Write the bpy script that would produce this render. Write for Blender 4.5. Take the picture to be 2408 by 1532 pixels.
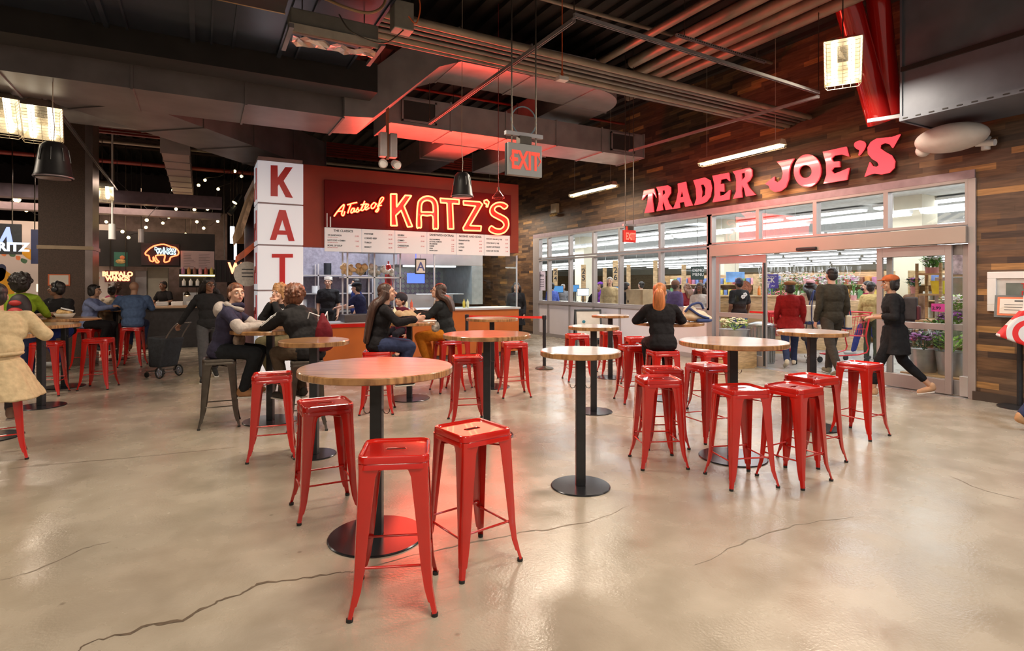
import bpy, bmesh, math, random
from mathutils import Vector, Matrix, Euler
from mathutils.geometry import tessellate_polygon
PI = math.pi
rnd = random.Random(7)
scene = bpy.context.scene
for o in list(bpy.data.objects): bpy.data.objects.remove(o)
COL = scene.collection
# ------------------------------------------------------------------ camera
F_PX, CX, HZ, EYE = 1344.0, 1204.0, 670.0, 1.585
YAW = math.radians(28.6)
cd = bpy.data.cameras.new('camera'); cam = bpy.data.objects.new('camera', cd); COL.objects.link(cam)
cd.sensor_width = 36; cd.lens = F_PX / 2408 * 36; cd.shift_y = -(766 - HZ) / 2408; cd.clip_end = 200; cd.clip_start = .05
cam.location = (0, 0, EYE); cam.rotation_euler = (PI / 2, 0, -YAW); scene.camera = cam
# ------------------------------------------------------------------ world, exposure
w = bpy.data.worlds.new('world'); scene.world = w; w.use_nodes = True
w.node_tree.nodes['Background'].inputs[0].default_value = (.95, .80, .68, 1)
w.node_tree.nodes['Background'].inputs[1].default_value = .30
scene.view_settings.view_transform = 'Standard'; scene.view_settings.look = 'None'
scene.view_settings.exposure = 0.16; scene.view_settings.gamma = 1; scene.view_settings.use_curve_mapping = False
scene.cycles.max_bounces = 6; scene.cycles.diffuse_bounces = 3; scene.cycles.glossy_bounces = 3
scene.cycles.transmission_bounces = 4; scene.cycles.transparent_max_bounces = 12
scene.cycles.caustics_reflective = False; scene.cycles.caustics_refractive = False
scene.cycles.sample_clamp_indirect = 4
def area(name, loc, size, power, col, rot=(0, 0, 0)):
    l = bpy.data.lights.new(name, 'AREA'); l.shape = 'RECTANGLE'; l.size, l.size_y = size; l.energy = power; l.color = col
    o = bpy.data.objects.new(name, l); o.location = loc; o.rotation_euler = rot; COL.objects.link(o); return o
# ceiling lamps of the hall (the lit fixtures hang in rows; these are their light)
WARM = (1, .84, .66); COOL = (.72, .84, 1)
HALL = [(-4.5, 3.5), (-4.5, 9.5), (-3, 15), (1.2, 1.2), (1.2, 6.3), (5.6, 3.4), (5.4, 8.2), (-1.8, -2.5), (4.5, -2.5), (8.0, -.5)]
for x, y in HALL: area('hall_lamp_light', (x, y, 3.9), (1.6, .5), 120 if x < 8 else 230, WARM if x < 8 else COOL)
# daylight-white tubes of the shop
for x in (11.4, 15.6, 21):
    for y in (3, 8, 13, 18): area('shop_tube_light', (x, y, 3.70), (1.2, 4.2), 85, (.97, .98, 1))
for x, y in ((13, 25), (20, 30), (14, 38), (24, 44)): area('shop_far_light', (x, y, 3.7), (4, 6), 330, (.97, .98, 1))
area('stall_light', (2.9, 13.2, 3.4), (3.0, .8), 130, (.9, .95, 1))
area('stall_light', (5.0, 12.4, 3.4), (2.0, .6), 110, (.85, .92, 1))
area('food_hall_light', (-4, 18, 4.2), (6, 1.0), 190, (1, .72, .55))
# ------------------------------------------------------------------ pixel -> place
cF = Vector((math.sin(YAW), math.cos(YAW), 0)); cR = Vector((math.cos(YAW), -math.sin(YAW), 0)); O = Vector((0, 0, EYE))
def ray(px, py): return cF + cR * ((px - CX) / F_PX) + Vector((0, 0, (HZ - py) / F_PX))
def pd(px, py, d): return O + ray(px, py) * d
def pz(px, py, z=0): return pd(px, py, (EYE - z) * F_PX / (py - HZ))
def pX(px, py, X): r = ray(px, py); return O + r * (X / r.x)
def pY(px, py, Y): r = ray(px, py); return O + r * (Y / r.y)
# ------------------------------------------------------------------ materials
def nmat(name):
    m = bpy.data.materials.new(name); m.use_nodes = True; nt = m.node_tree
    return m, nt, nt.nodes['Principled BSDF'], nt.nodes, nt.links
def setp(b, col=None, r=.5, metal=0, emis=None, es=0, coat=0, tr=0, sheen=0):
    if col: b.inputs['Base Color'].default_value = (*col, 1)
    b.inputs['Roughness'].default_value = r; b.inputs['Metallic'].default_value = metal
    if emis: b.inputs['Emission Color'].default_value = (*emis, 1); b.inputs['Emission Strength'].default_value = es
    b.inputs['Coat Weight'].default_value = coat; b.inputs['Transmission Weight'].default_value = tr
    b.inputs['Sheen Weight'].default_value = 0
MC = {}
def M(name, col, r=.5, metal=0, noise=.12, scale=8, bump=0, emis=None, es=0, coat=0, sheen=0, stretch=None):
    """plain procedural material: colour broken up by noise, optional bump"""
    if name in MC: return MC[name]
    m, nt, b, N, L = nmat(name); setp(b, col, r, metal, emis, es, coat, 0, sheen)
    if sheen: b.inputs['Specular IOR Level'].default_value = .15
    tc = N.new('ShaderNodeTexCoord'); nz = N.new('ShaderNodeTexNoise'); nz.inputs['Scale'].default_value = scale; nz.inputs['Detail'].default_value = 5
    src = tc.outputs['Object']
    if stretch:
        mp = N.new('ShaderNodeMapping'); mp.inputs['Scale'].default_value = stretch; L.new(src, mp.inputs[0]); src = mp.outputs[0]
    L.new(src, nz.inputs['Vector'])
    if noise:
        cr = N.new('ShaderNodeValToRGB'); e = cr.color_ramp.elements
        e[0].position, e[1].position = .3, .7
        e[0].color = (*[max(0, c * (1 - noise)) for c in col], 1); e[1].color = (*[min(1, c * (1 + noise)) for c in col], 1)
        L.new(nz.outputs['Fac'], cr.inputs[0]); L.new(cr.outputs[0], b.inputs['Base Color'])
    if bump:
        bp = N.new('ShaderNodeBump'); bp.inputs['Strength'].default_value = bump; bp.inputs['Distance'].default_value = .02
        L.new(nz.outputs['Fac'], bp.inputs['Height']); L.new(bp.outputs[0], b.inputs['Normal'])
    MC[name] = m; return m
def E(name, col, s):
    if name in MC: return MC[name]
    m, nt, b, N, L = nmat(name); setp(b, (0, 0, 0), .6, 0, col, s); MC[name] = m; return m
def glass(name, tint=(1, 1, 1), ior=1.45, rough=.02):
    m, nt, b, N, L = nmat(name); N.remove(b)
    t = N.new('ShaderNodeBsdfTransparent'); t.inputs[0].default_value = (*tint, 1)
    g = N.new('ShaderNodeBsdfGlossy'); g.inputs['Roughness'].default_value = rough
    f = N.new('ShaderNodeFresnel'); f.inputs['IOR'].default_value = ior; mx = N.new('ShaderNodeMixShader')
    ge = N.new('ShaderNodeNewGeometry'); iv = N.new('ShaderNodeMath'); iv.operation = 'SUBTRACT'; iv.inputs[0].default_value = 1
    ml = N.new('ShaderNodeMath'); ml.operation = 'MULTIPLY'; L.new(ge.outputs['Backfacing'], iv.inputs[1]); L.new(f.outputs[0], ml.inputs[0]); L.new(iv.outputs[0], ml.inputs[1])
    L.new(ml.outputs[0], mx.inputs[0]); L.new(t.outputs[0], mx.inputs[1]); L.new(g.outputs[0], mx.inputs[2])
    L.new(mx.outputs[0], N['Material Output'].inputs[0]); return m
def floor_mat(name, dark, light, rough):
    m, nt, b, N, L = nmat(name)
    tc = N.new('ShaderNodeTexCoord')
    def noise(sc, det=6, d=0):
        n = N.new('ShaderNodeTexNoise'); n.inputs['Scale'].default_value = sc; n.inputs['Detail'].default_value = det
        n.inputs['Distortion'].default_value = d; L.new(tc.outputs['Object'], n.inputs['Vector']); return n
    a, c, s = noise(.8, 9, .3), noise(3.2, 10, .2), noise(60, 3)
    mx = N.new('ShaderNodeMix'); mx.data_type = 'FLOAT'; mx.inputs[0].default_value = .5
    L.new(a.outputs['Fac'], mx.inputs[2]); L.new(c.outputs['Fac'], mx.inputs[3])
    cr = N.new('ShaderNodeValToRGB'); e = cr.color_ramp.elements; e[0].position = .30; e[1].position = .70
    e[0].color = (*dark, 1); e[1].color = (*light, 1); L.new(mx.outputs[0], cr.inputs[0])
    v = N.new('ShaderNodeTexVoronoi'); v.inputs['Scale'].default_value = 2.6; L.new(tc.outputs['Object'], v.inputs['Vector'])
    r2 = N.new('ShaderNodeValToRGB'); q = r2.color_ramp.elements; q[0].position = .02; q[1].position = .045
    q[0].color = (.35, .32, .30, 1); q[1].color = (1, 1, 1, 1); L.new(v.outputs['Distance'], r2.inputs[0])
    mu = N.new('ShaderNodeMix'); mu.data_type = 'RGBA'; mu.blend_type = 'MULTIPLY'; mu.inputs[0].default_value = .55
    L.new(cr.outputs[0], mu.inputs[6]); L.new(r2.outputs[0], mu.inputs[7]); L.new(mu.outputs[2], b.inputs['Base Color'])
    mr = N.new('ShaderNodeMapRange'); mr.inputs[1].default_value = .3; mr.inputs[2].default_value = .7
    mr.inputs[3].default_value = rough - .07; mr.inputs[4].default_value = rough + .12
    L.new(c.outputs['Fac'], mr.inputs[0]); L.new(mr.outputs[0], b.inputs['Roughness'])
    bp = N.new('ShaderNodeBump'); bp.inputs['Strength'].default_value = .12; bp.inputs['Distance'].default_value = .01
    L.new(s.outputs['Fac'], bp.inputs['Height']); L.new(bp.outputs[0], b.inputs['Normal'])
    b.inputs['Specular IOR Level'].default_value = .6
    return m
def plank_mat(name, cols, pos, row=.085, ln=.55, along='Y'):
    """reclaimed planks: each plank takes one tone, rows are offset"""
    m, nt, b, N, L = nmat(name); tc = N.new('ShaderNodeTexCoord'); sp = N.new('ShaderNodeSeparateXYZ'); L.new(tc.outputs['Object'], sp.inputs[0])
    def math_(op, x, y=None):
        n = N.new('ShaderNodeMath'); n.operation = op
        for i, v in enumerate((x, y)):
            if v is None: continue
            if isinstance(v, (int, float)): n.inputs[i].default_value = v
            else: L.new(v, n.inputs[i])
        return n.outputs[0]
    zr = math_('DIVIDE', sp.outputs['Z'], row); zi = math_('FLOOR', zr)
    w1 = N.new('ShaderNodeTexWhiteNoise'); w1.noise_dimensions = '1D'; L.new(zi, w1.inputs['W'])
    off = math_('MULTIPLY', w1.outputs['Value'], 7.3)
    yr = math_('ADD', math_('DIVIDE', sp.outputs[along], ln), off); yi = math_('FLOOR', yr)
    cb = N.new('ShaderNodeCombineXYZ'); L.new(zi, cb.inputs[0]); L.new(yi, cb.inputs[1])
    w2 = N.new('ShaderNodeTexWhiteNoise'); w2.noise_dimensions = '3D'; L.new(cb.outputs[0], w2.inputs['Vector'])
    cr = N.new('ShaderNodeValToRGB'); cr.color_ramp.interpolation = 'CONSTANT'
    e = cr.color_ramp.elements
    while len(e) < len(cols): e.new(.5)
    for i, (c, p) in enumerate(zip(cols, pos)): e[i].position = p; e[i].color = (*c, 1)
    L.new(w2.outputs['Value'], cr.inputs[0])
    nz = N.new('ShaderNodeTexNoise'); nz.inputs['Scale'].default_value = 6; nz.inputs['Detail'].default_value = 7
    mp = N.new('ShaderNodeMapping'); mp.inputs['Scale'].default_value = (1, .6, 6) if along == 'Y' else (.6, 1, 6)
    L.new(tc.outputs['Object'], mp.inputs[0]); L.new(mp.outputs[0], nz.inputs['Vector'])
    rr = N.new('ShaderNodeValToRGB'); rr.color_ramp.elements[0].position = .3; rr.color_ramp.elements[0].color = (.45, .42, .4, 1); rr.color_ramp.elements[1].position = .7; rr.color_ramp.elements[1].color = (1.15, 1.1, 1.05, 1)
    L.new(nz.outputs['Fac'], rr.inputs[0])
    mu = N.new('ShaderNodeMix'); mu.data_type = 'RGBA'; mu.blend_type = 'MULTIPLY'; mu.inputs[0].default_value = .8
    L.new(cr.outputs[0], mu.inputs[6]); L.new(rr.outputs[0], mu.inputs[7])
    # joints
    zf = math_('FRACT', zr); yf = math_('FRACT', yr)
    j = math_('MULTIPLY', math_('GREATER_THAN', zf, .06), math_('GREATER_THAN', yf, .012))
    h = math_('MULTIPLY', j, math_('ADD', math_('MULTIPLY', w2.outputs['Value'], .6), .6))
    L.new(mu.outputs[2], b.inputs['Base Color'])
    bp = N.new('ShaderNodeBump'); bp.inputs['Strength'].default_value = .9; bp.inputs['Distance'].default_value = .02
    L.new(h, bp.inputs['Height']); L.new(bp.outputs[0], b.inputs['Normal'])
    b.inputs['Roughness'].default_value = .55
    return m
def table_mat():
    m, nt, b, N, L = nmat('oak_table_top'); tc = N.new('ShaderNodeTexCoord')
    mp = N.new('ShaderNodeMapping'); mp.inputs['Scale'].default_value = (1, 14, 1); L.new(tc.outputs['Object'], mp.inputs[0])
    n = N.new('ShaderNodeTexNoise'); n.inputs['Scale'].default_value = 5; n.inputs['Detail'].default_value = 8; L.new(mp.outputs[0], n.inputs['Vector'])
    cr = N.new('ShaderNodeValToRGB'); e = cr.color_ramp.elements; e[0].position = .32; e[1].position = .62
    e[0].color = (.17, .072, .025, 1); e[1].color = (.50, .27, .11, 1); L.new(n.outputs['Fac'], cr.inputs[0]); L.new(cr.outputs[0], b.inputs['Base Color'])
    b.inputs['Roughness'].default_value = .30; b.inputs['Coat Weight'].default_value = .8; b.inputs['Coat Roughness'].default_value = .13
    bp = N.new('ShaderNodeBump'); bp.inputs['Strength'].default_value = .15; bp.inputs['Distance'].default_value = .005
    L.new(n.outputs['Fac'], bp.inputs['Height']); L.new(bp.outputs[0], b.inputs['Normal']); return m
FLOOR = floor_mat('polished_concrete', (.285, .245, .19), (.44, .39, .315), .22)
SHOPFLOOR = floor_mat('shop_concrete', (.30, .30, .30), (.42, .42, .41), .3)
WOODWALL = plank_mat('reclaimed_planks', [(.058, .035, .026), (.16, .088, .046), (.10, .058, .036), (.22, .125, .062), (.125, .075, .048), (.44, .24, .09), (.175, .105, .062)], [0, .12, .34, .52, .66, .88, .94])
CRATE = plank_mat('pale_crate_boards', [(.55, .38, .20), (.65, .46, .26), (.60, .42, .22)], [0, .4, .7], .12, 3)
TABLETOP = table_mat()
RED = M('red_gloss_paint', (.50, .011, .006), .22, .0, .10, 3, coat=.9)
GUN = M('gunmetal', (.10, .085, .07), .38, .8, .2, 12)
BLK = M('black_powder_coat', (.022, .024, .028), .35, .2, .2, 20)
RUB = M('black_rubber', (.015, .015, .015), .7)
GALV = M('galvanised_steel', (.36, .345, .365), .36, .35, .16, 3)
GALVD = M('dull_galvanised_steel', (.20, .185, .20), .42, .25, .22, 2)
DKM = M('dark_blue_steel', (.05, .065, .095), .25, .6, .25, 1.5, bump=.15)
STEEL = M('stainless_steel', (.70, .71, .73), .32, .8, .08, 4)
ALU = M('pinkish_aluminium', (.41, .365, .36), .38, .35, .06, 3)
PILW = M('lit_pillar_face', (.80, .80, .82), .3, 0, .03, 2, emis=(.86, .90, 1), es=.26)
WHITE = M('white_enamel', (.78, .78, .78), .35, 0, .03, 4)
CREAM = M('cream_paint', (.72, .66, .52), .6, 0, .05, 2)
DARK = M('dark_paint', (.018, .016, .016), .7, 0, .3, 3)
DECK = M('ceiling_deck_paint', (.030, .025, .022), .7, .1, .35, 2)
KRED = M('oxblood_panel', (.13, .004, .005), .5, 0, .10, 2, sheen=.01)
KORANGE = M('orange_laminate', (.44, .115, .018), .35, 0, .10, 3, coat=.3)
PIPE = M('painted_pipe', (.30, .25, .19), .42, .3, .2, 3)
GLASS = glass('clear_glass', (.97, .985, .98))
BLACKTXT = M('black_print', (.03, .03, .035), .5, 0, 0)
REDTXT = M('red_print', (.60, .03, .03), .5, 0, 0)
REDPANEL = M('red_letter_vinyl', (.62, .012, .014), .35, 0, .04, 3)
NEON = E('neon_tube_warm', (1, .17, .065), 5.5)
NEONR = E('neon_red_glow', (1, .05, .03), 1.4)
# ------------------------------------------------------------------ mesh builder
def basis(d):
    d = Vector(d).normalized(); a = Vector((0, 0, 1)) if abs(d.z) < .95 else Vector((1, 0, 0))
    u = a.cross(d).normalized(); return u, d.cross(u).normalized(), d
class MB:
    def __init__(s): s.v = []; s.f = []; s.m = []; s.mi = 0
    def add(s, vs, fs):
        n = len(s.v); s.v += [tuple(v) for v in vs]; s.f += [tuple(i + n for i in f) for f in fs]; s.m += [s.mi] * len(fs); return s
    def box(s, c, d, rz=0, R=None):
        hx, hy, hz = d[0] / 2, d[1] / 2, d[2] / 2; R = R or Matrix.Rotation(rz, 3, 'Z'); c = Vector(c)
        vs = [c + R @ Vector((x, y, z)) for x in (-hx, hx) for y in (-hy, hy) for z in (-hz, hz)]
        return s.add(vs, [(0, 1, 3, 2), (4, 6, 7, 5), (0, 4, 5, 1), (2, 3, 7, 6), (0, 2, 6, 4), (1, 5, 7, 3)])
    def bb(s, a, b): return s.box([(a[i] + b[i]) / 2 for i in range(3)], [abs(b[i] - a[i]) for i in range(3)])
    def cyl(s, a, b, r0, r1=None, n=12, caps=True):
        r1 = r0 if r1 is None else r1; a, b = Vector(a), Vector(b); u, v, d = basis(b - a); vs = []
        for p, r in ((a, r0), (b, r1)):
            for i in range(n): t = 2 * PI * i / n; vs.append(p + (u * math.cos(t) + v * math.sin(t)) * r)
        fs = [(i, (i + 1) % n, n + (i + 1) % n, n + i) for i in range(n)]
        if caps: fs += [tuple(range(n - 1, -1, -1)), tuple(range(n, 2 * n))]
        return s.add(vs, fs)
    def bar(s, a, b, w, h):
        a, b = Vector(a), Vector(b); u, v, d = basis(b - a); vs = []
        for p in (a, b):
            for x, y in ((-1, -1), (1, -1), (1, 1), (-1, 1)): vs.append(p + u * x * w / 2 + v * y * h / 2)
        return s.add(vs, [(3, 2, 1, 0), (4, 5, 6, 7), (0, 1, 5, 4), (1, 2, 6, 5), (2, 3, 7, 6), (3, 0, 4, 7)])
    def tube(s, pts, r, n=8, closed=False):
        pts = [Vector(p) for p in pts]; k = len(pts); vs = []; fs = []; pu = None
        for i, p in enumerate(pts):
            a = pts[(i - 1) % k] if (closed or i > 0) else p; b = pts[(i + 1) % k] if (closed or i < k - 1) else p
            d = (b - a).normalized() if (b - a).length > 1e-9 else Vector((0, 0, 1))
            if pu is None: pu = basis(d)[0]
            u = (pu - d * pu.dot(d)); u = u.normalized() if u.length > 1e-4 else basis(d)[0]; w_ = d.cross(u); pu = u
            rr = r[i] if isinstance(r, (list, tuple)) else r
            vs += [p + (u * math.cos(2 * PI * j / n) + w_ * math.sin(2 * PI * j / n)) * rr for j in range(n)]
        for i in range(k if closed else k - 1):
            q = (i + 1) % k
            fs += [(i * n + j, i * n + (j + 1) % n, q * n + (j + 1) % n, q * n + j) for j in range(n)]
        if not closed: fs += [tuple(range(n - 1, -1, -1)), tuple(range((k - 1) * n, k * n))]
        return s.add(vs, fs)
    def lathe(s, prof, n=32, c=(0, 0, 0)):
        vs = []; k = len(prof)
        for r, z in prof:
            for i in range(n): t = 2 * PI * i / n; vs.append((c[0] + r * math.cos(t), c[1] + r * math.sin(t), c[2] + z))
        fs = [(a * n + i, a * n + (i + 1) % n, (a + 1) * n + (i + 1) % n, (a + 1) * n + i) for a in range(k - 1) for i in range(n)]
        if prof[0][0] > 1e-6: fs.append(tuple(range(n - 1, -1, -1)))
        if prof[-1][0] > 1e-6: fs.append(tuple(range((k - 1) * n, k * n)))
        return s.add(vs, fs)
    def ell(s, c, r, R=None, n=12, k=8):
        c = Vector(c); vs = []; R = R or Matrix.Identity(3)
        if isinstance(r, (int, float)): r = (r, r, r)
        for a in range(1, k):
            ph = PI * a / k
            for i in range(n):
                t = 2 * PI * i / n; vs.append(c + R @ Vector((r[0] * math.sin(ph) * math.cos(t), r[1] * math.sin(ph) * math.sin(t), r[2] * math.cos(ph))))
        vs += [c + R @ Vector((0, 0, r[2])), c + R @ Vector((0, 0, -r[2]))]; T = (k - 1) * n
        fs = [(a * n + i, (a + 1) * n + i, (a + 1) * n + (i + 1) % n, a * n + (i + 1) % n) for a in range(k - 2) for i in range(n)]
        fs += [(T, i, (i + 1) % n) for i in range(n)] + [(T + 1, (k - 2) * n + (i + 1) % n, (k - 2) * n + i) for i in range(n)]
        return s.add(vs, fs)
    def cap(s, a, b, r0, r1=None, n=12):
        """tapered capsule"""
        r1 = r0 if r1 is None else r1; s.cyl(a, b, r0, r1, n); s.ell(a, r0, n=n, k=6); return s.ell(b, r1, n=n, k=6)
    def prism(s, loops, depth):
        """loops: outer + holes, 3D points on a plane; depth: a vector"""
        loops = [[Vector(p) for p in l] for l in loops]; D = Vector(depth); flat = [p for l in loops for p in l]; n = len(flat)
        tr = tessellate_polygon(loops); fs = [tuple(t) for t in tr] + [tuple(i + n for i in reversed(t)) for t in tr]; o = 0
        for l in loops:
            k = len(l); fs += [(o + i, o + (i + 1) % k, n + o + (i + 1) % k, n + o + i) for i in range(k)]; o += k
        return s.add(flat + [p + D for p in flat], fs)
    def build(s, name, mats, parent=None, smooth=False, loc=None, rot=None, bevel=0, seg=2, edge=False):
        me = bpy.data.meshes.new(name); me.from_pydata(s.v, [], s.f)
        mats = mats if isinstance(mats, (list, tuple)) else [mats]
        for m in mats: me.materials.append(m)
        bm = bmesh.new(); bm.from_mesh(me); bmesh.ops.recalc_face_normals(bm, faces=bm.faces[:]); bm.to_mesh(me); bm.free()
        me.polygons.foreach_set('material_index', s.m)
        if smooth: me.shade_smooth()
        if smooth and edge: me.set_sharp_from_angle(angle=math.radians(38))
        o = bpy.data.objects.new(name, me); COL.objects.link(o)
        if parent: o.parent = parent
        if loc is not None: o.location = loc
        if rot is not None: o.rotation_euler = rot
        if bevel:
            b = o.modifiers.new('bevel', 'BEVEL'); b.width = bevel; b.segments = seg; b.limit_method = 'ANGLE'
        return o
def empty(name, loc=(0, 0, 0), rz=0, parent=None):
    o = bpy.data.objects.new(name, None); o.empty_display_size = .1; o.location = loc; o.rotation_euler = (0, 0, rz); COL.objects.link(o)
    if parent: o.parent = parent
    return o
def tag(o, label=None, cat=None, group=None, kind=None):
    if label: o['label'] = label
    if cat: o['category'] = cat
    if group: o['group'] = group
    if kind: o['kind'] = kind
    return o
def struct(mb, name, mat, **k): return tag(mb.build(name, mat, **k), kind='structure')
def copy_tree(o, parent=None):
    c = o.copy(); COL.objects.link(c)
    if parent: c.parent = parent
    for ch in o.children: copy_tree(ch, c)
    return c
CH = {}
def clone(o, loc, rz=None, label=None, group=None):
    c = copy_tree(o); c.location = loc
    if rz is not None: c.rotation_euler = (0, 0, rz)
    if label: c['label'] = label
    if group: c['group'] = group
    return c
def text(body, size, mat, parent, loc, rot, name='lettering', depth=.002, align='LEFT', bold=0, sx=1):
    cu = bpy.data.curves.new('t', 'FONT'); cu.body = body; cu.size = size; cu.extrude = depth; cu.offset = bold; cu.align_x = align; cu.resolution_u = 3
    t = bpy.data.objects.new('t', cu); COL.objects.link(t); me = bpy.data.meshes.new_from_object(t); bpy.data.objects.remove(t)
    me.materials.clear(); me.materials.append(mat)
    if sx != 1:
        for v in me.vertices: v.co.x *= sx
    o = bpy.data.objects.new(name, me); COL.objects.link(o); o.parent = parent; o.location = loc; o.rotation_euler = rot; return o
RX = (PI / 2, 0, 0)             # lettering facing -Y
RW = (PI / 2, 0, -PI / 2)       # lettering facing -X
def smooth_path(pts, n=4, closed=False):
    pts = [Vector(p) for p in pts]; out = []; k = len(pts)
    for i in range(k if closed else k - 1):
        g = (lambda j: pts[j % k]) if closed else (lambda j: pts[max(0, min(k - 1, j))])
        a, b, c, d = g(i - 1), g(i), g(i + 1), g(i + 2)
        for q in range(n):
            t = q / n; out.append(.5 * ((2 * b) + (c - a) * t + (2 * a - 5 * b + 4 * c - d) * t * t + (3 * b - a - 3 * c + d) * t ** 3))
    if not closed: out.append(pts[-1])
    return out
# ================================================================== the setting
WX = 9.39            # plane of the plank wall and shop front
KY = 11.25           # plane of the deli stall front
CEIL = 6.0
def bx(a, b): return MB().bb(a, b)
struct(bx((-16, -6, -.2), (WX + .1, 27, 0)), 'floor', FLOOR)
struct(bx((WX + .1, -6, -.2), (44.2, 62, 0)), 'floor_shop', SHOPFLOOR)
m = MB().bb((-16, -6, CEIL + .02), (WX + .2, 27, CEIL + .2))
x = -16
while x < WX: m.bb((x, -6, CEIL - .06), (x + .16, 27, CEIL + .02)); x += .32
struct(m, 'ceiling', DECK)
# column grid of roof beams (part of the ceiling)
m = MB()
for y in (-1, 4.0, 9.6, 15.0, 20.4):
    m.bb((-16, y - .09, CEIL - .34), (WX, y + .09, CEIL - .31)); m.bb((-16, y - .012, CEIL - .31), (WX, y + .012, CEIL - .08)); m.bb((-16, y - .09, CEIL - .1), (WX, y + .09, CEIL - .06))
struct(m, 'ceiling_beams', M('beam_paint', (.05, .03, .025), .6, .2))
struct(bx((-16.2, -6, 0), (-16, 27, CEIL)), 'wall_left', M('left_wall_paint', (.16, .10, .08), .7))
struct(bx((-16, 26.8, 0), (WX, 27, CEIL)), 'wall_back', M('back_wall_paint', (.05, .04, .045), .7))
# plank wall with the shop opening cut out of it
Y0, Y1, HT = 3.94, 15.75, 3.15        # right and left jamb of the shop front, height of the opening
m = MB().bb((WX, -6, 0), (WX + .16, Y0, CEIL)); m.bb((WX, Y0, HT), (WX + .16, Y1, CEIL)); m.bb((WX, Y1, 0), (WX + .16, 26.8, CEIL))
struct(m, 'wall_right', WOODWALL)
struct(bx((WX - .05, Y0 - 3.6, 0), (WX - .001, Y0 - .06, .12)), 'baseboard_right', M('dark_base', (.06, .04, .03), .6))
# shop shell
struct(bx((WX + .16, -6, 4.02), (44.2, 62, 4.15)), 'ceiling_shop', M('shop_ceiling', (.62, .62, .60), .8))
struct(bx((44, -6, 0), (44.2, 62, 4.02)), 'wall_shop_far', CREAM)
struct(bx((WX + .16, 61.8, 0), (44, 62, 4.02)), 'wall_shop_left', CREAM)
struct(bx((WX + .16, -6.2, 0), (44, -6, 4.02)), 'wall_shop_right', CREAM)
struct(bx((WX + .02, 26.8, 0), (WX + .16, 61.8, 4.02)), 'wall_shop_near', CREAM)
struct(bx((13, 61.6, 0), (43.8, 61.79, 2.7)), 'trim_6', CRATE)
struct(bx((43.8, -6, 0), (43.99, 61.8, 2.7)), 'trim_1', CRATE)
for i, y in enumerate((2.2, 8.6, 15.2, 24, 34, 44)):
    struct(bx((17, y - .4, 0), (17.8, y + .4, 4.02)), 'wall_pier' , CREAM)
# cracks and stains of the floor
def crack(pts, wd, mat):
    P = [pz(x, y) for x, y in pts]; out = []
    for a, b in zip(P, P[1:]):
        for q in range(5):
            t = q / 5; p = a.lerp(b, t); out.append(p + Vector((rnd.uniform(-1, 1), rnd.uniform(-1, 1), 0)) * .012)
    out.append(P[-1]); m = MB(); vs = []; 
    for i, p in enumerate(out):
        d = (out[min(i + 1, len(out) - 1)] - out[max(i - 1, 0)]).normalized(); n = Vector((-d.y, d.x, 0)); ww = wd * 1.5 * rnd.uniform(.35, 1.1) * (.3 + 1.4 * math.sin(PI * (i + .5) / len(out)))
        vs += [p + n * ww + Vector((0, 0, .0012)), p - n * ww + Vector((0, 0, .0012))]
    m.add(vs, [(2 * i, 2 * i + 1, 2 * i + 3, 2 * i + 2) for i in range(len(out) - 1)])
    return m
CRK = M('crack_dirt', (.10, .07, .045), .8, 0, .3, 30); CRK2 = M('hairline_crack_dirt', (.20, .16, .12), .7, 0, .3, 30)
struct(crack([(170, 1540), (215, 1510), (300, 1490), (360, 1468), (430, 1460), (500, 1420), (560, 1400), (610, 1375), (700, 1362), (790, 1350), (830, 1345)], .006, CRK), 'floor_crack', CRK)
struct(crack([(820, 1348), (1000, 1300), (1100, 1280), (1210, 1256), (1290, 1246), (1400, 1225), (1480, 1190)], .0028, CRK2), 'floor_crack', CRK2)
struct(crack([(0, 1105), (150, 1090), (300, 1078), (430, 1065), (560, 1052)], .0035, CRK2), 'floor_crack', CRK2)
struct(crack([(1640, 1330), (1760, 1270), (1870, 1235), (2010, 1215)], .0022, CRK2), 'floor_crack', CRK2)
struct(crack([(2230, 1120), (2300, 1150), (2400, 1175)], .003, CRK2), 'floor_crack', CRK2)
struct(crack([(0, 1365), (80, 1345), (200, 1290), (260, 1275)], .002, CRK2), 'floor_crack', CRK2)
struct(crack([(1400, 970), (1500, 985), (1560, 1010)], .003, CRK2), 'floor_crack', CRK2)
# ------------------------------------------------------------------ shop front
FR = WX - .03; FB = WX + .10
def yW(px, py=600): return pX(px, py, WX).y
ZT0, ZT1 = 2.40, HT - .10       # transom band
SILL = 1.05
muls = [yW(p) for p in (1290, 1340, 1396, 1458, 1553, 1670)]
m = MB(); m.bb((FR, Y0 - .08, HT - .09), (FB, Y1 + .02, HT + .03)); struct(m, 'trim_2', M('purple_grey_aluminium', (.34, .26, .29), .4, .4), bevel=.004)
m = MB(); m.bb((FR, Y0 - .09, 0), (FB, Y0, HT - .09)); m.bb((FR, Y1 - .32, 0), (FB, Y1 + .02, HT - .09))
m.bb((FR, yW(1670) - .07, 0), (FB, yW(1670) + .07, HT - .09))
struct(m, 'trim_3', ALU, bevel=.004)
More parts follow.
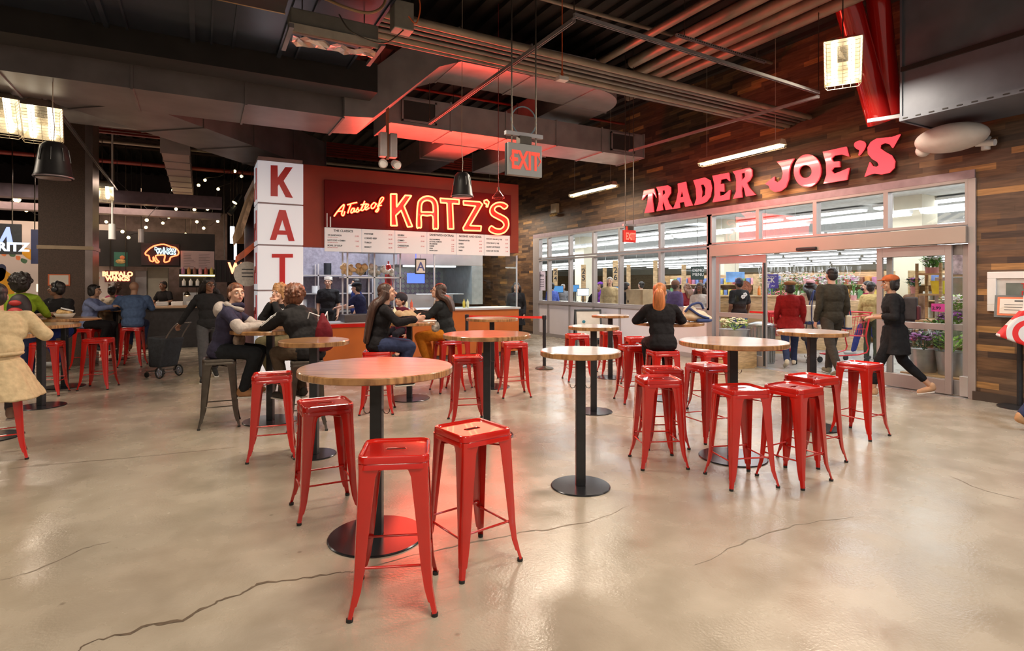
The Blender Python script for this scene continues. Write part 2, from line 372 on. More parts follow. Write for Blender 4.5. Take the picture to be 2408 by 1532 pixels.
# lower front: white infill panels and a sill
y_a, y_b = yW(1670) + .07, Y1 - .32
m = MB(); m.bb((FR + .03, y_a, 0), (FB - .03, y_b, SILL - .05)); struct(m, 'wall_panels', M('lilac_white_panel', (.66, .60, .62), .35, 0, .04, 2))
m = MB(); m.bb((FR - .03, y_a, SILL - .06), (FB + .1, y_b, SILL)); m.bb((FR, y_a, .0), (FB, y_b, .10))
for y in muls[:-1]: m.bb((FR, y - .03, .1), (FB, y + .03, SILL - .06))
struct(m, 'trim_4', ALU, bevel=.003)
edges = [Y1 - .32] + muls
def window(n, ya, yb, za, zb):
    """frame bars around one pane"""
    r = empty('window_%d' % n, (0, 0, 0)); tag(r, kind='structure')
    m = MB(); t = .035
    m.bb((FR, ya, za), (FB, ya + t, zb)); m.bb((FR, yb - t, za), (FB, yb, zb))
    m.bb((FR, ya + t, zb - .04), (FB, yb - t, zb)); m.bb((FR, ya + t, za), (FB, yb - t, za + .04)); m.build('window_frame', ALU, r)
    MB().bb((WX + .02, ya + t, za + .04), (WX + .028, yb - t, zb - .04)).build('pane', GLASS, r)
n = 1
for a, b in zip(edges, edges[1:]):
    window(n, b, a, SILL, ZT0 - .03); window(n + 1, b, a, ZT0, ZT1 + .01); n += 2
tops = [yW(1670), yW(1783), yW(1918), yW(2085), Y0]
for a, b in zip(tops, tops[1:]): window(n, b, a, ZT0 + .02, ZT1 + .01); n += 1
# sliding entrance: header box, door leaves
yd0, yd1 = Y0, yW(1670) - .07
hd = empty('door_header', (WX, 0, 0)); tag(hd, kind='structure')
MB().bb((-.09, yd0, 2.17), (.12, yd1, 2.40)).build('header_box', M('header_beige', (.42, .36, .32), .4, .3, .04, 2), hd, bevel=.004)
MB().bb((-.13, yW(1905) - .19, 2.185), (-.088, yW(1905) + .19, 2.24)).build('motion_sensor', BLK, hd, bevel=.015)
def leaf(n, ya, yb, X, handle=True):
    r = empty('door_%d' % n, (X, 0, 0)); tag(r, kind='structure')
    m = MB(); s = .085; z1 = 2.16
    m.bb((-.022, ya, .02), (.022, ya + s, z1)); m.bb((-.022, yb - s, .02), (.022, yb, z1))
    m.bb((-.021, ya + s, z1 - .15), (.021, yb - s, z1)); m.bb((-.021, ya + s, .02), (.021, yb - s, .22)); m.bb((-.021, ya + s, .93), (.021, yb - s, 1.02))
    m.build('door_frame', ALU, r, bevel=.003)
    MB().bb((-.004, ya + s, .22), (.004, yb - s, .93)).build('pane', GLASS, r)
    MB().bb((-.004, ya + s, 1.02), (.004, yb - s, z1 - .15)).build('pane', GLASS, r)
    return r
d1 = leaf(1, yW(1803), yW(1685), WX)
MB().bb((-.03, yW(1803) + .06, 1.04), (-.023, yW(1803) + .36, 1.075)).build('push_plate', REDPANEL, d1)
MB().bb((-.06, yW(1803) + .01, 2.0), (-.03, yW(1803) + .03, .05)).build('edge_seal', BLK, d1)
d2 = leaf(2, Y0 + .20, yW(2063), WX)
d3 = leaf(3, Y0 + .02, yW(2040) - .25, WX + .09)
MB().bb((-.03, Y0 + .0, .02), (.12, Y0 + .10, .30)).build('door_latch_box', STEEL, d2, bevel=.005)
struct(bx((WX - .10, yd0, .0), (WX + .16, yd1, .008)), 'trim_5', STEEL)
# ================================================================== stools and tables
def rsq(h, r, z, n=5):
    out = []
    for cx, cy, a0 in ((h - r, h - r, 0), (-h + r, h - r, 90), (-h + r, -h + r, 180), (h - r, -h + r, 270)):
        for i in range(n + 1):
            a = math.radians(a0 + 90 * i / n); out.append((cx + r * math.cos(a), cy + r * math.sin(a), z))
    return out
def make_stool(name, mat, label):
    root = empty(name); tag(root, label, 'stool')
    m = MB(); prof = [(.142, .751), (.150, .752), (.156, .760), (.162, .7625), (.168, .760), (.171, .752), (.172, .728), (.168, .726), (.170, .722), (.172, .698), (.169, .698), (.167, .72)]
    vs = []; L_ = []
    for h, z in prof: L_.append(rsq(h, .048 * h / .17, z))
    k = len(L_[0]); vs = [p for l in L_ for p in l]
    m.add(vs, [(a * k + i, a * k + (i + 1) % k, (a + 1) * k + (i + 1) % k, (a + 1) * k + i) for a in range(len(prof) - 1) for i in range(k)])
    hole = [(x * .052 + (.0), y * .021, .751) for x, y in [(math.cos(t) * .3 + (.7 if math.cos(t) > 0 else -.7), math.sin(t)) for t in [2 * PI * i / 16 for i in range(16)]]]
    m.prism([L_[0], hole], (0, 0, -.004))
    # rim of the carrying slot
    m.tube([(x, y, .750) for x, y, z in hole], .0022, 5, closed=True)
    m.build('seat', mat, root, smooth=True, edge=True)
    def sect(z, w, c, t=.0035):
        a = .014
        return [(c - w, c, z), (c - a, c, z), (c - a * .3, c - a * .3, z), (c, c - a, z), (c, c - w, z), (c - t, c - w, z), (c - t, c - a - t, z), (c - a * .3 - t, c - a * .3 - t, z), (c - a - t, c - t, z), (c - w, c - t, z)]
    S = [(.724, .108, .1665), (.70, .098, .166), (.66, .082, .166), (.45, .066, .174), (.22, .050, .183), (.13, .041, .189), (.07, .034, .200), (.064, .026, .2005), (.012, .024, .211)]
    for q in range(4):
        m = MB(); R = Matrix.Rotation(q * PI / 2, 3, 'Z'); vs = [R @ Vector(p) for z, w_, c in S for p in sect(z, w_, c)]; k = 10
        m.add(vs, [(a * k + i, a * k + (i + 1) % k, (a + 1) * k + (i + 1) % k, (a + 1) * k + i) for a in range(len(S) - 1) for i in range(k)] + [tuple(range(k)), tuple(range(len(vs) - k, len(vs)))])
        lg = m.build('leg', mat, root, smooth=True, edge=True)
        c = R @ Vector((.198, .198, 0)); MB().cyl(c + Vector((0, 0, 0)), c + Vector((0, 0, .016)), .016, .017, 10).build('rubber_foot', RUB, lg)
        zz = .205 if q % 2 else .235
        a, b = R @ Vector((.165, .172, zz)), R @ Vector((-.165, .172, zz)); mid = (a + b) / 2
        MB().tube([a, a.lerp(b, .06), a.lerp(b, .1), a.lerp(b, .9), a.lerp(b, .94), b], [.011, .010, .0065, .0065, .010, .011], 8).build('crossbar', mat, root, smooth=True)
    m = MB()
    for s in (1, -1): m.tube([(-.15, -.15 * s, .66), (0, 0, .672), (.15, .15 * s, .66)], .005, 6)
    m.build('under_seat_brace', mat, root)
    return root
def make_table(name, r, rb, label, h=1.07):
    root = empty(name); tag(root, label, 'table')
    MB().lathe([(0, h - .042), (r - .004, h - .042), (r, h - .037), (r, h - .006), (r - .005, h), (0, h)], 72).build('tabletop', TABLETOP, root, smooth=True, edge=True)
    MB().box((0, 0, (h - .05) / 2 + .005), (.075, .075, h - .06)).build('pole', BLK, root, bevel=.008)
    MB().lathe([(0, h - .052), (min(.2, r * .6), h - .052), (min(.2, r * .6), h - .042), (0, h - .042)], 24).build('mounting_plate', BLK, root)
    MB().lathe([(0, 0), (rb, 0), (rb, .006), (rb - .006, .011), (.06, .014), (0, .014)], 64).build('base_plate', M('base_plate_steel', (.05, .052, .06), .22, .75, .15, 2), root, smooth=True, edge=True)
    for s in (1, -1):
        MB().tube([(s * .037, 0, .80), (s * .05, 0, .775), (s * .068, 0, .772), (s * .08, 0, .785), (s * .082, 0, .803)], .0028, 6).build('bag_hook', GUN, root)
    return root
STOOL = make_stool('metal_stool', RED, ''); GREY = make_stool('gunmetal_stool', GUN, '')
used = set()
def stool(px, py, deg, label, proto=STOOL, group=None):
    """px, py: centre of the seat in the photograph (seat height .76)"""
    p = pz(px, py, .757); o = proto if proto.name not in used else copy_tree(proto); used.add(proto.name)
    o.location = (p.x, p.y, 0); o.rotation_euler = (0, 0, -YAW + math.radians(deg)); o['label'] = label
    o['group'] = group or 'red metal bar stools'; return o
stool(931, 1053, 7, 'glossy red metal stool nearest the camera, in front of the largest round table')
stool(1110, 1006, 38, 'red metal stool right of the nearest round wooden table, corner towards the camera')
stool(764, 946, 28, 'red metal stool at the left of the nearest round wooden table')
stool(641, 880, 20, 'red metal stool in front of the table where the boy in the varsity hoodie sits')
stool(888, 826, 8, 'red metal stool under the woman with very long dark hair')
stool(1099, 839, 12, 'red metal stool below the left edge of the reddish round table before the deli')
stool(1209, 806, 12, 'red metal stool below the right edge of the reddish round table before the deli')
stool(1052, 800, 30, 'red metal stool under the woman in orange trousers')
stool(1080, 794, 5, 'red metal stool close to the barrier post before the deli counter')
stool(1146, 788, 8, 'red metal stool tucked under the small table in front of the deli counter')
stool(1357, 787, 10, 'farthest left red stool of the pair by the sandwich board')
stool(1436, 779, 5, 'red metal stool under the farthest small table by the shop windows')
stool(1498, 794, 6, 'red metal stool half hidden left of the red haired woman')
stool(1489, 813, 10, 'red metal stool at the left front of the red haired woman')
stool(1558, 824, 6, 'red metal stool the red haired woman sits on')
stool(1557, 866, 3, 'rear one of two red stools standing one right behind the other')
stool(1547, 889, 4, 'front one of two red stools standing one right behind the other')
stool(1669, 826, 10, 'red metal stool behind the large table nearest the shop entrance')
stool(1664, 858, 22, 'red metal stool left of the large table nearest the shop entrance')
stool(1741, 911, 10, 'red metal stool in front of the base of the large right hand table')
stool(1866, 908, 32, 'red metal stool right of the large right hand table, corner to the front')
stool(1908, 885, 28, 'red metal stool behind the corner-on stool, near the small table')
stool(2022, 854, 32, 'rightmost red metal stool, nearest the walking person with the orange cap')
stool(517, 842, 25, 'gunmetal stool under the boy in the navy and grey hoodie', GREY, 'gunmetal bar stools')
stool(722, 846, 20, 'gunmetal stool under the curly haired person in a black hoodie', GREY, 'gunmetal bar stools')
stool(312, 770, 18, 'red metal stool under the man in a denim jacket')
stool(232, 797, 14, 'empty red metal stool nearest the shopping trolley')
stool(206, 773, 6, 'red metal stool under the woman in a light blue jacket')
stool(112, 805, 20, 'red metal stool between the two wooden tables at the left')
stool(682, 806, 10, 'gunmetal stool under the blond curly haired person', GREY, 'gunmetal bar stools')
stool(270, 758, 10, 'red metal stool under the person with tied up hair', STOOL)
stool(-6, 884, 42, 'red metal stool under the beige trench coat at the left edge')
TB = {}
def table(px, py, r, rb, label, h=1.07, deg=0):
    p = pz(px, py, h); k = (r, rb, h)
    if k not in TB: TB[k] = make_table('round_bar_table', r, rb, ''); o = TB[k]
    else: o = copy_tree(TB[k])
    o.location = (p.x, p.y, 0); o.rotation_euler = (0, 0, -YAW + math.radians(deg)); o['label'] = label; o['group'] = 'round bar tables'; return o
table(886, 862, .475, .30, 'largest and nearest round wooden bar table, glowing red on its right half')
table(1365, 824, .315, .233, 'small round bar table standing alone in the middle with a thin black pole')
table(1723, 802, .475, .30, 'large round bar table at the right surrounded by red stools')
table(1145, 785, .46, .28, 'round bar table with a reddish sheen before the deli counter')
table(739, 800, .315, .20, 'small round wooden table behind the nearest table, left of the long haired woman')
T6 = table(636, 774, .44, .30, 'wooden bar table beside the white pillar where the boy leans his arms')
T7 = table(963, 757, .36, .28, 'round bar table between the two seated women unwrapping food')
table(1157, 748, .40, .28, 'rearmost round bar table before the orange deli counter')
table(1396, 767, .315, .233, 'small round bar table behind the lone middle table')
table(1435, 741, .315, .233, 'farthest small round bar table by the shop windows')
T11 = table(1572, 757, .475, .30, 'round bar table with the striped tote bag, where the red haired woman sits', deg=20)
table(1909, 779, .36, .28, 'round bar table nearest the shop entrance, behind the rightmost stools')
TL = table(97, 763, .42, .27, 'wooden bar table at the left with a drink and food basket on it')
table(152, 748, .42, .27, 'wooden bar table right behind the front left table')
table(272, 727, .36, .25, 'wooden bar table between the denim jacket man and the woman in light blue')
table(-30, 787, .42, .30, 'bar table at the left picture edge in front of the trench coat', deg=5)
# ================================================================== deli stall
def K(px, py, dy=0): return pY(px, py, KY + dy)
XL, XR, ZT = .93, 6.30, 3.84
struct(bx((XL, KY, 2.30), (XR, KY + .25, ZT)), 'wall_deli_front', M('brick_red_paint', (.26, .030, .010), .55, 0, .12, 2))
struct(bx((XL, KY + .25, 0), (XL + .12, 15.2, 3.7)), 'wall_deli_left', M('purple_lit_wall', (.16, .07, .09), .45, 0, .2, 3))  # purple light on this side wall is put into its base colour
m = MB().bb((XL, 15.1, 0), (6.25, 15.2, 3.7)); struct(m, 'wall_deli_back', M('kitchen_tile', (.30, .28, .34), .35, .2, .2, 14, bump=.3))
struct(bx((XL, KY + .25, 3.55), (XR - .8, 15.2, 3.62)), 'ceiling_deli', M('stall_ceiling', (.22, .20, .19), .6))
# sign box with neon
sg = empty('deli_neon_sign', (2.06, KY, 2.68)); tag(sg, 'long dark red sign board with glowing neon words above the menu', 'sign')
MB().bb((0, -.06, 0), (4.02, 0, .90)).build('sign_panel', KRED, sg, bevel=.006)
def tr(L_, sc, ox, oy, dy): return [K(ox + x / sc, oy + y / sc, dy) - sg.location for x, y in L_]
def neon_letter(loops, sc, ox, oy, nm='neon_letter'):
    m = MB()
    for l in loops:
        P = tr(l, sc, ox, oy, -.15); m.tube(smooth_path(P, 3, True) if len(P) > 14 else [q for i, p in enumerate(P) for q in (p.lerp(P[i - 1], .03), p, p.lerp(P[(i + 1) % len(P)], .03))], .0165, 8, closed=True)
    t = m.build(nm, NEON, sg, smooth=True)
    b = MB().prism([tr(l, sc, ox, oy, -.10) for l in loops], (0, .035, 0)); b.build('letter_body', M('letter_red', (.80, .015, .012), .35, 0, .03), t)
C2 = (8.512, 760, 420); C6 = (4.506, 740, 420)
neon_letter([[(1352, 312), (1470, 312), (1470, 570), (1640, 340), (1765, 345), (1620, 555), (1785, 960), (1690, 970), (1560, 640), (1455, 740), (1480, 945), (1355, 945)]], *C2)
neon_letter([[(1083, 520), (1083, 400), (1090, 290), (1105, 235), (1150, 198), (1205, 188), (1260, 205), (1295, 250), (1305, 310), (1306, 420), (1306, 530), (1282, 530), (1255, 530), (1250, 400), (1190, 396), (1130, 393), (1130, 460), (1128, 520), (1105, 520)],
             [(1130, 355), (1130, 320), (1133, 280), (1150, 248), (1190, 232), (1232, 245), (1250, 275), (1255, 310), (1255, 357), (1225, 357), (1190, 356), (1160, 356), (1140, 356), (1132, 356), (1130, 355)]], *C6)
neon_letter([[(1330, 210), (1530, 225), (1530, 270), (1460, 266), (1472, 535), (1412, 535), (1402, 262), (1335, 256)]], *C6)
neon_letter([[(1575, 238), (1750, 248), (1778, 275), (1645, 500), (1765, 505), (1760, 555), (1578, 550), (1572, 525), (1705, 292), (1578, 280)]], *C6)
neon_letter([[(1795, 235), (1825, 225), (1848, 250), (1832, 302), (1818, 300), (1822, 272), (1797, 262)]], *C6)
neon_letter([[(2045, 290), (2000, 258), (1940, 255), (1882, 285), (1856, 340), (1875, 392), (1940, 430), (1990, 460), (2005, 500), (1970, 535), (1915, 528), (1872, 503), (1845, 545), (1890, 580), (1960, 590), (2020, 565), (2055, 505), (2045, 430), (1990, 390), (1930, 360), (1905, 330), (1925, 300), (1965, 295), (2010, 325)]], *C6)
strokes = [[(215, 760), (300, 640), (400, 530), (418, 545), (390, 640), (370, 700), (382, 742), (410, 735), (430, 660)], [(280, 660), (390, 650)],
    [(480, 530), (580, 500), (680, 480)], [(555, 520), (520, 610), (490, 700)], [(625, 600), (590, 600), (560, 640), (560, 690), (600, 670), (632, 600), (620, 670), (655, 650)],
    [(655, 650), (700, 580), (690, 610), (712, 640), (690, 672), (655, 668)], [(712, 650), (770, 600), (830, 450)], [(800, 530), (760, 610), (778, 645), (815, 620)], [(750, 530), (870, 505)],
    [(815, 620), (880, 570), (905, 525), (872, 515), (835, 575), (855, 628), (925, 585)], [(1020, 480), (962, 540), (970, 600), (1022, 580), (1052, 510), (1020, 480), (1080, 520)],
    [(1080, 560), (1150, 490), (1208, 400), (1180, 378), (1135, 430), (1095, 590), (1048, 655), (1080, 668), (1112, 610), (1100, 570)], [(1080, 560), (1172, 535)]]
m = MB(); b = MB()
for s_ in strokes:
    m.tube(smooth_path(tr(s_, 8.512, 760, 420, -.14), 4), .012, 7); b.tube(smooth_path(tr(s_, 8.512, 760, 420, -.09), 4), .030, 7)
t = m.build('neon_script', NEON, sg, smooth=True); b.build('script_backing', M('letter_red', (.80, .015, .012)), t, smooth=True)
m = MB(); m.bb((.10, -.065, -.0), (.12, -.06, .2)); m.bb((.04, -.065, 0), (.055, -.06, .26)); m.build('conduit', STEEL, sg)
# red glow of the neon (the tubes' own light)
area('neon_sign_light', (4.3, KY - .4, 3.1), (3.2, .7), 110, (1, .06, .035), (-PI / 2, 0, 0))
area('neon_up_light', (4.3, KY - .55, 3.5), (3.0, .3), 70, (1, .06, .035), (math.radians(-135), 0, 0))
# menu boards
MW = [K(px, 560).x for px in (762, 849, 927, 1002, 1071, 1136, 1197)]
menus = [('THE CLASSICS', [('1/2 SANDWICH', '23.95'), ('HOT DOG + KNISH', '13.45'), ('BOWL OF SOUP', '9.55')]),
    ('', [('PASTRAMI', '27.45'), ('CORNED BEEF', '26.45'), ('TURKEY', '26.45'), ('BRISKET', '26.45')]),
    ('', [('REUBEN', '28.45'), ('COMBO', '29.45'), ('CHEESESTEAK', '27.45')]),
    ('SANDWICH EXTRAS:', [('ON CLUB BREAD', '1.50'), ('LETTUCE, TOMATO', ''), ('OR ONIONS', '1.50'), ('CHEESE', '2.00'), ('LEAN', '3.00'), ('EXTRA LEAN', '5.00')]),
    ('NOSHES AND SIDES:', [('FRANKFURTER', '6.95'), ('KNISH', '5.95'), ('LATKES', '6.95'), ('FRIES', '6.95')]),
    ('', [('POTATO SALAD (1 LB)', '8.95'), ('COLE SLAW (1 LB)', '8.95'), ('QUART OF PICKLES', '9.95'), ('SODA OR WATER', '2.95')])]
MENUW = M('menu_board_face', (.74, .72, .72), .4, 0, .02, 2, emis=(.9, .95, 1), es=.14)
for i, (hd_, rows) in enumerate(menus):
    x0, x1 = MW[i] + .004, MW[i + 1] - .004; wd = x1 - x0
    r = empty('menu_board', (x0, KY - .05, 2.22)); pos_ = ['leftmost menu panel headed THE CLASSICS', 'second menu panel listing pastrami and turkey', 'third menu panel listing reuben and cheesesteak', 'fourth menu panel headed SANDWICH EXTRAS', 'fifth menu panel headed NOSHES AND SIDES', 'rightmost menu panel listing potato salad and soda'][i]
    tag(r, pos_ + ' above the deli counter', 'menu board', 'menu panels above the deli counter')
    MB().bb((0, 0, 0), (wd, .045, .455)).build('panel', MENUW, r, bevel=.004)
    zt = .455 - .075
    if hd_: text(hd_, .058, BLACKTXT, r, (wd / 2, -.002, zt), RX, align='CENTER', bold=.0012); zt -= .085
    else: zt -= .03
    st = (zt - .03) / max(1, len(rows) - .3); st = min(st, .105)
    for a, p in rows:
        text(a, .042 if len(rows) < 5 else .034, BLACKTXT, r, (.05, -.002, zt), RX, bold=.001, sx=.9)
        if p: text(p, .036, REDTXT, r, (wd - .05, -.002, zt), RX, align='RIGHT')
        if len(rows) < 5 and i in (0, 2):
            text('with pickles and mustard', .019, REDTXT, r, (.05, -.002, zt - .03), RX)
        zt -= st
# white pillar with red letters
pil = empty('letter_pillar', (.886, 11.0, 0)); tag(pil, 'tall white square pillar with big red letters running down it', 'pillar')
PW = .765
zc = [K(660, y, -.25).z for y in (376, 474, 578, 684, 785)] + [0]
zz = [3.80, 3.035, 2.29, 1.48, .73, .0]
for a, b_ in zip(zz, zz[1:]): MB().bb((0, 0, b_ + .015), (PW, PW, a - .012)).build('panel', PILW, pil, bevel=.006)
MB().bb((.01, .01, 0), (PW - .01, PW - .01, 3.86)).build('core', M('seam_grey', (.30, .22, .23), .5), pil)
def tp(L_, sc, ox, oy): return [pY(ox + x / sc, oy + y / sc, 10.997) - pil.location for x, y in L_]
A4 = (5.106, 420, 320)
for lp in ([[(1105, 352), (1188, 355), (1190, 500), (1280, 375), (1370, 378), (1260, 540), (1372, 745), (1285, 735), (1205, 580), (1190, 605), (1190, 727), (1105, 722)]],
           [[(1207, 888), (1285, 892), (1392, 1263), (1320, 1262), (1300, 1188), (1187, 1185), (1168, 1250), (1095, 1250)], [(1245, 1010), (1285, 1138), (1205, 1135)]]):
    MB().prism([tp(l, *A4) for l in lp], (0, -.012, 0)).build('letter', REDPANEL, pil)
MB().prism([tp([(303, 143), (493, 143), (493, 177), (423, 177), (422, 417), (372, 417), (372, 177), (303, 177)], 3.83, 560, 560)], (0, -.012, 0)).build('letter', REDPANEL, pil)
MB().prism([tp([(644, 700), (690, 700), (690, 713), (662, 764), (690, 765), (690, 777), (642, 776), (642, 764), (672, 712), (644, 712)], 1, 0, 0)], (0, -.012, 0)).build('letter', REDPANEL, pil)
for z0, z1 in ((3.12, 3.68), (2.38, 2.92), (1.6, 2.16), (.85, 1.4)):   # the same letters on the side face
    m = MB(); m.bb((-.012, .18, z0), (0, .28, z1)); m.bb((-.012, .28, z0 + .2), (0, .55, z0 + .32)); m.bb((-.012, .5, z0), (0, .6, z0 + .25)); m.build('letter', REDPANEL, pil)
# counters
ct = empty('deli_counter', (0, KY, 0)); tag(ct, 'long orange laminate deli counter with a steel top', 'counter')
MB().bb((3.15, -.02, .10), (XR, .62, 1.04)).build('counter_front', KORANGE, ct, bevel=.004)
MB().bb((3.15, .05, 0), (XR - .05, .6, .10)).build('plinth', M('plinth', (.10, .06, .05), .5), ct)
MB().bb((3.12, -.07, 1.04), (XR + .02, .66, 1.085)).build('counter_top', STEEL, ct, bevel=.006)
MB().bb((1.70, -.02, 0), (3.14, .62, .76)).build('counter_front', KORANGE, ct, bevel=.004)
MB().bb((1.68, -.05, .76), (3.14, .64, .83)).build('counter_edge', RED, ct, bevel=.004)
MB().bb((1.70, -.03, .83), (3.12, .62, .85)).build('counter_top', STEEL, ct)
gg = empty('sneeze_guard', (0, KY, 1.086)); tag(gg, 'tall clear glass guard standing on the right end of the deli counter', 'glass guard')
MB().bb((4.3, .02, 0), (XR - .03, .03, 1.15)).build('glass_panel', glass('guard_glass', (.93, .97, .96)), gg)
MB().bb((XR - .04, .02, 0), (XR - .03, .55, 1.15)).build('glass_panel', GLASS, gg)
m = MB(); m.bb((4.28, .01, 0), (4.31, .04, 1.15)); m.bb((XR - .045, .005, 0), (XR - .02, .04, 1.16)); m.build('post', STEEL, gg)
def thing(mb, name, mat, label, cat, group=None, smooth=False, bevel=0, loc=None):
    return tag(mb.build(name, mat, smooth=smooth, bevel=bevel, loc=loc, edge=smooth), label, cat, group)
# kitchen inside
hood = empty('extractor_hood', (0, 0, 0)); tag(hood, 'large stainless steel extractor hood over the grill inside the deli', 'extractor hood')
m = MB(); m.bb((4.0, 12.9, 2.05), (6.2, 14.9, 2.55)); m.build('canopy', STEEL, hood, bevel=.01)
m = MB(); m.bb((5.9, 12.9, 1.10), (6.2, 14.9, 2.05)); m.bb((4.0, 14.82, 1.0), (5.9, 14.9, 2.05)); m.build('side_panel', M('brushed_panel', (.45, .50, .50), .35, .6), hood)
m = MB()
for i in range(13):
    for j in range(7): m.box((4.15 + i * .135, 14.81, 1.08 + j * .135), (.094, .02, .094), R=Matrix.Rotation(PI / 4, 3, 'Y'))
m.build('quilted_back', M('quilted_steel', (.34, .31, .42), .3, .8, .1), hood)
MB().bb((4.3, 13.2, 2.02), (5.6, 13.4, 2.049)).build('light_strip', E('strip_light', (.9, .97, 1), 5), hood)
gr = empty('grill_station', (4.2, 12.75, 0)); tag(gr, 'stainless steel griddle station under the extractor hood', 'griddle')
MB().bb((0, 0, 0), (1.5, .9, .95)).build('body', STEEL, gr, bevel=.01)
MB().bb((0, .05, .95), (1.5, .85, 1.0)).build('cooking_plate', GUN, gr); MB().bb((0, .88, .95), (1.5, .9, 1.35)).build('back_guard', STEEL, gr)
m = MB(); m.tube([(.2, 0, 1.35), (.2, -.03, 1.36), (1.4, -.03, 1.36), (1.4, 0, 1.35)], .012); m.build('rail', STEEL, gr)
sh = empty('pass_shelf', (2.05, 11.75, 0)); tag(sh, 'steel rack of hanging shelves above the deli counter holding bread bags', 'shelf rack')
m = MB()
for x in (.55, 1.1, 1.65): m.bb((x, 0, .86), (x + .03, .03, 2.28)); m.bb((x, .45, .86), (x + .03, .48, 2.28))
m.build('post', STEEL, sh)
for z in (1.72, 2.25): MB().bb((.5, 0, z), (1.72, .5, z + .025)).build('shelf_board', STEEL, sh)
def lumpy(c, r, n, sp):
    m = MB()
    for i in range(n): m.ell((c[0] + rnd.uniform(-1, 1) * sp[0], c[1] + rnd.uniform(-1, 1) * sp[1], c[2] + rnd.uniform(-1, 1) * sp[2]), tuple(r * rnd.uniform(.8, 1.2) for _ in range(3)), n=8, k=6)
    return m
BREAD = M('bread_rolls', (.75, .52, .26), .6, 0, .2, 10)
for i, (x, y) in enumerate(((2.68, 12.0), (2.95, 12.0), (3.22, 12.0), (3.5, 12.0))):
    thing(lumpy((x, y, 1.90), .055, 12, (.10, .08, .09)), 'bread_bag', [BREAD, BREAD, M('plastic_wrap', (.7, .68, .6), .25, 0, .2, 9, bump=.4), M('plastic_wrap', (.7, .68, .6))][i],
        ['bag of bread rolls nearest the white pillar, below the shelf', 'second bag of bread rolls on the steel shelf', 'clear wrapped bread bag on the steel shelf', 'rightmost wrapped bag on the steel shelf'][i], 'bread bag', 'bread bags in the deli', smooth=True)
thing(MB().lathe([(0, 0), (.07, .0), (.075, .05), (.075, .42), (.05, .50), (.02, .52), (.02, .58), (0, .58)], 20), 'fire_extinguisher', RED, 'red fire extinguisher hanging behind the deli counter', 'fire extinguisher', smooth=True, loc=(3.62, 12.3, 1.52))
ag = empty('grade_card', K(975, 645)); tag(ag, 'framed letter A grade card in the deli window', 'sign')
MB().bb((0, -.03, 0), (.24, -.01, .32)).build('frame', BLK, ag, bevel=.004); MB().bb((.025, -.034, .025), (.215, -.03, .295)).build('card', M('card_paper', (.72, .70, .66), .6, 0, .03), ag)
MB().tube([(.12, -.02, .32), (.12, -.02, 2.2 - ag.location.z)], .003, 5).build('hanging_wire', GUN, ag)
text('A', .25, M('grade_blue', (.08, .10, .30), .5), ag, (.12, -.036, .075), RX, align='CENTER', bold=.004, depth=.001)
thing(MB().bb((4.02, 12.2, 1.62), (4.42, 12.24, 1.84)).cyl((4.22, 12.22, 1.84), (4.22, 12.22, 3.55), .01), 'screen', E('blue_screen', (.10, .18, .9), 1.6), 'glowing blue order screen inside the deli', 'screen', bevel=.004)
# back shelves with pans and cups
bs = empty('back_shelving', (1.2, 14.6, 0)); tag(bs, 'stainless shelving along the back wall of the deli kitchen', 'shelving')
for z in (.9, 1.35, 1.8): MB().bb((0, 0, z), (2.7, .45, z + .03)).build('shelf_board', STEEL, bs)
m = MB()
for x in (0, 1.33, 2.67): m.bb((x, 0, 0), (x + .03, .03, 2.1)); m.bb((x, .42, 0), (x + .03, .45, 2.1))
m.build('post', STEEL, bs)
for i in range(9):
    x = 1.35 + i * .29; z = (.931, 1.381, 1.831)[i % 3]
    h = rnd.uniform(.16, .3); thing(MB().lathe([(0, 0), (.09, 0), (.095, h), (.085, h), (.08, .02), (0, .02)], 16), 'stock_pot', [STEEL, WHITE, BLK][i % 3], 'pot or tub on the back shelving of the deli kitchen', 'pot', 'pots on the deli back shelving', smooth=True, loc=(x, 14.8, z))
sq = [(.93, .88, .62), (.75, .12, .06), (.85, .78, .72), (.82, .60, .08)]
for i, x in enumerate((3.75, 3.86, 4.5, 5.05, 5.14)):
    c = sq[i % 4]; thing(MB().lathe([(0, 0), (.028, 0), (.03, .12), (.012, .15), (.005, .19), (0, .19)], 14), 'squeeze_bottle', M('bottle_tone_%d' % i, c, .4), ['cream squeeze bottle left on the deli counter', 'red squeeze bottle beside the cream one on the counter', 'pale squeeze bottle in the middle of the counter', 'yellow squeeze bottle towards the right of the counter', 'pale bottle right of the yellow one on the counter'][i], 'bottle', 'bottles on the deli counter', smooth=True, loc=(x, KY + .2, 1.0865))
thing(MB().bb((2.45, KY + .02, .851), (3.0, KY + .4, 1.0)), 'cutting_board_tray', M('dark_tray', (.10, .09, .09), .4, .4), 'dark tray standing on the low part of the deli counter', 'tray', bevel=.01)
thing(MB().lathe([(0, 0), (.05, 0), (.06, .17), (.055, .17), (.047, .01), (0, .01)], 18), 'paper_cup', WHITE, 'white paper cup on the low deli counter', 'cup', smooth=True, loc=(3.06, KY + .06, .851))
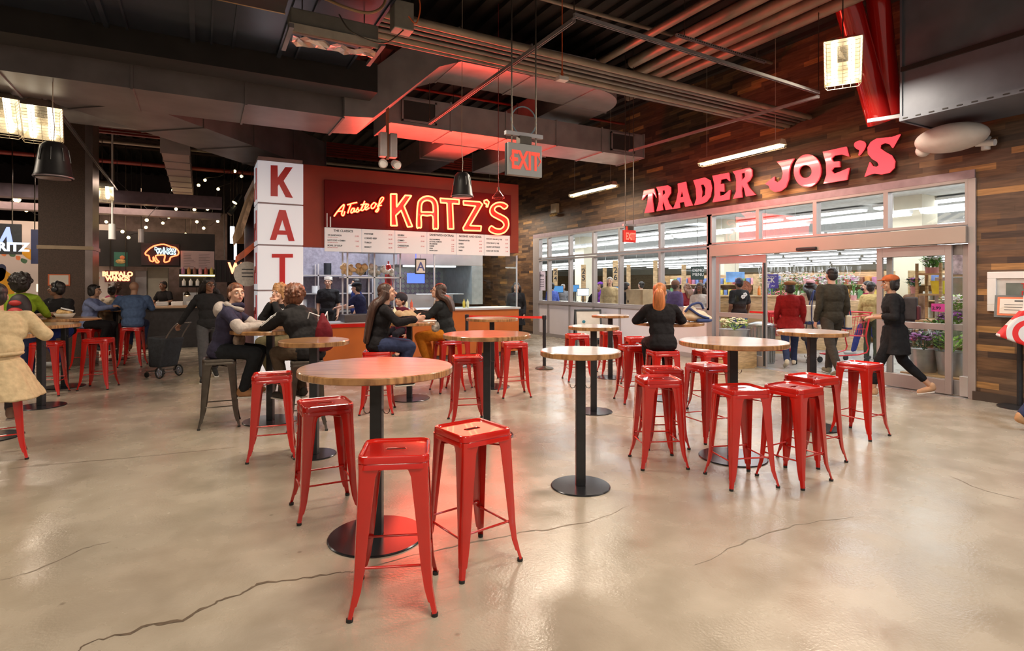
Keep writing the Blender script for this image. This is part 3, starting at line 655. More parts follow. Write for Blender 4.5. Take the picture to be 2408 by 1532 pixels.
# stall's left side: shingled eave, awning, round plaque
thing(MB().add([(XL - .01, 11.9, 3.55), (XL - .01, 15.1, 3.55), (XL - .26, 15.1, 2.72), (XL - .26, 11.9, 2.72), (XL - .01, 11.9, 3.30), (XL - .01, 15.1, 3.30), (XL - .24, 15.1, 2.50), (XL - .24, 11.9, 2.50)], [(0, 1, 2, 3), (4, 7, 6, 5), (0, 3, 7, 4), (1, 5, 6, 2), (2, 6, 7, 3), (0, 4, 5, 1)]), 'shingle_eave', M('straw_shingle', (.42, .27, .16), .8, 0, .6, 12, bump=.9, stretch=(1, 6, .6)), 'sloping straw eave on the left side of the deli stall', 'eave')
thing(MB().add([(XL - .005, 11.9, 2.42), (XL - .005, 15.1, 2.42), (XL - .2, 15.1, 2.25), (XL - .2, 11.9, 2.25), (XL - .005, 11.9, 2.30), (XL - .005, 15.1, 2.30), (XL - .2, 15.1, 2.1), (XL - .2, 11.9, 2.1)], [(0, 1, 2, 3), (4, 7, 6, 5), (0, 3, 7, 4), (1, 5, 6, 2), (2, 6, 7, 3), (0, 4, 5, 1)]), 'side_awning', M('orange_awning', (.75, .13, .03), .5), 'orange awning along the left side of the deli stall', 'awning')
pq = pY(598, 645, 12.2); rp = empty('round_plaque', (XL - .13, 12.2, pq.z)); tag(rp, 'round cream plaque hanging just left of the white pillar', 'plaque')
MB().cyl((0, -.02, 0), (0, .02, 0), .24, n=28).build('disc', M('plaque_cream', (.72, .66, .58), .5, 0, .15, 20), rp)
m = MB()
for q in range(3): m.bb((-.10, -.026, .08 - q * .07), (.10, -.02, .10 - q * .07))
m.build('printed_lines', BLACKTXT, rp)
# queue barrier
def stanchion(px, py, label):
    p = pz(px, py); r = empty('barrier_post', (p.x, p.y, 0)); tag(r, label, 'barrier post', 'queue barrier posts')
    MB().lathe([(0, 0), (.17, 0), (.175, .012), (.15, .03), (.05, .045), (.032, .06), (0, .06)], 32).build('base', GUN, r, smooth=True, edge=True)
    MB().cyl((0, 0, .05), (0, 0, .93), .032, n=20).build('pole', BLK, r, smooth=True, edge=True); MB().lathe([(0, .93), (.04, .93), (.04, 1.0), (.03, 1.01), (0, 1.01)], 20).build('belt_head', BLK, r, smooth=True, edge=True); return p
p1 = stanchion(1280, 868, 'black barrier post holding the right end of the red belt')
p2 = stanchion(1098, 862, 'black barrier post holding the left end of the red belt')
d = (p1 - p2).normalized(); n_ = Vector((-d.y, d.x, 0)) * .001
a, b = p2 + d * .041, p1 - d * .041
thing(MB().add([a + Vector((0, 0, .945)) + n_, b + Vector((0, 0, .945)) + n_, b + Vector((0, 0, .99)) + n_, a + Vector((0, 0, .99)) + n_, a + Vector((0, 0, .945)) - n_, b + Vector((0, 0, .945)) - n_, b + Vector((0, 0, .99)) - n_, a + Vector((0, 0, .99)) - n_], [(0, 1, 2, 3), (7, 6, 5, 4), (0, 4, 5, 1), (3, 2, 6, 7), (0, 3, 7, 4), (1, 5, 6, 2)]), 'barrier_belt', M('red_belt', (.75, .03, .02), .5), 'red webbing belt stretched between the two barrier posts', 'belt')
# ================================================================== shop sign letters
sj = empty('shop_sign', (WX, 7.0, 3.3)); tag(sj, 'big glowing red shop name in flared letters on the plank wall', 'sign')
SIGNRED = M('lit_red_acrylic', (.85, .04, .06), .22, 0, .02, 2, emis=(1, .075, .09), es=1.2, coat=.6)
def tj(L_, dx): return [pX(1500 + x / 3.7625, 310 + y / 3.7625, WX - dx) - sj.location for x, y in L_]
def ring(cx, cy, rx, ry, n=28, tilt=0): return [(cx + rx * math.cos(t) * math.cos(tilt) - ry * math.sin(t) * math.sin(tilt), cy + rx * math.cos(t) * math.sin(tilt) + ry * math.sin(t) * math.cos(tilt)) for t in [2 * PI * i / n for i in range(n)]]
def cv(l): return [tuple(p)[:2] for p in smooth_path([(x, y, 0) for x, y in l], 4, True)]
J = [
 [[(52, 520), (140, 503), (160, 582), (145, 548), (128, 540), (124, 600), (137, 710), (58, 720), (84, 630), (90, 555), (72, 558), (35, 605)]],
 [[(163, 490), (262, 475), (285, 490), (286, 540), (255, 592), (270, 635), (305, 682), (245, 693), (232, 640), (222, 605), (210, 650), (218, 692), (163, 703), (185, 620), (183, 540)], [(212, 520), (236, 516), (240, 545), (214, 572)]],
 [[(352, 460), (420, 443), (428, 500), (452, 590), (480, 652), (418, 663), (408, 620), (362, 628), (366, 674), (310, 683), (340, 610), (355, 530)], [(385, 510), (402, 575), (368, 583)]],
 [[(490, 430), (590, 405), (635, 430), (648, 500), (635, 575), (600, 620), (560, 638), (497, 650), (518, 590), (512, 500)], [(550, 470), (580, 465), (598, 500), (594, 560), (556, 592), (562, 530)]],
 [[(658, 390), (800, 363), (810, 437), (780, 412), (728, 425), (722, 465), (755, 460), (758, 530), (718, 528), (718, 570), (760, 560), (812, 515), (803, 600), (660, 625), (678, 560), (675, 460)]],
 [[(838, 352), (985, 318), (1005, 335), (1006, 390), (985, 430), (958, 452), (978, 495), (1035, 558), (955, 573), (938, 500), (920, 468), (912, 520), (918, 580), (840, 593), (868, 530), (870, 430), (860, 385)], [(912, 368), (945, 360), (948, 397), (917, 437)]],
 [[(1228, 265), (1380, 237), (1350, 290), (1335, 350), (1330, 420), (1305, 490), (1260, 525), (1210, 533), (1170, 510), (1158, 478), (1125, 462), (1205, 398), (1205, 432), (1235, 450), (1270, 420), (1283, 370), (1268, 310)]],
 [ring(1497, 345, 118, 146, 32, .06), ring(1480, 352, 58, 58, 24)],
 [[(1635, 178), (1840, 132), (1862, 218), (1800, 200), (1735, 210), (1708, 238), (1725, 265), (1780, 262), (1783, 312), (1730, 315), (1708, 345), (1735, 372), (1790, 352), (1865, 320), (1845, 425), (1642, 460), (1667, 380), (1664, 280)]],
 [cv([(1960, 78), (1918, 98), (1915, 130), (1940, 155), (1958, 165), (1952, 210), (1990, 165), (2010, 120), (1998, 88)])],
 [[(2318, 22), (2250, 143), (2228, 112), (2180, 98), (2142, 115), (2138, 145), (2180, 175), (2240, 208), (2270, 260), (2262, 320), (2220, 362), (2150, 378), (2085, 370), (2050, 378), (2005, 397), (2050, 268), (2072, 302), (2110, 312), (2130, 296), (2118, 268), (2070, 240), (2034, 195), (2030, 140), (2060, 90), (2110, 60), (2180, 52), (2250, 45)]]]
for k, loops in enumerate(J):
    if k in (0, 2, 4, 5, 6, 8, 10, 1, 3): pass
    f = MB().prism([tj(l, .14) for l in loops], (.03, 0, 0)).build('letter', SIGNRED, sj)
    MB().prism([tj(l, .108) for l in loops], (.07, 0, 0)).build('letter_return', M('dark_red_return', (.22, .01, .012), .4), f)
# ================================================================== under the ceiling
def duct(name, label, boxes, mat, seam=1.2, group=None, extra=None):
    r = empty(name, (0, 0, 0)); tag(r, label, 'duct', group); m = MB(); s = MB()
    for a, b in boxes:
        m.bb(a, b); ax = 0 if abs(b[0] - a[0]) > abs(b[1] - a[1]) else 1; L_ = b[ax] - a[ax]; n = max(1, int(L_ / seam))
        for i in range(n + 1):
            p0, p1 = list(a), list(b); c = a[ax] + L_ * i / n; p0[ax], p1[ax] = c - .014, c + .014
            for q in range(3):
                if q != ax: p0[q] -= .018; p1[q] += .018
            MB().bb(p0, p1).build('flange', mat, r)
    if extra: extra(m)
    m.build('duct_body', mat, r); return r
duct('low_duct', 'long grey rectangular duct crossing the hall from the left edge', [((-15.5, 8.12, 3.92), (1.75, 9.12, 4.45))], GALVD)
def rise(m):   # sloping piece and its round elbow
    P = [(1.75, 3.92), (2.15, 3.95), (3.15, 4.86), (3.45, 4.98)]; T = [(1.75, 4.45), (1.98, 4.5), (3.0, 5.42), (3.45, 5.5)]
    vs = [(x, y, z) for y in (8.05, 9.05) for x, z in P + T]
    for i in range(3):
        a, b, c, d = i, i + 1, i + 5, i + 4
        m.add([vs[k] for k in (a, b, c, d, a + 8, b + 8, c + 8, d + 8)], [(0, 1, 2, 3), (4, 7, 6, 5), (0, 4, 5, 1), (3, 2, 6, 7), (0, 3, 7, 4), (1, 5, 6, 2)])
    out = [(6.0 + 1.0 * math.sin(t), 9.0 - 1.0 * math.cos(t)) for t in [PI / 2 * i / 10 for i in range(11)]]
    poly = [(6.0, 9.0, 4.98)] + [(x, y, 4.98) for x, y in out]; m.prism([poly], (0, 0, .5))
duct('raised_duct', 'grey duct that slopes upwards over the deli and turns with a rounded elbow', [((3.45, 8.0, 4.98), (6.0, 9.0, 5.48)), ((6.0, 9.0, 4.98), (7.0, 12.5, 5.48))], GALV, extra=rise)
dr = duct('supply_duct', 'straight grey duct under the raised one, ending near the plank wall', [((2.75, 9.3, 4.28), (8.25, 10.2, 4.76))], GALV, 1.1)
for x in (2.95, 7.35):
    m = MB(); m.bb((x, 9.26, 4.33), (x + .62, 9.29, 4.71)); g = m.build('grille', M('grille_dark', (.03, .03, .03), .6), dr)
    m = MB(); [m.bb((x + a, 9.245, 4.33 + b), (x + c, 9.262, 4.33 + d)) for a, b, c, d in ((0, 0, .62, .03), (0, .35, .62, .38), (0, 0, .03, .38), (.59, 0, .62, .38))]; m.build('grille_frame', GALV, g)
duct('branch_duct', 'duct branch running over the neon sign, glowing red underneath', [((4.1, 10.2, 4.28), (4.85, 13.0, 4.70))], GALV)
duct('branch_duct', 'shorter duct branch right of the first, above the right half of the neon sign', [((5.7, 10.2, 4.28), (6.35, 12.4, 4.70))], GALV)
# diagonal duct at the left
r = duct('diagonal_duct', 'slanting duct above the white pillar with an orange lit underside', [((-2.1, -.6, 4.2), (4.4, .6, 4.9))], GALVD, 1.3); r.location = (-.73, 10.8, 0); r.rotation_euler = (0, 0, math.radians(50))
duct('strap_duct', 'narrow pale duct with black straps left of the white pillar', [((-.68, 13.2, 4.2), (-.2, 19.5, 4.5))], M('pale_duct', (.46, .38, .38), .5, .3, .08, 3), .9)
# black plenum
r = duct('black_plenum', 'huge blue-black sheet metal duct box filling the upper left', [((-15.5, 3.0, 4.36), (1.65, 7.4, 5.3))], DKM, 1.25)
for i, x in enumerate((-.9, -.1, .8)):
    MB().bb((x, 5.52, 4.32), (x + .05, 7.4, 4.36)).build('stiffener', DKM, r); MB().bb((x + .2, 5.52, 4.33), (x + .22, 7.4, 4.36)).build('stiffener', DKM, r)
thing(MB().bb((-15.5, 7.46, 4.12), (2.05, 7.86, 4.5)), 'black_beam', DARK, 'long black beam under the upper left duct box, above the grey duct', 'beam')
r = empty('dark_canopy_box', (0, 0, 0)); tag(r, 'dark box with a thin brass edge at the very top left', 'duct')
MB().bb((-15.5, 3.2, 4.02), (.66, 5.48, 4.31)).build('box_body', DARK, r); MB().bb((-15.5, 5.48, 4.02), (.67, 5.5, 4.035)).build('brass_edge', M('brass', (.42, .26, .10), .35, .8), r)
# big duct at the right and the wrapped round one
r = duct('wall_duct', 'massive dark blue-grey duct hanging at the top right corner', [((8.3, -5.5, 3.8), (9.36, 4.25, 5.9))], M('blue_grey_duct', (.13, .15, .19), .5, .2, .2, 2), 30)
for z in (4.45,): MB().bb((8.27, -5.5, z), (8.3, 4.25, z + .06)).build('rib', DARK, r)
MB().bb((8.24, -5.5, 3.78), (8.32, 4.25, 3.84)).build('bottom_angle', M('blue_grey_duct', (.1, .1, .1)), r)
m = MB()
for k in range(60): m.bb((8.235, -5.0 + k * .155, 3.80), (8.24, -4.94 + k * .155, 3.815))
m.build('slots', RUB, r)
wt = pX(2236, 318, 8.93); rp = empty('wrapped_tank', (8.93, wt.y, 3.575)); tag(rp, 'round white wrapped duct end bulging under the massive right hand duct', 'duct')
m = MB(); m.ell((0, 0, 0), (.30, .43, .19), n=28, k=16); m.build('wrapping', M('white_wrap', (.62, .58, .55), .6, 0, .08, 5, bump=.35), rp, smooth=True)
MB().ell((.05, .36, -.09), (.08, .10, .09), n=10).build('loose_flap', M('white_wrap', (.6, .6, .6)), rp, smooth=True)
cmr = pX(2318, 335, WX - .12); r = empty('security_camera', cmr); tag(r, 'white security camera on the plank wall right of the wrapped duct', 'security camera')
MB().cyl((.12, 0, .08), (0, 0, .02), .018).build('arm', WHITE, r); MB().cyl((-.02, .10, 0), (-.04, -.12, -.03), .04, .045, 16).build('camera_body', WHITE, r); MB().cyl((0, 0, -.10), (0, 0, -.02), .05, .05, 16).build('dome', WHITE, r)
# red riser pipes and strut bracket
RP = M('red_glossy_pipe', (.55, .010, .008), .16, .1, .06, 2, coat=1)
def pipe(a, b, r, mat, name, label, cat='pipe', group=None, mid=None, n=16):
    m = MB(); P = [Vector(a)] + [Vector(q) for q in (mid or [])] + [Vector(b)]; m.tube(P, r, n); return thing(m, name, mat, label, cat, group, smooth=True)
pipe(pz(2070, 288, 3.95), pz(1975, -60, 5.9), .17, RP, 'red_riser', 'left one of two fat glossy red pipes at the top right', group='red riser pipes', n=24)
pipe(pz(2094, 270, 4.05), pz(2058, -60, 5.9), .15, RP, 'red_riser', 'right one of two fat glossy red pipes at the top right, beside the massive duct', group='red riser pipes', n=24)
thing(MB().bar(pz(2040, 285, 3.93), pz(2118, 273, 3.93), .05, .05), 'strut_bracket', GALV, 'short grey strut under the red riser pipes', 'bracket')
# conduits along X ending at the plank wall
for i, (ya, yb, rr) in enumerate(((14, 276, .045), (25, 284, .03), (33, 291, .022), (40, 298, .028), (48, 306, .045), (58, 314, .03))):
    b = pX(1905, 276, WX - .03) + Vector((0, .105 * i, -.012 * i)); a = b.copy(); a.x = 1.72; a.y = b.y - .2
    lab = ['topmost', 'second', 'third', 'fourth', 'fifth and thickest', 'lowest'][i] + ' conduit of the bundle that crosses the hall to the plank wall'
    pipe(a, b, rr, PIPE if i in (0, 4) else M('grey_conduit', (.22, .20, .18), .4, .6, .2, 4), 'conduit', lab, group='conduits to the plank wall')
# beige pipes along the wall, running away
for i, (xa, ya, xb, yb) in enumerate(((1500, 110, 1790, -10), (1470, 160, 1850, 5), (1490, 185, 1905, 10), (1510, 205, 1950, 22), (1400, 125, 1700, -15))):
    a, b = pz(xa, ya, 5.5), pz(xb, yb, 5.5); d = (a - b).normalized(); a = a + d * .6; b = b - d * 3
    b.x = a.x = (a.x + b.x) / 2 - .0; pipe(a, b, .09 if i < 4 else .06, PIPE, 'overhead_pipe', ['third', 'second', 'nearest the wall but one', 'nearest the wall', 'thinnest and leftmost'][i] + ' of the fat beige pipes at the upper right', group='beige overhead pipes', n=20)
# hanging strut frame
def rod(x, y, z0, label='thin steel hanger rod reaching to the ceiling', r=.006, g='hanger rods'): return pipe((x, y, z0), (x, y, 5.96), r, GUN, 'hanger_rod', label, 'rod', g, n=6)
UZ = 4.3; U = [pz(1350, 40, UZ), pz(1925, 222, UZ), pz(1480, 352, UZ), pz(1010, 286, UZ)]
def strut(a, b, label, holes=True):
    r = empty('slotted_strut', a); tag(r, label, 'strut', 'slotted struts hung from the ceiling'); d = (b - a); L_ = d.length; q = d.to_track_quat('X', 'Z'); r.rotation_mode = 'QUATERNION'; r.rotation_quaternion = q
    m = MB(); m.bb((0, -.021, .036), (L_, .021, .040)); m.bb((0, -.021, 0), (L_, -.017, .04)); m.bb((0, .017, 0), (L_, .021, .04)); m.bb((0, -.021, 0), (L_, -.011, .003)); m.bb((0, .011, 0), (L_, .021, .003)); m.build('channel', GALV, r)
    if holes:
        m = MB()
        for k in range(int(L_ / .05)): m.bb((k * .05 + .01, -.0225, .012), (k * .05 + .038, -.0205, .028))
        m.build('slots', RUB, r)
    return r
strut(U[0], U[1], 'grey slotted strut running right from the top centre to the red pipes', False); strut(U[0] + Vector((0, 0, -.05)), U[3] + Vector((0, 0, -.05)), 'dark slotted strut running from the top centre down to the left')
strut(U[1] + Vector((0, 0, -.05)), U[2] + Vector((0, 0, -.05)), 'slotted strut running from the red pipes back to the left over the shop sign')
strut(pz(1590, 85, 5.2), pz(1800, 150, 5.2), 'short slotted strut carrying the beige pipes')
for px_, py_ in ((1610, 91), (1780, 144)): q_ = pz(px_, py_, 5.2); rod(q_.x, q_.y, 5.24, 'hanger rod of the ' + ('left' if px_ < 1700 else 'right') + ' end of the short strut under the beige pipes')
strut(pz(115, 235, 3.95), pz(345, 545, 3.95), 'long strut at the left carrying the row of cage lamps')
for (x, y, z), nm in ((U[0], 'at the top centre corner of the strut frame'), (U[1], 'at the right end of the strut frame'), (U[2], 'at the far right corner of the strut frame'), (U[3], 'at the far left corner of the strut frame')): rod(x, y, z + .04, 'thin steel hanger rod ' + nm)
for i, (px, py, z) in enumerate(((1110, 150, 5.0), (1425, 200, 5.0), (1080, 300, 4.76), (1340, 330, 4.76), (905, 300, 4.45), (700, 290, 4.45), (640, 270, 4.45))):
    p = pz(px, py, z); rod(p.x, p.y + .3, z, 'thin hanger rod above the ' + ['start of the raised duct', 'elbow of the raised duct', 'left part of the supply duct', 'right part of the supply duct', 'right end of the low duct', 'low duct, second rod from its right end', 'low duct, third rod from its right end'][i])
# ------------------------------------------------------------------ exit signs
def exit_sign(px, py, d, wd, hg, label, face, txt, up, arrows=True):
    c = pd(px, py, d); r = empty('exit_sign', c); tag(r, label, 'exit sign')
    MB().bb((-wd / 2, -.03, -hg / 2), (wd / 2, .03, hg / 2)).build('sign_box', face, r, bevel=.004)
    MB().bb((-wd / 2 - .004, .004, -hg / 2), (-wd / 2, .034, hg / 2)).build('side_plate', BLK, r)
    text('EXIT', hg * .80, txt, r, (0, -.032, -hg * .29), RX, align='CENTER', bold=.006, depth=.002, sx=.62)
    if arrows:
        for s in (1, -1):
            x = s * wd * .46; m = MB(); m.bar((x, -.033, 0), (x - s * .03, -.033, .045), .012, .003); m.bar((x, -.033, 0), (x - s * .03, -.033, -.045), .012, .003); m.build('arrow', txt, r)
    m = MB()
    for x in (-wd * .36, wd * .36): m.cyl((x, 0, hg / 2), (x, 0, up - c.z), .007, n=8)
    m.build('hanger', GUN, r); MB().bb((-wd * .55, -.02, hg / 2 + .07), (wd * .55, .02, hg / 2 + .105)).build('strut_bar', GALV, r)
    MB().bb((-.06, -.035, hg / 2 + .0), (.06, .035, hg / 2 + .07)).build('mounting_canopy', GUN, r)
    return r
e1 = exit_sign(1232, 378, 5.2, .35, .29, 'grey exit sign with red letters hanging in the centre of the hall', M('exit_face_grey', (.30, .31, .31), .4, .2, .03), E('exit_red', (1, .075, .04), 1.0), 5.96)
m = MB(); m.tube([(.13 * math.cos(t) + 0, 0, .36 + .13 * math.sin(t)) for t in [2 * PI * i / 24 for i in range(24)]], .006, 6, closed=True); m.build('cable_loop', M('blue_grey_cable', (.10, .16, .2), .5), e1, smooth=True)
exit_sign(1480, 556, 10.0, .25, .21, 'small red exit sign hanging before the shop windows', M('exit_face_red', (.45, .02, .015), .4, 0, .03, emis=(1, .03, .02), es=.35), E('exit_bright_red', (1, .16, .10), 1.6), 5.96, False)
# ------------------------------------------------------------------ speakers
def speaker(px, py, d, R_, label):
    c = pd(px, py, d); r = empty('pendant_speaker', c); tag(r, label, 'speaker'); h = R_ * 2.3
    MB().lathe([(0, h * .5), (R_ * .45, h * .48), (R_ * .68, h * .38), (R_ * .8, h * .1), (R_ * .97, -h * .38), (R_ * 1.04, -h * .44), (R_, -h * .5), (R_ * .9, -h * .5), (R_ * .85, -h * .44), (0, -h * .44)], 32).build('speaker_shell', M('speaker_black', (.014, .013, .014), .4), r, smooth=True, edge=True)
    MB().lathe([(R_ * .98, -h * .50), (R_ * 1.05, -h * .46), (R_ * 1.0, -h * .44)], 32).build('rim', M('speaker_rim', (.25, .20, .22), .3, .3), r, smooth=True)
    m = MB()
    for k in range(8):
        a = k * PI / 4; m.tube([(R_ * .86 * math.cos(a), R_ * .86 * math.sin(a), -h * .05), (R_ * .74 * math.cos(a), R_ * .74 * math.sin(a), h * .3)], .007, 6)
    m.build('rib', M('speaker_black', (0, 0, 0)), r)
    MB().tube([(0, 0, h * .48), (.01, 0, h * .9), (-.008, 0, h * 1.3), (0, 0, 5.96 - c.z)], .005, 6).build('cable', M('cord_cream', (.5, .45, .36), .6), r); return r
speaker(1087, 435, 8.6, .165, 'black bell shaped speaker hanging in front of the neon sign')
speaker(126, 377, 6.6, .185, 'black bell shaped speaker hanging at the left under the cage lamps')
# small red tinted glass lamp
c = pd(1172, 462, 8.9); r = empty('glass_pendant', c); tag(r, 'small clear glass pendant on a red cord before the last neon letter', 'pendant lamp')
MB().lathe([(.02, .10), (.05, .05), (.09, .0), (.10, -.03), (.095, -.03), (.085, 0), (.045, .045), (.015, .09)], 20).build('glass_shade', glass('pendant_glass', (.95, .85, .85)), r, smooth=True)
MB().cyl((0, 0, .08), (0, 0, .14), .02).build('socket', GUN, r); MB().tube([(0, 0, .14), (0, 0, 5.96 - c.z)], .005, 6).build('cord', M('red_cord', (.25, .03, .03), .5), r)
# twin emergency lights
def emergency(c, label, rz, n, face, up=None):
    r = empty('emergency_light', c, rz); tag(r, label, 'emergency light')
    if n == 2:
        for s in (-1, 1):
            MB().bb((s * .062 - .042, -.05, -.13), (s * .062 + .042, .05, .16)).build('battery_box', face, r, bevel=.008)
            l = MB().cyl((s * .07, -.03, -.20), (s * .085, -.10, -.235), .045, .055, 20).build('lamp_head', M('clear_plastic_grey', (.48, .44, .43), .2, .2), r, smooth=True, edge=True)
            MB().ell((s * .086, -.105, -.237), (.045, .015, .045), n=16).build('lens', M('lens', (.75, .70, .68), .1), l, smooth=True)
        MB().bb((-.015, .0, -.15), (.015, .03, up - c.z if up else .2)).build('mounting_rail', M('rust_rail', (.30, .13, .07), .6), r)
    else:
        MB().bb((-.15, -.06, -.02), (.15, .06, .26)).build('battery_box', face, r, bevel=.01)
        for k in range(4):
            x = -.12 + k * .08; MB().cyl((x, -.02, -.06), (x, -.09, -.09), .035, .04, 16).build('lamp_head', M('amber_lamp', (.62, .45, .20), .25), r, smooth=True, edge=True)
    return r
EM = emergency(pd(912, 345, 8.6), 'pale twin emergency light hanging below the low duct', 0, 2, M('pale_grey_box', (.45, .41, .42), .4, .1), 4.16); EM.scale = (1.25, 1.25, 1.25)
emergency(pX(1305, 500, WX - .062), 'cream emergency light with four lamps on the plank wall', -PI / 2, 4, M('cream_box', (.62, .54, .36), .4))
# ------------------------------------------------------------------ lamps
TUBE = E('tube_warm', (1, .83, .58), 14)
def strip(y0, y1, label, X=8.6, z=3.95):
    r = empty('strip_light', (X, (y0 + y1) / 2, z)); tag(r, label, 'strip light', 'strip lights along the plank wall'); h = (y1 - y0) / 2
    MB().add([(-.10, -h, .0), (.10, -h, .0), (.05, -h, .09), (-.05, -h, .09), (-.10, h, .0), (.10, h, .0), (.05, h, .09), (-.05, h, .09)], [(3, 2, 1, 0), (4, 5, 6, 7), (0, 3, 7, 4), (1, 5, 6, 2), (2, 6, 7, 3)]).build('housing', M('strip_housing', (.42, .34, .24), .45, .2), r)
    for s in (-.045, .045): MB().cyl((s, -h + .03, -.02), (s, h - .03, -.02), .019, n=10).build('tube', TUBE, r, smooth=True)
    m = MB()
    for k in range(14):
        y = -h + .02 + k * .045 if k < 7 else h - .02 - (k - 7) * .045
        m.tube([(-.10, y, 0), (-.09, y, -.05), (0, y, -.065), (.09, y, -.05), (.10, y, 0)], .0025, 5)
    for x in (-.09, 0, .09): m.tube([(x, -h, -.05), (x, h, -.05)], .002, 4)
    m.build('wire_guard', M('guard_wire', (.6, .52, .38), .4, .5), r)
    m = MB()
    for s in (-1, 1): m.tube([(0, s * (h - .15), .09), (0, s * (h - .15), 5.96 - z)], .004, 5)
    m.build('chain', M('cord_cream', (.5, .45, .36)), r); return r
strip(6.25, 8.05, 'long lit strip light hanging above the letters of the shop sign'); strip(10.7, 12.5, 'lit strip light hanging left of the shop sign')
strip(16.8, 18.6, 'farthest lit strip light, glimpsed past the right end of the deli wall', 8.4)
area('strip_lamp_light', (8.2, 16.5, 3.86), (.3, 1.7), 110, WARM)
for y0 in (6.9, 11.4): area('strip_lamp_light', (8.5, y0 + .2, 3.86), (.2, 1.7), 38, WARM)
LAMPW = E('heater_lamp', (1, .86, .62), 8)
def cage_lamp(c, label, rz=0, tilt=0):
    r = empty('cage_lamp', c, rz); tag(r, label, 'lamp', 'bright cage lamps'); r.rotation_euler = (tilt, 0, rz)
    a, b, h = .22, .36, .16
    MB().add([(-a, -b, -.02), (a, -b, -.02), (a, b, -.02), (-a, b, -.02), (-a * .5, -b * .75, h), (a * .5, -b * .75, h), (a * .5, b * .75, h), (-a * .5, b * .75, h)], [(4, 5, 6, 7), (0, 4, 7, 3), (1, 2, 6, 5), (0, 1, 5, 4), (3, 7, 6, 2)]).build('reflector', M('reflector_metal', (.75, .68, .55), .25, .8), r)
    for s in (-.10, .10): MB().cyl((s, -b * .85, .01), (s, b * .85, .01), .035, n=12).build('tube', LAMPW, r, smooth=True)
    m = MB()
    for k in range(13):
        y = -b + 2 * b * k / 12; m.tube([(-a, y, -.02), (-a * .85, y, -.09), (a * .85, y, -.09), (a, y, -.02)], .003, 5)
    for x in (-a * .85, -a * .42, 0, a * .42, a * .85): m.tube([(x, -b, -.09), (x, b, -.09)], .003, 5)
    for x in (-a, a): m.tube([(x, -b, -.02), (x, b, -.02)], .006, 6)
    m.build('wire_cage', M('guard_wire', (.6, .5, .4)), r)
    MB().bb((-.08, -.12, h), (.08, .12, h + .10)).build('ballast', GUN, r); q0 = Vector((0, 0, h + .1)); q1 = Euler((tilt, 0, rz)).to_matrix().inverted() @ Vector((0, 0, 5.96 - c.z)); MB().tube([q0, q1], .008, 6).build('hanger', GUN, r); return r
cage_lamp(pz(98, 288, 3.7), 'largest bright cage lamp at the upper left', .15, -.42); cage_lamp(pz(-6, 268, 3.7), 'bright cage lamp cut by the left picture edge', .15, -.42)
cage_lamp(pz(240, 452, 3.7), 'second bright cage lamp in the row going away at the left', .1, -.3); cage_lamp(pz(320, 522, 3.7), 'farthest bright cage lamp in the row at the left', .1, -.3)
cage_lamp(pd(1982, 145, 7.6), 'bright cage lamp hanging beside the red riser pipes', -1.02, -.62)
area('cage_lamp_light', pd(1982, 152, 7.6) + Vector((0, 0, -.2)), (.4, .6), 60, WARM)
# foil wrapped heater at the top
c = Vector((1.17, 5.85, 4.0)); r = empty('ceiling_heater', c); tag(r, 'hanging heater wrapped in silver foil at the top centre left', 'heater')
MB().bb((-.42, -.1, .06), (.42, .14, .22)).build('housing', M('heater_grey', (.22, .21, .19), .5, .3), r, bevel=.01)
MB().bb((-.44, -.13, -.02), (.44, -.10, .06)).build('rail', M('rail_pale', (.55, .50, .42), .4, .3), r)
m = MB(); cells = []
for i in range(15):
    for j in range(5): cells.append((-.40 + i * .057, -.12 + j * .05 + rnd.uniform(-.012, .012), -.03 - rnd.uniform(0, .05)))
m.add(cells, [(i * 5 + j, i * 5 + j + 1, (i + 1) * 5 + j + 1, (i + 1) * 5 + j) for i in range(14) for j in range(4)]); o = m.build('foil_wrap', M('foil', (.60, .50, .48), .22, .95, .1), r); sd = o.modifiers.new('s', 'SOLIDIFY'); sd.thickness = .004
m = MB()
for s in (-.43, .43): MB().bb((s - .02, -.25, -.04), (s + .02, .35, 0)).build('perforated_rail', GALVD, r); MB().tube([(s * .7, 0, .2), (s * .7, 0, 4.355 - c.z if s < 0 else 4.355 - c.z)], .006).build('hanger', GUN, r)
c = pz(945, 45, 4.25); r = empty('junction_box', c); tag(r, 'grey electrical box with orange cable at the top centre', 'electrical box')
MB().bb((-.10, -.08, -.13), (.10, .08, .15)).build('box_body', M('box_grey', (.34, .33, .29), .4, .4), r, bevel=.008); MB().tube(smooth_path([(.08, -.08, .4), (.16, -.09, .15), (.12, -.09, -.05), (.04, -.09, 0)], 5), .007, 6).build('orange_cable', M('orange_cable', (.7, .14, .04), .5), r)
MB().tube(smooth_path([(0, -.05, -.13), (-.2, -.05, -.30), (-.5, -.05, -.26), (-.62, -.02, -.1)], 6), .007, 6).build('grey_cable', GUN, r); MB().tube([(0, 0, .15), (0, 0, 5.96 - c.z)], .012, 8).build('hanger', GUN, r)
thing(MB().tube(smooth_path([pz(760, -5, 4.2), pz(820, 20, 4.1), pz(868, 30, 4.1), pz(900, 15, 4.2), pz(910, -20, 4.4)], 5), .014, 8), 'sagging_cable', M('brown_cable', (.30, .19, .10), .5), 'brown cable sagging at the very top above the foil heater', 'cable', smooth=True)
# hanging tag on an orange cord
c = pd(1322, 186, 7.2); r = empty('hanging_sensor', c); tag(r, 'small white sensor box hanging on an orange cord', 'sensor')
MB().bb((-.07, -.05, -.025), (.07, .05, .025)).build('sensor_body', WHITE, r, bevel=.006); MB().tube([(0, 0, .025), (0, 0, .15), (0, 0, 5.96 - c.z)], [.02, .006, .005], 6).build('cord', M('orange_cable', (.7, .2, .05)), r)
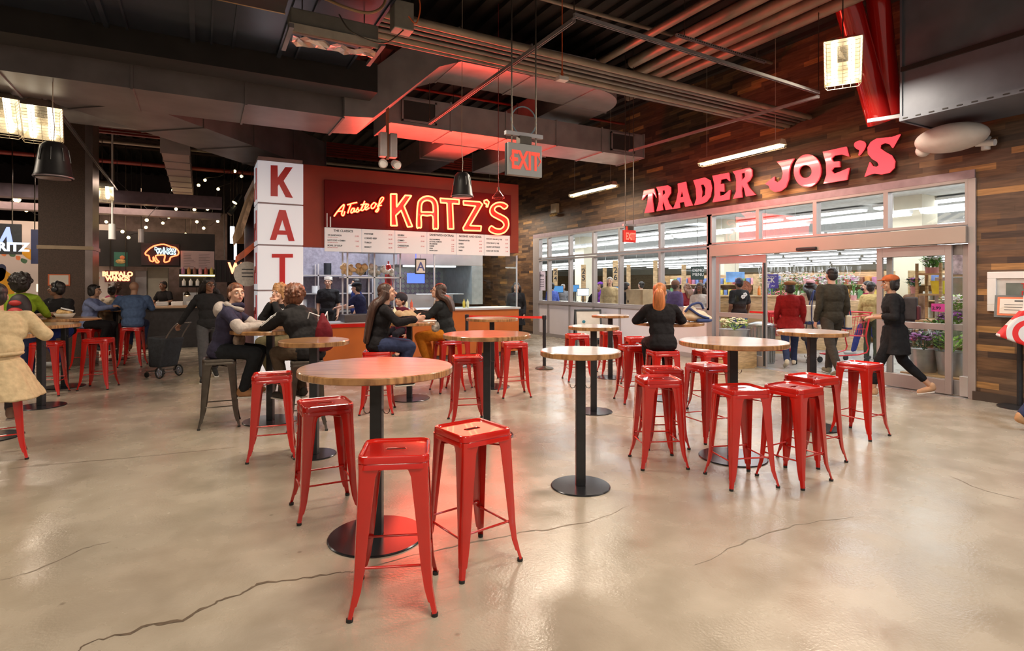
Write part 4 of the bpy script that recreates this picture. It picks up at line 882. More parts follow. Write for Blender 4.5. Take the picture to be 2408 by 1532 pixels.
# small ceiling details: long thin sprinkler lines
for i, (y, z, col) in enumerate(((11.2, 5.6, .03), (13.4, 5.5, .025), (16.2, 5.4, .04), (18.0, 5.3, .05), (19.2, 5.0, .06), (7.0, 5.7, .03), (3.2, 5.75, .04))):
    pipe((-14, y, z), (9.3, y, z), col, [M('dark_red_pipe', (.22, .03, .02), .4), PIPE][i % 2], 'sprinkler_pipe', ['dark red sprinkler pipe just behind the deli front', 'beige pipe over the deli kitchen', 'dark red pipe behind the deli roof', 'beige pipe over the far food stalls', 'thick dark red pipe over the far food stalls', 'beige pipe above the raised duct', 'dark red pipe nearest the camera'][i], group='sprinkler pipes under the ceiling')
m = MB()
for k in range(6): m.bb((-14, 15.4, 4.95 + k * .065), (9.2, 15.5, 4.99 + k * .065))
thing(m, 'red_ribbed_beam', M('red_rib_paint', (.30, .03, .02), .4), 'red ribbed steel beam behind the white pillar', 'beam')
# ================================================================== people
SKIN = {'light': M('skin_light', (.62, .36, .26), .5, 0, .06, 5), 'mid': M('skin_mid', (.45, .25, .16), .5, 0, .06, 5), 'brown': M('skin_brown', (.20, .095, .055), .5, 0, .08, 5)}
EYEW = M('eye_white', (.75, .72, .70), .2, 0, 0); EYED = M('eye_dark', (.02, .015, .012), .2, 0, 0); LIP = M('lips', (.42, .12, .10), .45, 0, .05)
def hair_mat(n, c): return M('hair_' + n, c, .42, 0, .55, 30, bump=.9, stretch=(1, 1, .12))
HAIR = {'black': hair_mat('black', (.016, .012, .011)), 'darkbrown': hair_mat('darkbrown', (.05, .022, .014)), 'brown': hair_mat('brown', (.16, .06, .03)), 'ginger': hair_mat('ginger', (.50, .17, .05)), 'blond': hair_mat('blond', (.46, .24, .10)), 'grey': hair_mat('grey', (.30, .27, .24))}
def cloth(n, c, noise=.14, bump=.35, scale=22, r=.85): return M('cloth_' + n, c, r, 0, noise, scale, bump=bump, sheen=.2)
def remesh(o, vox, it=3):
    r = o.modifiers.new('r', 'REMESH'); r.mode = 'VOXEL'; r.voxel_size = vox; r.use_smooth_shade = True
    s = o.modifiers.new('s', 'SMOOTH'); s.iterations = it; s.factor = .5; return o
V = Vector
def hand(m, w, fdir, palm, side, curl=.5, k=1.0):
    """palm + five separate fingers; palm: direction the palm faces; side: +1 right hand"""
    f = V(fdir).normalized(); p = V(palm); p = (p - f * p.dot(f)).normalized(); s = f.cross(p) * side   # s points to the thumb side
    w = V(w)
    for i, (o_, l) in enumerate(((.030, .072), (.010, .080), (-.010, .074), (-.029, .058))):
        b = w + f * .078 * k + s * o_ * k; a = curl * (.8 + .1 * i)
        d1 = (f * math.cos(a * .6) + p * math.sin(a * .6)); d2 = (f * math.cos(a * 1.5) + p * math.sin(a * 1.5)); d3 = (f * math.cos(a * 2.1) + p * math.sin(a * 2.1))
        q1 = b + d1 * l * .45 * k; q2 = q1 + d2 * l * .32 * k; q3 = q2 + d3 * l * .25 * k
        m.cap(w + f * .02 + s * o_ * .7 * k, b, .0125 * k, .0105 * k, 8); m.cap(b, q1, .0102 * k, .0092 * k, 8); m.cap(q1, q2, .0092 * k, .0084 * k, 8); m.cap(q2, q3, .0084 * k, .0074 * k, 8)
    m.ell(w + f * .045 * k, (.034 * k, .018 * k, .048 * k), R=Matrix((s, p, f)).transposed(), n=12)
    t0 = w + f * .022 * k + s * .026 * k; t1 = t0 + (s * .8 + f * .8 + p * .35).normalized() * .042 * k; t2 = t1 + (s * .35 + f + p * .45).normalized() * .032 * k
    m.cap(t0, t1, .0125 * k, .0105 * k, 8); m.cap(t1, t2, .0105 * k, .0088 * k, 8)
def person(label, x, y, face, pose='stand', h=1.7, skin='light', hair=('short', 'black'), top=('black', (.02, .02, .02), 'long'), pants=('dark', (.03, .03, .04)), shoes=(.05, .05, .05),
           lean=0, head=(0, 0), J=None, vox=.011, coat=None, seat=.77, skirt=None, hat=None, glasses=False, build=1.0, headphones=False, mask=False, hands=None, detail=True, z0=0, cropped=False):
    """face: heading in degrees, 0 looks along world +Y, positive turns left. J: joint overrides in the figure's own frame (x right, y ahead, z up)."""
    s = h / 1.7; root = empty('person', (x, y, z0), math.radians(face)); tag(root, label, 'person')
    j = {}
    if pose == 'sit':
        zb = seat + .085; j['pelvis'] = V((0, 0, zb))
        for k, sd in (('R', 1), ('L', -1)):
            j['hip' + k] = V((sd * .095 * s, .02, zb - .01)); j['knee' + k] = V((sd * .13, .40 * s, zb - .04)); j['ankle' + k] = V((sd * .11, .26 * s, zb - .46 * s)); j['toe' + k] = j['ankle' + k] + V((sd * .02, .16, -.045))
        T = V((0, 0, zb)) - V((0, 0, .95 * s))
    else:
        T = V((0, 0, 0)); j['pelvis'] = V((0, 0, .95 * s)); st = {'stand': (0, 0), 'walk': (.20, -.22)}[pose]
        for k, sd, o_ in (('R', 1, st[0]), ('L', -1, st[1])):
            j['hip' + k] = V((sd * .095 * s, 0, .91 * s)); j['knee' + k] = V((sd * .10 * s, o_ * .75 + .03, .49 * s)); j['ankle' + k] = V((sd * .10 * s, o_ * 1.35 if o_ >= 0 else o_ * 1.6, (.085 if o_ >= 0 else .15) * s))
            j['toe' + k] = j['ankle' + k] + (V((sd * .02, .16, -.05)) if o_ >= 0 else V((sd * .02, .13, -.115)))
    if z0: pass
    la = math.radians(lean); up = V((0, math.sin(la), math.cos(la))); fw = V((0, math.cos(la), -math.sin(la))); P0 = j['pelvis']
    j['chest'] = P0 + up * .34 * s; j['neck'] = P0 + up * .515 * s; j['head'] = j['neck'] + (up + V((0, 0, .8))).normalized() * .135 * s + V((0, .02, 0))
    for k, sd in (('R', 1), ('L', -1)):
        j['sh' + k] = P0 + up * .435 * s + V((sd * .168 * s * build, 0, 0)); j['el' + k] = j['sh' + k] + V((sd * .05, -.03, -.28 * s)); j['wr' + k] = j['el' + k] + V((-sd * .01, .10, -.23 * s))
    for k, v in (J or {}).items(): j[k] = V(v)
    b = MB(); sk = SKIN[skin]; hy, hp = math.radians(head[0]), math.radians(head[1]); HR = Matrix.Rotation(hy, 3, 'Z') @ Matrix.Rotation(-hp, 3, 'X'); H = j['head']; hs = s ** .4
    def hd(x_, y_, z_): return H + HR @ V((x_, y_, z_)) * hs
    fr = Matrix(((1, 0, 0), tuple(fw), tuple(up))).transposed()
    def torso(m, g, low=0):
        m.ell(P0 + up * .0, ((.165 + g) * s, (.115 + g) * s, (.12 + g) * s), R=fr, n=16, k=10); m.ell(P0 + up * .16 * s, ((.138 + g) * s * build, (.10 + g) * s * build, (.16 + g) * s), R=fr, n=16, k=10)
        m.ell(P0 + up * .33 * s, ((.165 + g) * s * build, (.112 + g) * s * build, (.17 + g) * s), R=fr, n=16, k=10)
        for k in 'RL': m.cap(P0 + up * .445 * s, j['sh' + k] - up * .008, (.070 + g * .5) * s, (.052 + g * .5) * s, 12)
    torso(b, 0); b.cap(P0 + up * .45 * s, H - V((0, .01, .06)), .058 * s, .052 * s, 14)
    b.ell(hd(0, -.012, .025), (.076 * hs, .094 * hs, .088 * hs), R=HR, n=18, k=12); b.ell(hd(0, .016, -.035), (.060 * hs, .070 * hs, .075 * hs), R=HR, n=16, k=10); b.ell(hd(0, .052, -.085), (.030 * hs, .026 * hs, .022 * hs), R=HR)
    if detail:
        b.cap(hd(0, .082, .012), hd(0, .108, -.022), .009, .015, 8); b.cap(hd(-.035, .072, .028), hd(.035, .072, .028), .016, .016, 8)
        for sd in (1, -1): b.ell(hd(sd * .078, -.005, -.008), (.012, .018, .030), R=HR, n=8); b.ell(hd(sd * .038, .062, -.028), (.024, .018, .022), R=HR, n=8)
        b.ell(hd(0, .084, -.055), (.024, .011, .009), R=HR, n=10)
    hd_ = hands or {}
    for k, sd in (('R', 1), ('L', -1)):
        b.cap(j['sh' + k], j['el' + k], .050 * s * build, .040 * s, 12); b.cap(j['el' + k], j['wr' + k], .041 * s, .027 * s, 12)
        fd = (j['wr' + k] - j['el' + k]).normalized(); c = hd_.get(k, (tuple(fd), (0, -.6, -.8) if abs(fd.z) < .8 else (-sd, 0, 0), .5))
        hand(b, j['wr' + k], c[0], c[1], sd if (c[3] if len(c) > 3 else 1) > 0 else -sd, c[2], s)
        b.cap(j['hip' + k], j['knee' + k], .083 * s, .056 * s, 14); b.cap(j['knee' + k], j['ankle' + k], .056 * s, .036 * s, 12); b.cap(j['ankle' + k] - V((0, .02, .015)), j['toe' + k], .034, .024, 10)
    remesh(b.build('body', sk, root, smooth=True), vox * .72)
    # clothes
    nm, col, sl = top; m = MB(); g = .022; torso(m, g)
    for k, sd in (('R', 1), ('L', -1)):
        e = j['el' + k]; wr = j['wr' + k]
        if sl == 'short': q = j['sh' + k].lerp(e, .72); m.cap(j['sh' + k], q, (.066) * s * build, .062 * s, 12)
        else:
            m.cap(j['sh' + k], e, .062 * s * build, .056 * s, 12); q = e.lerp(wr, {'long': .92, 'mid': .5}[sl]); m.cap(e, q, .055 * s, .043 * s, 12)
            for t in (.15, .35): m.ell(e.lerp(wr, t), .053 * s, n=8, k=6)
    if nm == 'hoodie' or 'hood' in nm:
        m.tube(smooth_path([j['neck'] + V((.075 * math.cos(t), .02 + .075 * math.sin(t), .0 + .015 * math.sin(t * 2))) for t in [2 * PI * i / 10 for i in range(11)]], 2), .032, 8); m.ell(j['neck'] + V((0, -.10, -.05)), (.10, .06, .09), n=12)
    else: m.tube([j['neck'] + V((.066 * math.cos(t), .012 + .064 * math.sin(t), -.022)) for t in [2 * PI * i / 12 for i in range(12)]], .014, 6, closed=True)
    if coat:
        ln = coat[0]; fl = coat[1]; N_ = 16; vs = []; T_ = 9
        for i in range(T_):
            t = i / (T_ - 1); cy = -.01 * t if pose == 'sit' else 0
            for q in range(N_): an = 2 * PI * q / N_; wv = 1 + .05 * math.sin(an * 5) * t; vs.append(P0 + V(((.175 * s + .015 + fl * t) * wv * math.cos(an), cy + ((.13 if pose != 'sit' else .175) * s + .015 + fl * t) * wv * math.sin(an), .04 - (ln + .04) * t)))
        m.add(vs, [(a_ * N_ + i, a_ * N_ + (i + 1) % N_, (a_ + 1) * N_ + (i + 1) % N_, (a_ + 1) * N_ + i) for a_ in range(T_ - 1) for i in range(N_)] + [tuple(range(N_)), tuple(range((T_ - 1) * N_, T_ * N_))])
    if pose == 'sit' and not coat: m.ell(P0 + V((0, -.01, -.03)), (.18 * s, .14 * s, .10), n=16)
    clo = remesh(m.build('top' if not coat else 'coat', cloth(nm, col), root, smooth=True), vox)
    tx = bpy.data.textures.get('folds') or bpy.data.textures.new('folds', 'CLOUDS'); tx.noise_scale = .11
    dm = clo.modifiers.new('folds', 'DISPLACE'); dm.texture = tx; dm.strength = .028; dm.mid_level = .45
    pn, pc = pants[:2]; m = MB(); m.ell(P0 + V((0, 0, -.02)), (.176 * s, .128 * s, .13 * s), n=16)
    for k in 'RL':
        kn, an = j['knee' + k], j['ankle' + k]; pl = pants[2] if len(pants) > 2 else .94
        m.cap(j['hip' + k], kn, .098 * s, .074 * s, 14); m.cap(kn, kn.lerp(an, pl), .073 * s, .056 * s, 12)
    cl2 = remesh(m.build('trousers', cloth(pn, pc), root, smooth=True), vox); dm = cl2.modifiers.new('folds', 'DISPLACE'); dm.texture = tx; dm.strength = .02; dm.mid_level = .5
    if skirt:
        m = MB()
        for i in range(8): t = i / 7; m.ell(P0 + V((0, .0, -.05 - skirt[1] * t)), (.18 + .05 * t, .14 + .06 * t, .06), n=16)
        remesh(m.build('skirt', cloth('skirt' + skirt[0], skirt[2]), root, smooth=True), vox)
    for k in 'RL':
        a, t = j['ankle' + k], j['toe' + k]; d = (t - a); d.z = 0; d = d.normalized() if d.length else V((0, 1, 0)); m = MB()
        dd = (t - a).normalized(); m.cap(a + V((0, 0, -.035)) - d * .02, t + V((0, 0, .008)), .044 * s, .036 * s, 12); m.cap(a - d * .02, a - d * .03 - V((0, 0, .03)), .045 * s, .044 * s, 10)
        sh = remesh(m.build('shoe', cloth('shoe%.2f%.2f' % (shoes[0], shoes[1]), shoes, .1, .1, 14, .5), root, smooth=True), vox * .8, 2)
        if sum(shoes) < 1.2 and detail: MB().bar(a - d * .055 - V((0, 0, .082)), t - V((0, 0, .026)) + d * .03, .075, .016).build('sole', M('shoe_sole', (.6, .58, .54), .6), sh, bevel=.006)
    # hair
    st, hc = hair; hm = HAIR[hc]; m = MB()
    if st != 'bald':
        big = {'afro': .048, 'curly': .022, 'braids': .012}.get(st, .007); r_ = random.Random(len(label))
        m.ell(hd(0, -.026, .048), ((.078 + big) * hs, (.090 + big) * hs, (.078 + big) * hs), R=HR, n=20, k=14); m.ell(hd(0, -.050, .0), ((.074 + big) * hs, (.062 + big) * hs, (.088 + big) * hs), R=HR, n=18, k=12)
        if st in ('curly', 'afro'):
            for i in range(70 if st == 'curly' else 90):
                t, u = r_.uniform(0, 2 * PI), r_.uniform(-.25, 1); ph = math.acos(max(-1, min(1, u))); q = V((math.sin(ph) * math.cos(t), math.sin(ph) * math.sin(t), math.cos(ph)))
                if q.y > .35 and q.z < .45: continue
                m.ell(hd((.080 + big) * q.x, -.028 + (.092 + big) * q.y, .035 + (.088 + big) * q.z), r_.uniform(.012, .024), n=6, k=5)
        if st in ('long', 'longer', 'braids'):
            ln = {'long': .20, 'longer': .52, 'braids': .30}[st]; nk = j['head']
            for sd in (-1, -.6, -.2, .2, .6, 1):
                bk = lambda D: nk.y - .02 - math.tan(la) * D - .05 - .085 * min(1, D / .2)
                wdt = .085 if st == 'long' else .125
                P = [hd(sd * .07, -.045 + (.03 if abs(sd) == 1 else -.03), .02), hd(sd * .085, -.065, -.06)] + [V((nk.x * (1 - t) + P0.x * t * 0 + sd * wdt * (1 - .3 * t), bk(.10 + ln * t), nk.z - .10 - ln * t)) for t in (.1, .4, .7, 1)]
                m.tube(smooth_path(P, 4), [.054 * (1 - .45 * (i / 20) ** 2) for i in range(21)], 8)
        if st == 'ponytail':
            P = [hd(0, -.115, .055), hd(0, -.150, .03), hd(0, -.165, -.07), hd(.0, -.165, -.20), hd(.01, -.14, -.32), hd(.015, -.12, -.42)]; Q = smooth_path(P, 4); n = len(Q)
            m.tube(Q, [.020 + .060 * math.sin(PI * min(1, (i + 2) / (n * .85)) * .78) for i in range(n)], 10); m.ell(hd(0, -.1, .05), .03, n=10)
        if st == 'bun': m.ell(hd(0, -.115, .06), .042, n=12)
        if st == 'short': m.ell(hd(0, .0, .075), (.070 * hs, .075 * hs, .048 * hs), R=HR, n=14)
        if st in ('long', 'longer', 'bob', 'curly'):
            for sd in (1, -1): m.ell(hd(sd * .070, -.010, -.010), (.022, .040, .085), R=HR, n=10)
        if st == 'bob': m.ell(hd(0, -.045, -.03), (.088, .072, .085), R=HR, n=14)
        if st in ('curly', 'bob'): m.ell(hd(0, .062, .082), (.052, .026, .022), R=HR, n=10)
        remesh(m.build('hair', hm, root, smooth=True), vox * .65, 1)
    if detail:
        m = MB()
        for sd in (1, -1): m.mi = 0; m.ell(hd(sd * .032, .083, .006), (.0125, .007, .0075), R=HR, n=10, k=8); m.mi = 1; m.ell(hd(sd * .032, .0885, .006), (.0055, .003, .0058), R=HR, n=8, k=6)
        m.build('eyes', [EYEW, EYED], root, smooth=True)
        m = MB(); [m.tube([hd(sd * .016, .091, .030), hd(sd * .034, .090, .035), hd(sd * .052, .080, .029)], .0038, 6) for sd in (1, -1)]; m.build('eyebrows', hm, root, smooth=True)
        m = MB(); m.ell(hd(0, .093, -.051), (.022, .006, .0042), R=HR, n=10, k=6); m.ell(hd(0, .092, -.059), (.019, .006, .0048), R=HR, n=10, k=6); m.build('lips', LIP, root, smooth=True)
    if glasses:
        m = MB()
        for sd in (1, -1): m.tube([hd(sd * .035 + .024 * math.cos(t), .104, .004 + .020 * math.sin(t)) for t in [2 * PI * i / 14 for i in range(14)]], .0022, 5, closed=True); m.tube([hd(sd * .058, .102, .006), hd(sd * .080, .0, .006)], .002, 5)
        m.tube([hd(-.011, .106, .006), hd(.011, .106, .006)], .002, 5); m.build('glasses', BLK, root)
    if headphones:
        m = MB()
        for sd in (1, -1): m.ell(hd(sd * .095, -.005, .0), (.024, .042, .048), R=HR, n=14)
        m.tube([hd(.098 * math.cos(t), -.005, .02 + .112 * math.sin(t)) for t in [PI * i / 14 for i in range(15)]], .011, 8); m.build('headphones', BLK, root, smooth=True)
    if mask: MB().ell(hd(0, .070, -.052), (.052, .046, .045), R=HR, n=14).build('face_mask', BLK, root, smooth=True)
    if hat:
        kind, hcn = hat; m = MB(); hm_ = cloth('hat_' + kind + '%.2f' % hcn[1], hcn, .15, .3)
        if kind == 'cap': m.ell(hd(0, -.012, .068), (.092, .110, .066), R=HR, n=18, k=12); m.ell(hd(0, .105, .052), (.062, .062, .009), R=HR, n=16); m.ell(hd(0, -.015, .135), .008, n=8)
        if kind == 'backcap': m.ell(hd(0, -.012, .068), (.092, .110, .066), R=HR, n=18, k=12); m.ell(hd(0, -.13, .052), (.060, .06, .009), R=HR, n=16)
        if kind == 'beret': m.ell(hd(0, -.02, .090), (.118, .130, .050), R=HR, n=20); m.ell(hd(0, -.01, .060), (.090, .105, .030), R=HR, n=18)
        if kind == 'cook': m.cyl(hd(0, -.01, .045), hd(0, -.02, .125), .092, .088, 20); 
        if kind == 'beanie': m.ell(hd(0, -.015, .055), (.097, .112, .092), R=HR, n=18, k=12)
        remesh(m.build({'cap': 'cap', 'backcap': 'cap', 'beret': 'beret', 'cook': 'cook_hat', 'beanie': 'beanie'}[kind], hm_, root, smooth=True), .008, 2)
    return root, j
def at_(px, py, z=0): p = pz(px, py, z); return p.x, p.y
def ff(deg): return math.degrees(-YAW) + deg      # heading relative to the camera's own view direction: 0 = back turned to us, 90 = faces left, 180 = faces us
NAVY = (.025, .028, .06)
# --- boy in navy / grey hoodie at the pillar table
x, y = at_(520, 842, .757)
r, j = person('boy in a navy and pale grey hoodie leaning on the table by the white pillar', x, y, ff(-78), 'sit', 1.68, 'light', ('short', 'brown'), ('hoodie', (.035, .032, .06), 'long'), ('nearblack', (.015, .017, .02)), (.30, .15, .07), lean=14, head=(-52, -4), vox=.009,
    J={'elR': (.26, .26, 1.10), 'wrR': (.08, .46, 1.12), 'elL': (-.22, .30, 1.10), 'wrL': (.0, .50, 1.125)}, hands={'R': ((-.9, .3, 0), (0, 0, -1), .3), 'L': ((.9, .3, 0), (0, 0, -1), .3)})
GREYC = cloth('paleheather', (.42, .37, .34))
m = MB()
for k in 'RL': m.cap(j['sh' + k].lerp(j['el' + k], .72), j['el' + k], .070, .064, 12); m.cap(j['el' + k], j['el' + k].lerp(j['wr' + k], .86), .063, .048, 12); m.ell(j['el' + k].lerp(j['wr' + k], .3), .064, n=8)
remesh(m.build('grey_sleeves', GREYC, r, smooth=True), .009)
m = MB(); m.tube(smooth_path([j['neck'] + V((.078 * math.cos(t), .015 + .078 * math.sin(t), -.012 - .035 * math.sin(t))) for t in [2 * PI * i / 10 for i in range(11)]], 2), .030, 8); m.ell(j['neck'] + V((0, -.13, -.05)), (.12, .075, .10), n=12); remesh(m.build('grey_hood', GREYC, r, smooth=True), .009)
m = MB(); m.ell(j['pelvis'] + V((.0, .19, .10)), (.15, .06, .10), n=14); remesh(m.build('pouch_bag', M('beige_brown_bag', (.30, .22, .17), .7, 0, .5, 16), r, smooth=True), .01)
# --- pair at the same table
x, y = at_(688, 812, .757)
person('blond curly haired person in a leather jacket with hands at the mouth', x, y + .15, ff(152), 'sit', 1.68, 'light', ('curly', 'blond'), ('leather', (.022, .022, .024), 'long'), ('olive', (.13, .11, .06)), (.1, .1, .1), lean=18, head=(8, -2), vox=.010,
    J={'elR': (.20, .32, 1.12), 'wrR': (.05, .30, 1.33), 'elL': (-.22, .34, 1.12), 'wrL': (-.03, .30, 1.34)}, hands={'R': ((-.5, -.1, .7), (-.7, -.4, 0), .9), 'L': ((.5, -.1, .7), (.7, -.4, 0), .9)})
x, y = at_(728, 846, .757)
r, j = person('person with curly brown hair in a black hoodie with white arm stripes', x, y, ff(58), 'sit', 1.74, 'light', ('curly', 'brown'), ('blackhood', (.018, .017, .018), 'long'), ('brownolive', (.075, .052, .035)), (.05, .045, .04), lean=27, head=(2, -8), vox=.009, build=1.1,
    J={'elL': (-.24, .44, 1.10), 'wrL': (-.08, .62, 1.12), 'elR': (.20, .46, 1.10), 'wrR': (.03, .40, 1.32)}, hands={'R': ((-.3, .1, .8), (-.7, -.3, 0), 1.0), 'L': ((.8, .5, 0), (0, 0, -1), .3)})
m = MB()
for o_ in (-.014, .014): m.tube([j['shL'] + V((-.02, -.02 + o_, .068)), j['shL'].lerp(j['elL'], .5) + V((-.055, -.02 + o_, .045)), j['elL'] + V((-.058, o_, .03)), j['elL'].lerp(j['wrL'], .8) + V((-.045, o_, .035))], .005, 5)
m.build('white_stripes', WHITE, r)
pb = empty('drawstring_bag', Vector((x, y, 1.06)) + Matrix.Rotation(math.radians(ff(58)), 3, 'Z') @ V((.06, -.13, .0)), math.radians(ff(40))); tag(pb, 'dark red drawstring bag with white print on the back of the black hoodie', 'bag')
m = MB(); m.ell((0, -.06, -.03), (.10, .06, .17), n=18, k=12); m.ell((0, -.05, -.14), (.115, .065, .07), n=16); m.cap((0, -.04, .08), (0, -.02, .19), .07, .025, 12); remesh(m.build('bag_body', M('burgundy_cloth', (.13, .008, .014), .6, 0, .25, 12, bump=.5, sheen=.2), pb, smooth=True), .010)
text('UT', .10, WHITE, pb, (-.03, -.122, -.12), (PI / 2, 0, 0), bold=.004, depth=.003)
m = MB(); [m.tube([(s_ * .03, -.02, .18), (s_ * .10, .10, .22), (s_ * .13, .14, .05)], .006, 6) for s_ in (1, -1)]; m.build('cord', WHITE, pb)
# --- two women with food
x, y = at_(888, 826, .757)
person('woman with very long dark hair in a black jumper and jeans, facing right', x, y, ff(-72), 'sit', 1.66, 'light', ('longer', 'darkbrown'), ('blackjumper', (.014, .013, .015), 'long'), ('navyjeans', (.03, .04, .09)), (.04, .04, .04), lean=10, head=(-8, -8), vox=.010,
    J={'elR': (.20, .22, 1.12), 'wrR': (.10, .46, 1.15), 'elL': (-.20, .24, 1.12), 'wrL': (-.06, .48, 1.15)}, hands={'R': ((-.2, .9, .1), (-.8, 0, 0), .7), 'L': ((.2, .9, .1), (.8, 0, 0), .7)})
x, y = at_(1052, 800, .757)
r, j = person('woman with glasses and shoulder length dark hair in a black top and orange trousers', x, y, ff(82), 'sit', 1.68, 'light', ('long', 'darkbrown'), ('blacktop', (.020, .022, .024), 'long'), ('orange', (.52, .17, .015)), (.03, .03, .03), lean=12, head=(6, -14), vox=.010, glasses=True, build=1.05,
    J={'elR': (.20, .24, 1.12), 'wrR': (.06, .48, 1.17), 'elL': (-.20, .24, 1.12), 'wrL': (-.08, .48, 1.17)}, hands={'R': ((-.2, .9, .1), (-.8, 0, 0), .8), 'L': ((.2, .9, .1), (.8, 0, 0), .8)})
m = MB(); m.ell(j['chest'] + V((.0, .115, .05)), (.09, .03, .13), n=14); m.ell(j['pelvis'] + V((-.13, .14, .10)), (.08, .07, .09), n=12); remesh(m.build('patterned_scarf', M('scarf_pattern', (.32, .28, .24), .8, 0, .9, 26), r, smooth=True), .01)
x, y = at_(940, 838, .757)
person('child in a dark polka dot beanie between the two seated women', pd(943, 730, 9.2).x, pd(943, 730, 9.2).y, ff(150), 'sit', 1.25, 'light', ('short', 'darkbrown'), ('plum', (.12, .02, .04), 'long'), ('darkpants', (.02, .02, .03)), vox=.012, hat=('beanie', (.04, .04, .05)), head=(0, -20))
# --- left tables
x, y = at_(150, 800, .757)
person('man in a black t-shirt with large headphones sitting at the left wooden tables', pd(150, 700, 9.35).x, pd(150, 700, 9.35).y, ff(168), 'sit', 1.74, 'brown', ('short', 'black'), ('blacktee', (.014, .013, .014), 'short'), ('bluejeans', (.03, .05, .22)), (.42, .42, .42), lean=10, head=(-58, -4), vox=.010, headphones=True, build=1.15,
    J={'elR': (.34, .26, 1.13), 'wrR': (.16, .42, 1.12), 'elL': (-.34, .26, 1.13), 'wrL': (-.14, .44, 1.12), 'kneeR': (.26, .42, .78), 'ankleR': (.30, .36, .30), 'kneeL': (-.22, .44, .80), 'ankleL': (-.26, .30, .36)})
r, j = person('person in a long beige trench coat cut by the left edge, hand on the table', pz(-12, 884, .757).x, pz(-12, 884, .757).y, ff(40), 'sit', 1.74, 'mid', ('short', 'black'), ('trench', (.56, .44, .27), 'long'), ('greyjeans', (.12, .13, .16)), (.40, .30, .25), lean=24, vox=.010, build=1.25, coat=(.30, .17),
    J={'elR': (.36, .10, 1.10), 'wrR': (.34, .36, 1.10)})
MB().tube([j['pelvis'] + V((.19 * math.cos(t), .145 * math.sin(t), .10)) for t in [2 * PI * i / 20 for i in range(20)]], .018, 6, closed=True).build('coat_belt', cloth('trench', (0, 0, 0)), r, smooth=True)
p = pd(46, 680, 8.2)
r, j = person('person with a dark afro and lime green jacket, standing with a backpack', p.x, p.y, ff(20), 'stand', 1.70, 'mid', ('afro', 'black'), ('lime', (.20, .30, .02), 'long'), ('navytrousers', (.02, .03, .08)), (.3, .3, .3), lean=4, vox=.011, J={'elR': (.26, .12, 1.18), 'wrR': (.22, .34, 1.12)})
bp = empty('backpack', Vector((p.x, p.y, 1.22)) + Matrix.Rotation(math.radians(ff(20)), 3, 'Z') @ V((.07, -.19, .02)), math.radians(ff(10))); tag(bp, 'black and red backpack on the lime green jacket', 'backpack')
m = MB(); m.ell((0, 0, 0), (.15, .10, .22), n=16, k=12); remesh(m.build('bag_body', M('backpack_black', (.03, .022, .025), .6, 0, .3, 10, bump=.4), bp, smooth=True), .012)
m = MB(); m.ell((0, -.085, -.06), (.11, .05, .09), n=14); m.ell((0, -.09, .09), (.08, .03, .04), n=12); m.build('red_pocket', M('backpack_red', (.45, .03, .03), .6), bp, smooth=True)
x, y = at_(206, 773, .757)
person('woman with black hair in a light blue jacket facing right at the left rear table', x, y, ff(-75), 'sit', 1.62, 'mid', ('bob', 'black'), ('lightblue', (.20, .24, .42), 'long'), ('blackpants', (.015, .013, .015)), vox=.012, lean=10, J={'elR': (.2, .24, 1.14), 'wrR': (.06, .42, 1.17), 'elL': (-.2, .24, 1.14), 'wrL': (-.05, .44, 1.17)})
x, y = at_(312, 770, .757)
person('broad man in a blue denim jacket with shaved head, back turned', x, y, ff(22), 'sit', 1.78, 'mid', ('bald', 'black'), ('denim', (.09, .14, .26), 'long'), ('darkdenim', (.03, .045, .10)), (.2, .1, .05), vox=.010, lean=10, build=1.25, J={'elR': (.30, .14, 1.12), 'elL': (-.36, .16, 1.12), 'wrL': (-.2, .38, 1.14), 'wrR': (.18, .38, 1.14)}, detail=False)
p = pd(262, 690, 12.2)
person('person in a grey beige top with hair tied up behind the denim jacket man', p.x, p.y, ff(10), 'sit', 1.55, 'mid', ('bun', 'black'), ('greybeige', (.32, .26, .20), 'long'), ('darkpants2', (.03, .03, .03)), vox=.013, lean=4, detail=False)
p = pd(272, 680, 13.4)
q_ = copy_tree(STOOL); q_.location = (p.x, p.y, 0); q_['label'] = 'red metal stool under the person with the big brown afro'; q_['group'] = 'red metal bar stools'
c_ = pd(943, 730, 9.2); q_ = copy_tree(STOOL); q_.location = (c_.x, c_.y, 0); q_['label'] = 'red metal stool under the child in the polka dot beanie'; q_['group'] = 'red metal bar stools'
person('person with a big brown afro facing us at the left rear table', p.x, p.y, ff(175), 'sit', 1.66, 'brown', ('afro', 'darkbrown'), ('maroon', (.16, .02, .05), 'long'), ('darkpants3', (.03, .03, .03)), vox=.013, lean=4)
p = pd(390, 700, 15.4)
person('food stall worker in a black t-shirt with a yellow print behind the far counter', p.x, p.y, ff(170), 'stand', 1.66, 'brown', ('short', 'black'), ('blacktee', (.014, .013, .014), 'short'), ('darkpants3', (.03, .03, .03)), vox=.014, lean=8, J={'elR': (.26, .10, 1.14), 'wrR': (.10, .32, 1.08), 'elL': (-.26, .10, 1.14), 'wrL': (-.08, .32, 1.08)})
# --- woman walking with the shopping trolley
x, y = at_(492, 893, 0)
person('woman in a black leather jacket with dark braids, pulling the shopping trolley', x, y, ff(-150), 'walk', 1.68, 'brown', ('braids', 'black'), ('leather', (.022, .022, .024), 'long'), ('charcoal', (.07, .07, .075)), (.03, .03, .035), lean=2, head=(20, 0), vox=.010, glasses=True,
    J={'elR': (.30, -.12, 1.16), 'wrR': (.42, -.22, .93)}, hands={'R': ((.4, -.3, -.7), (-.3, .5, -.6), 1.2)})
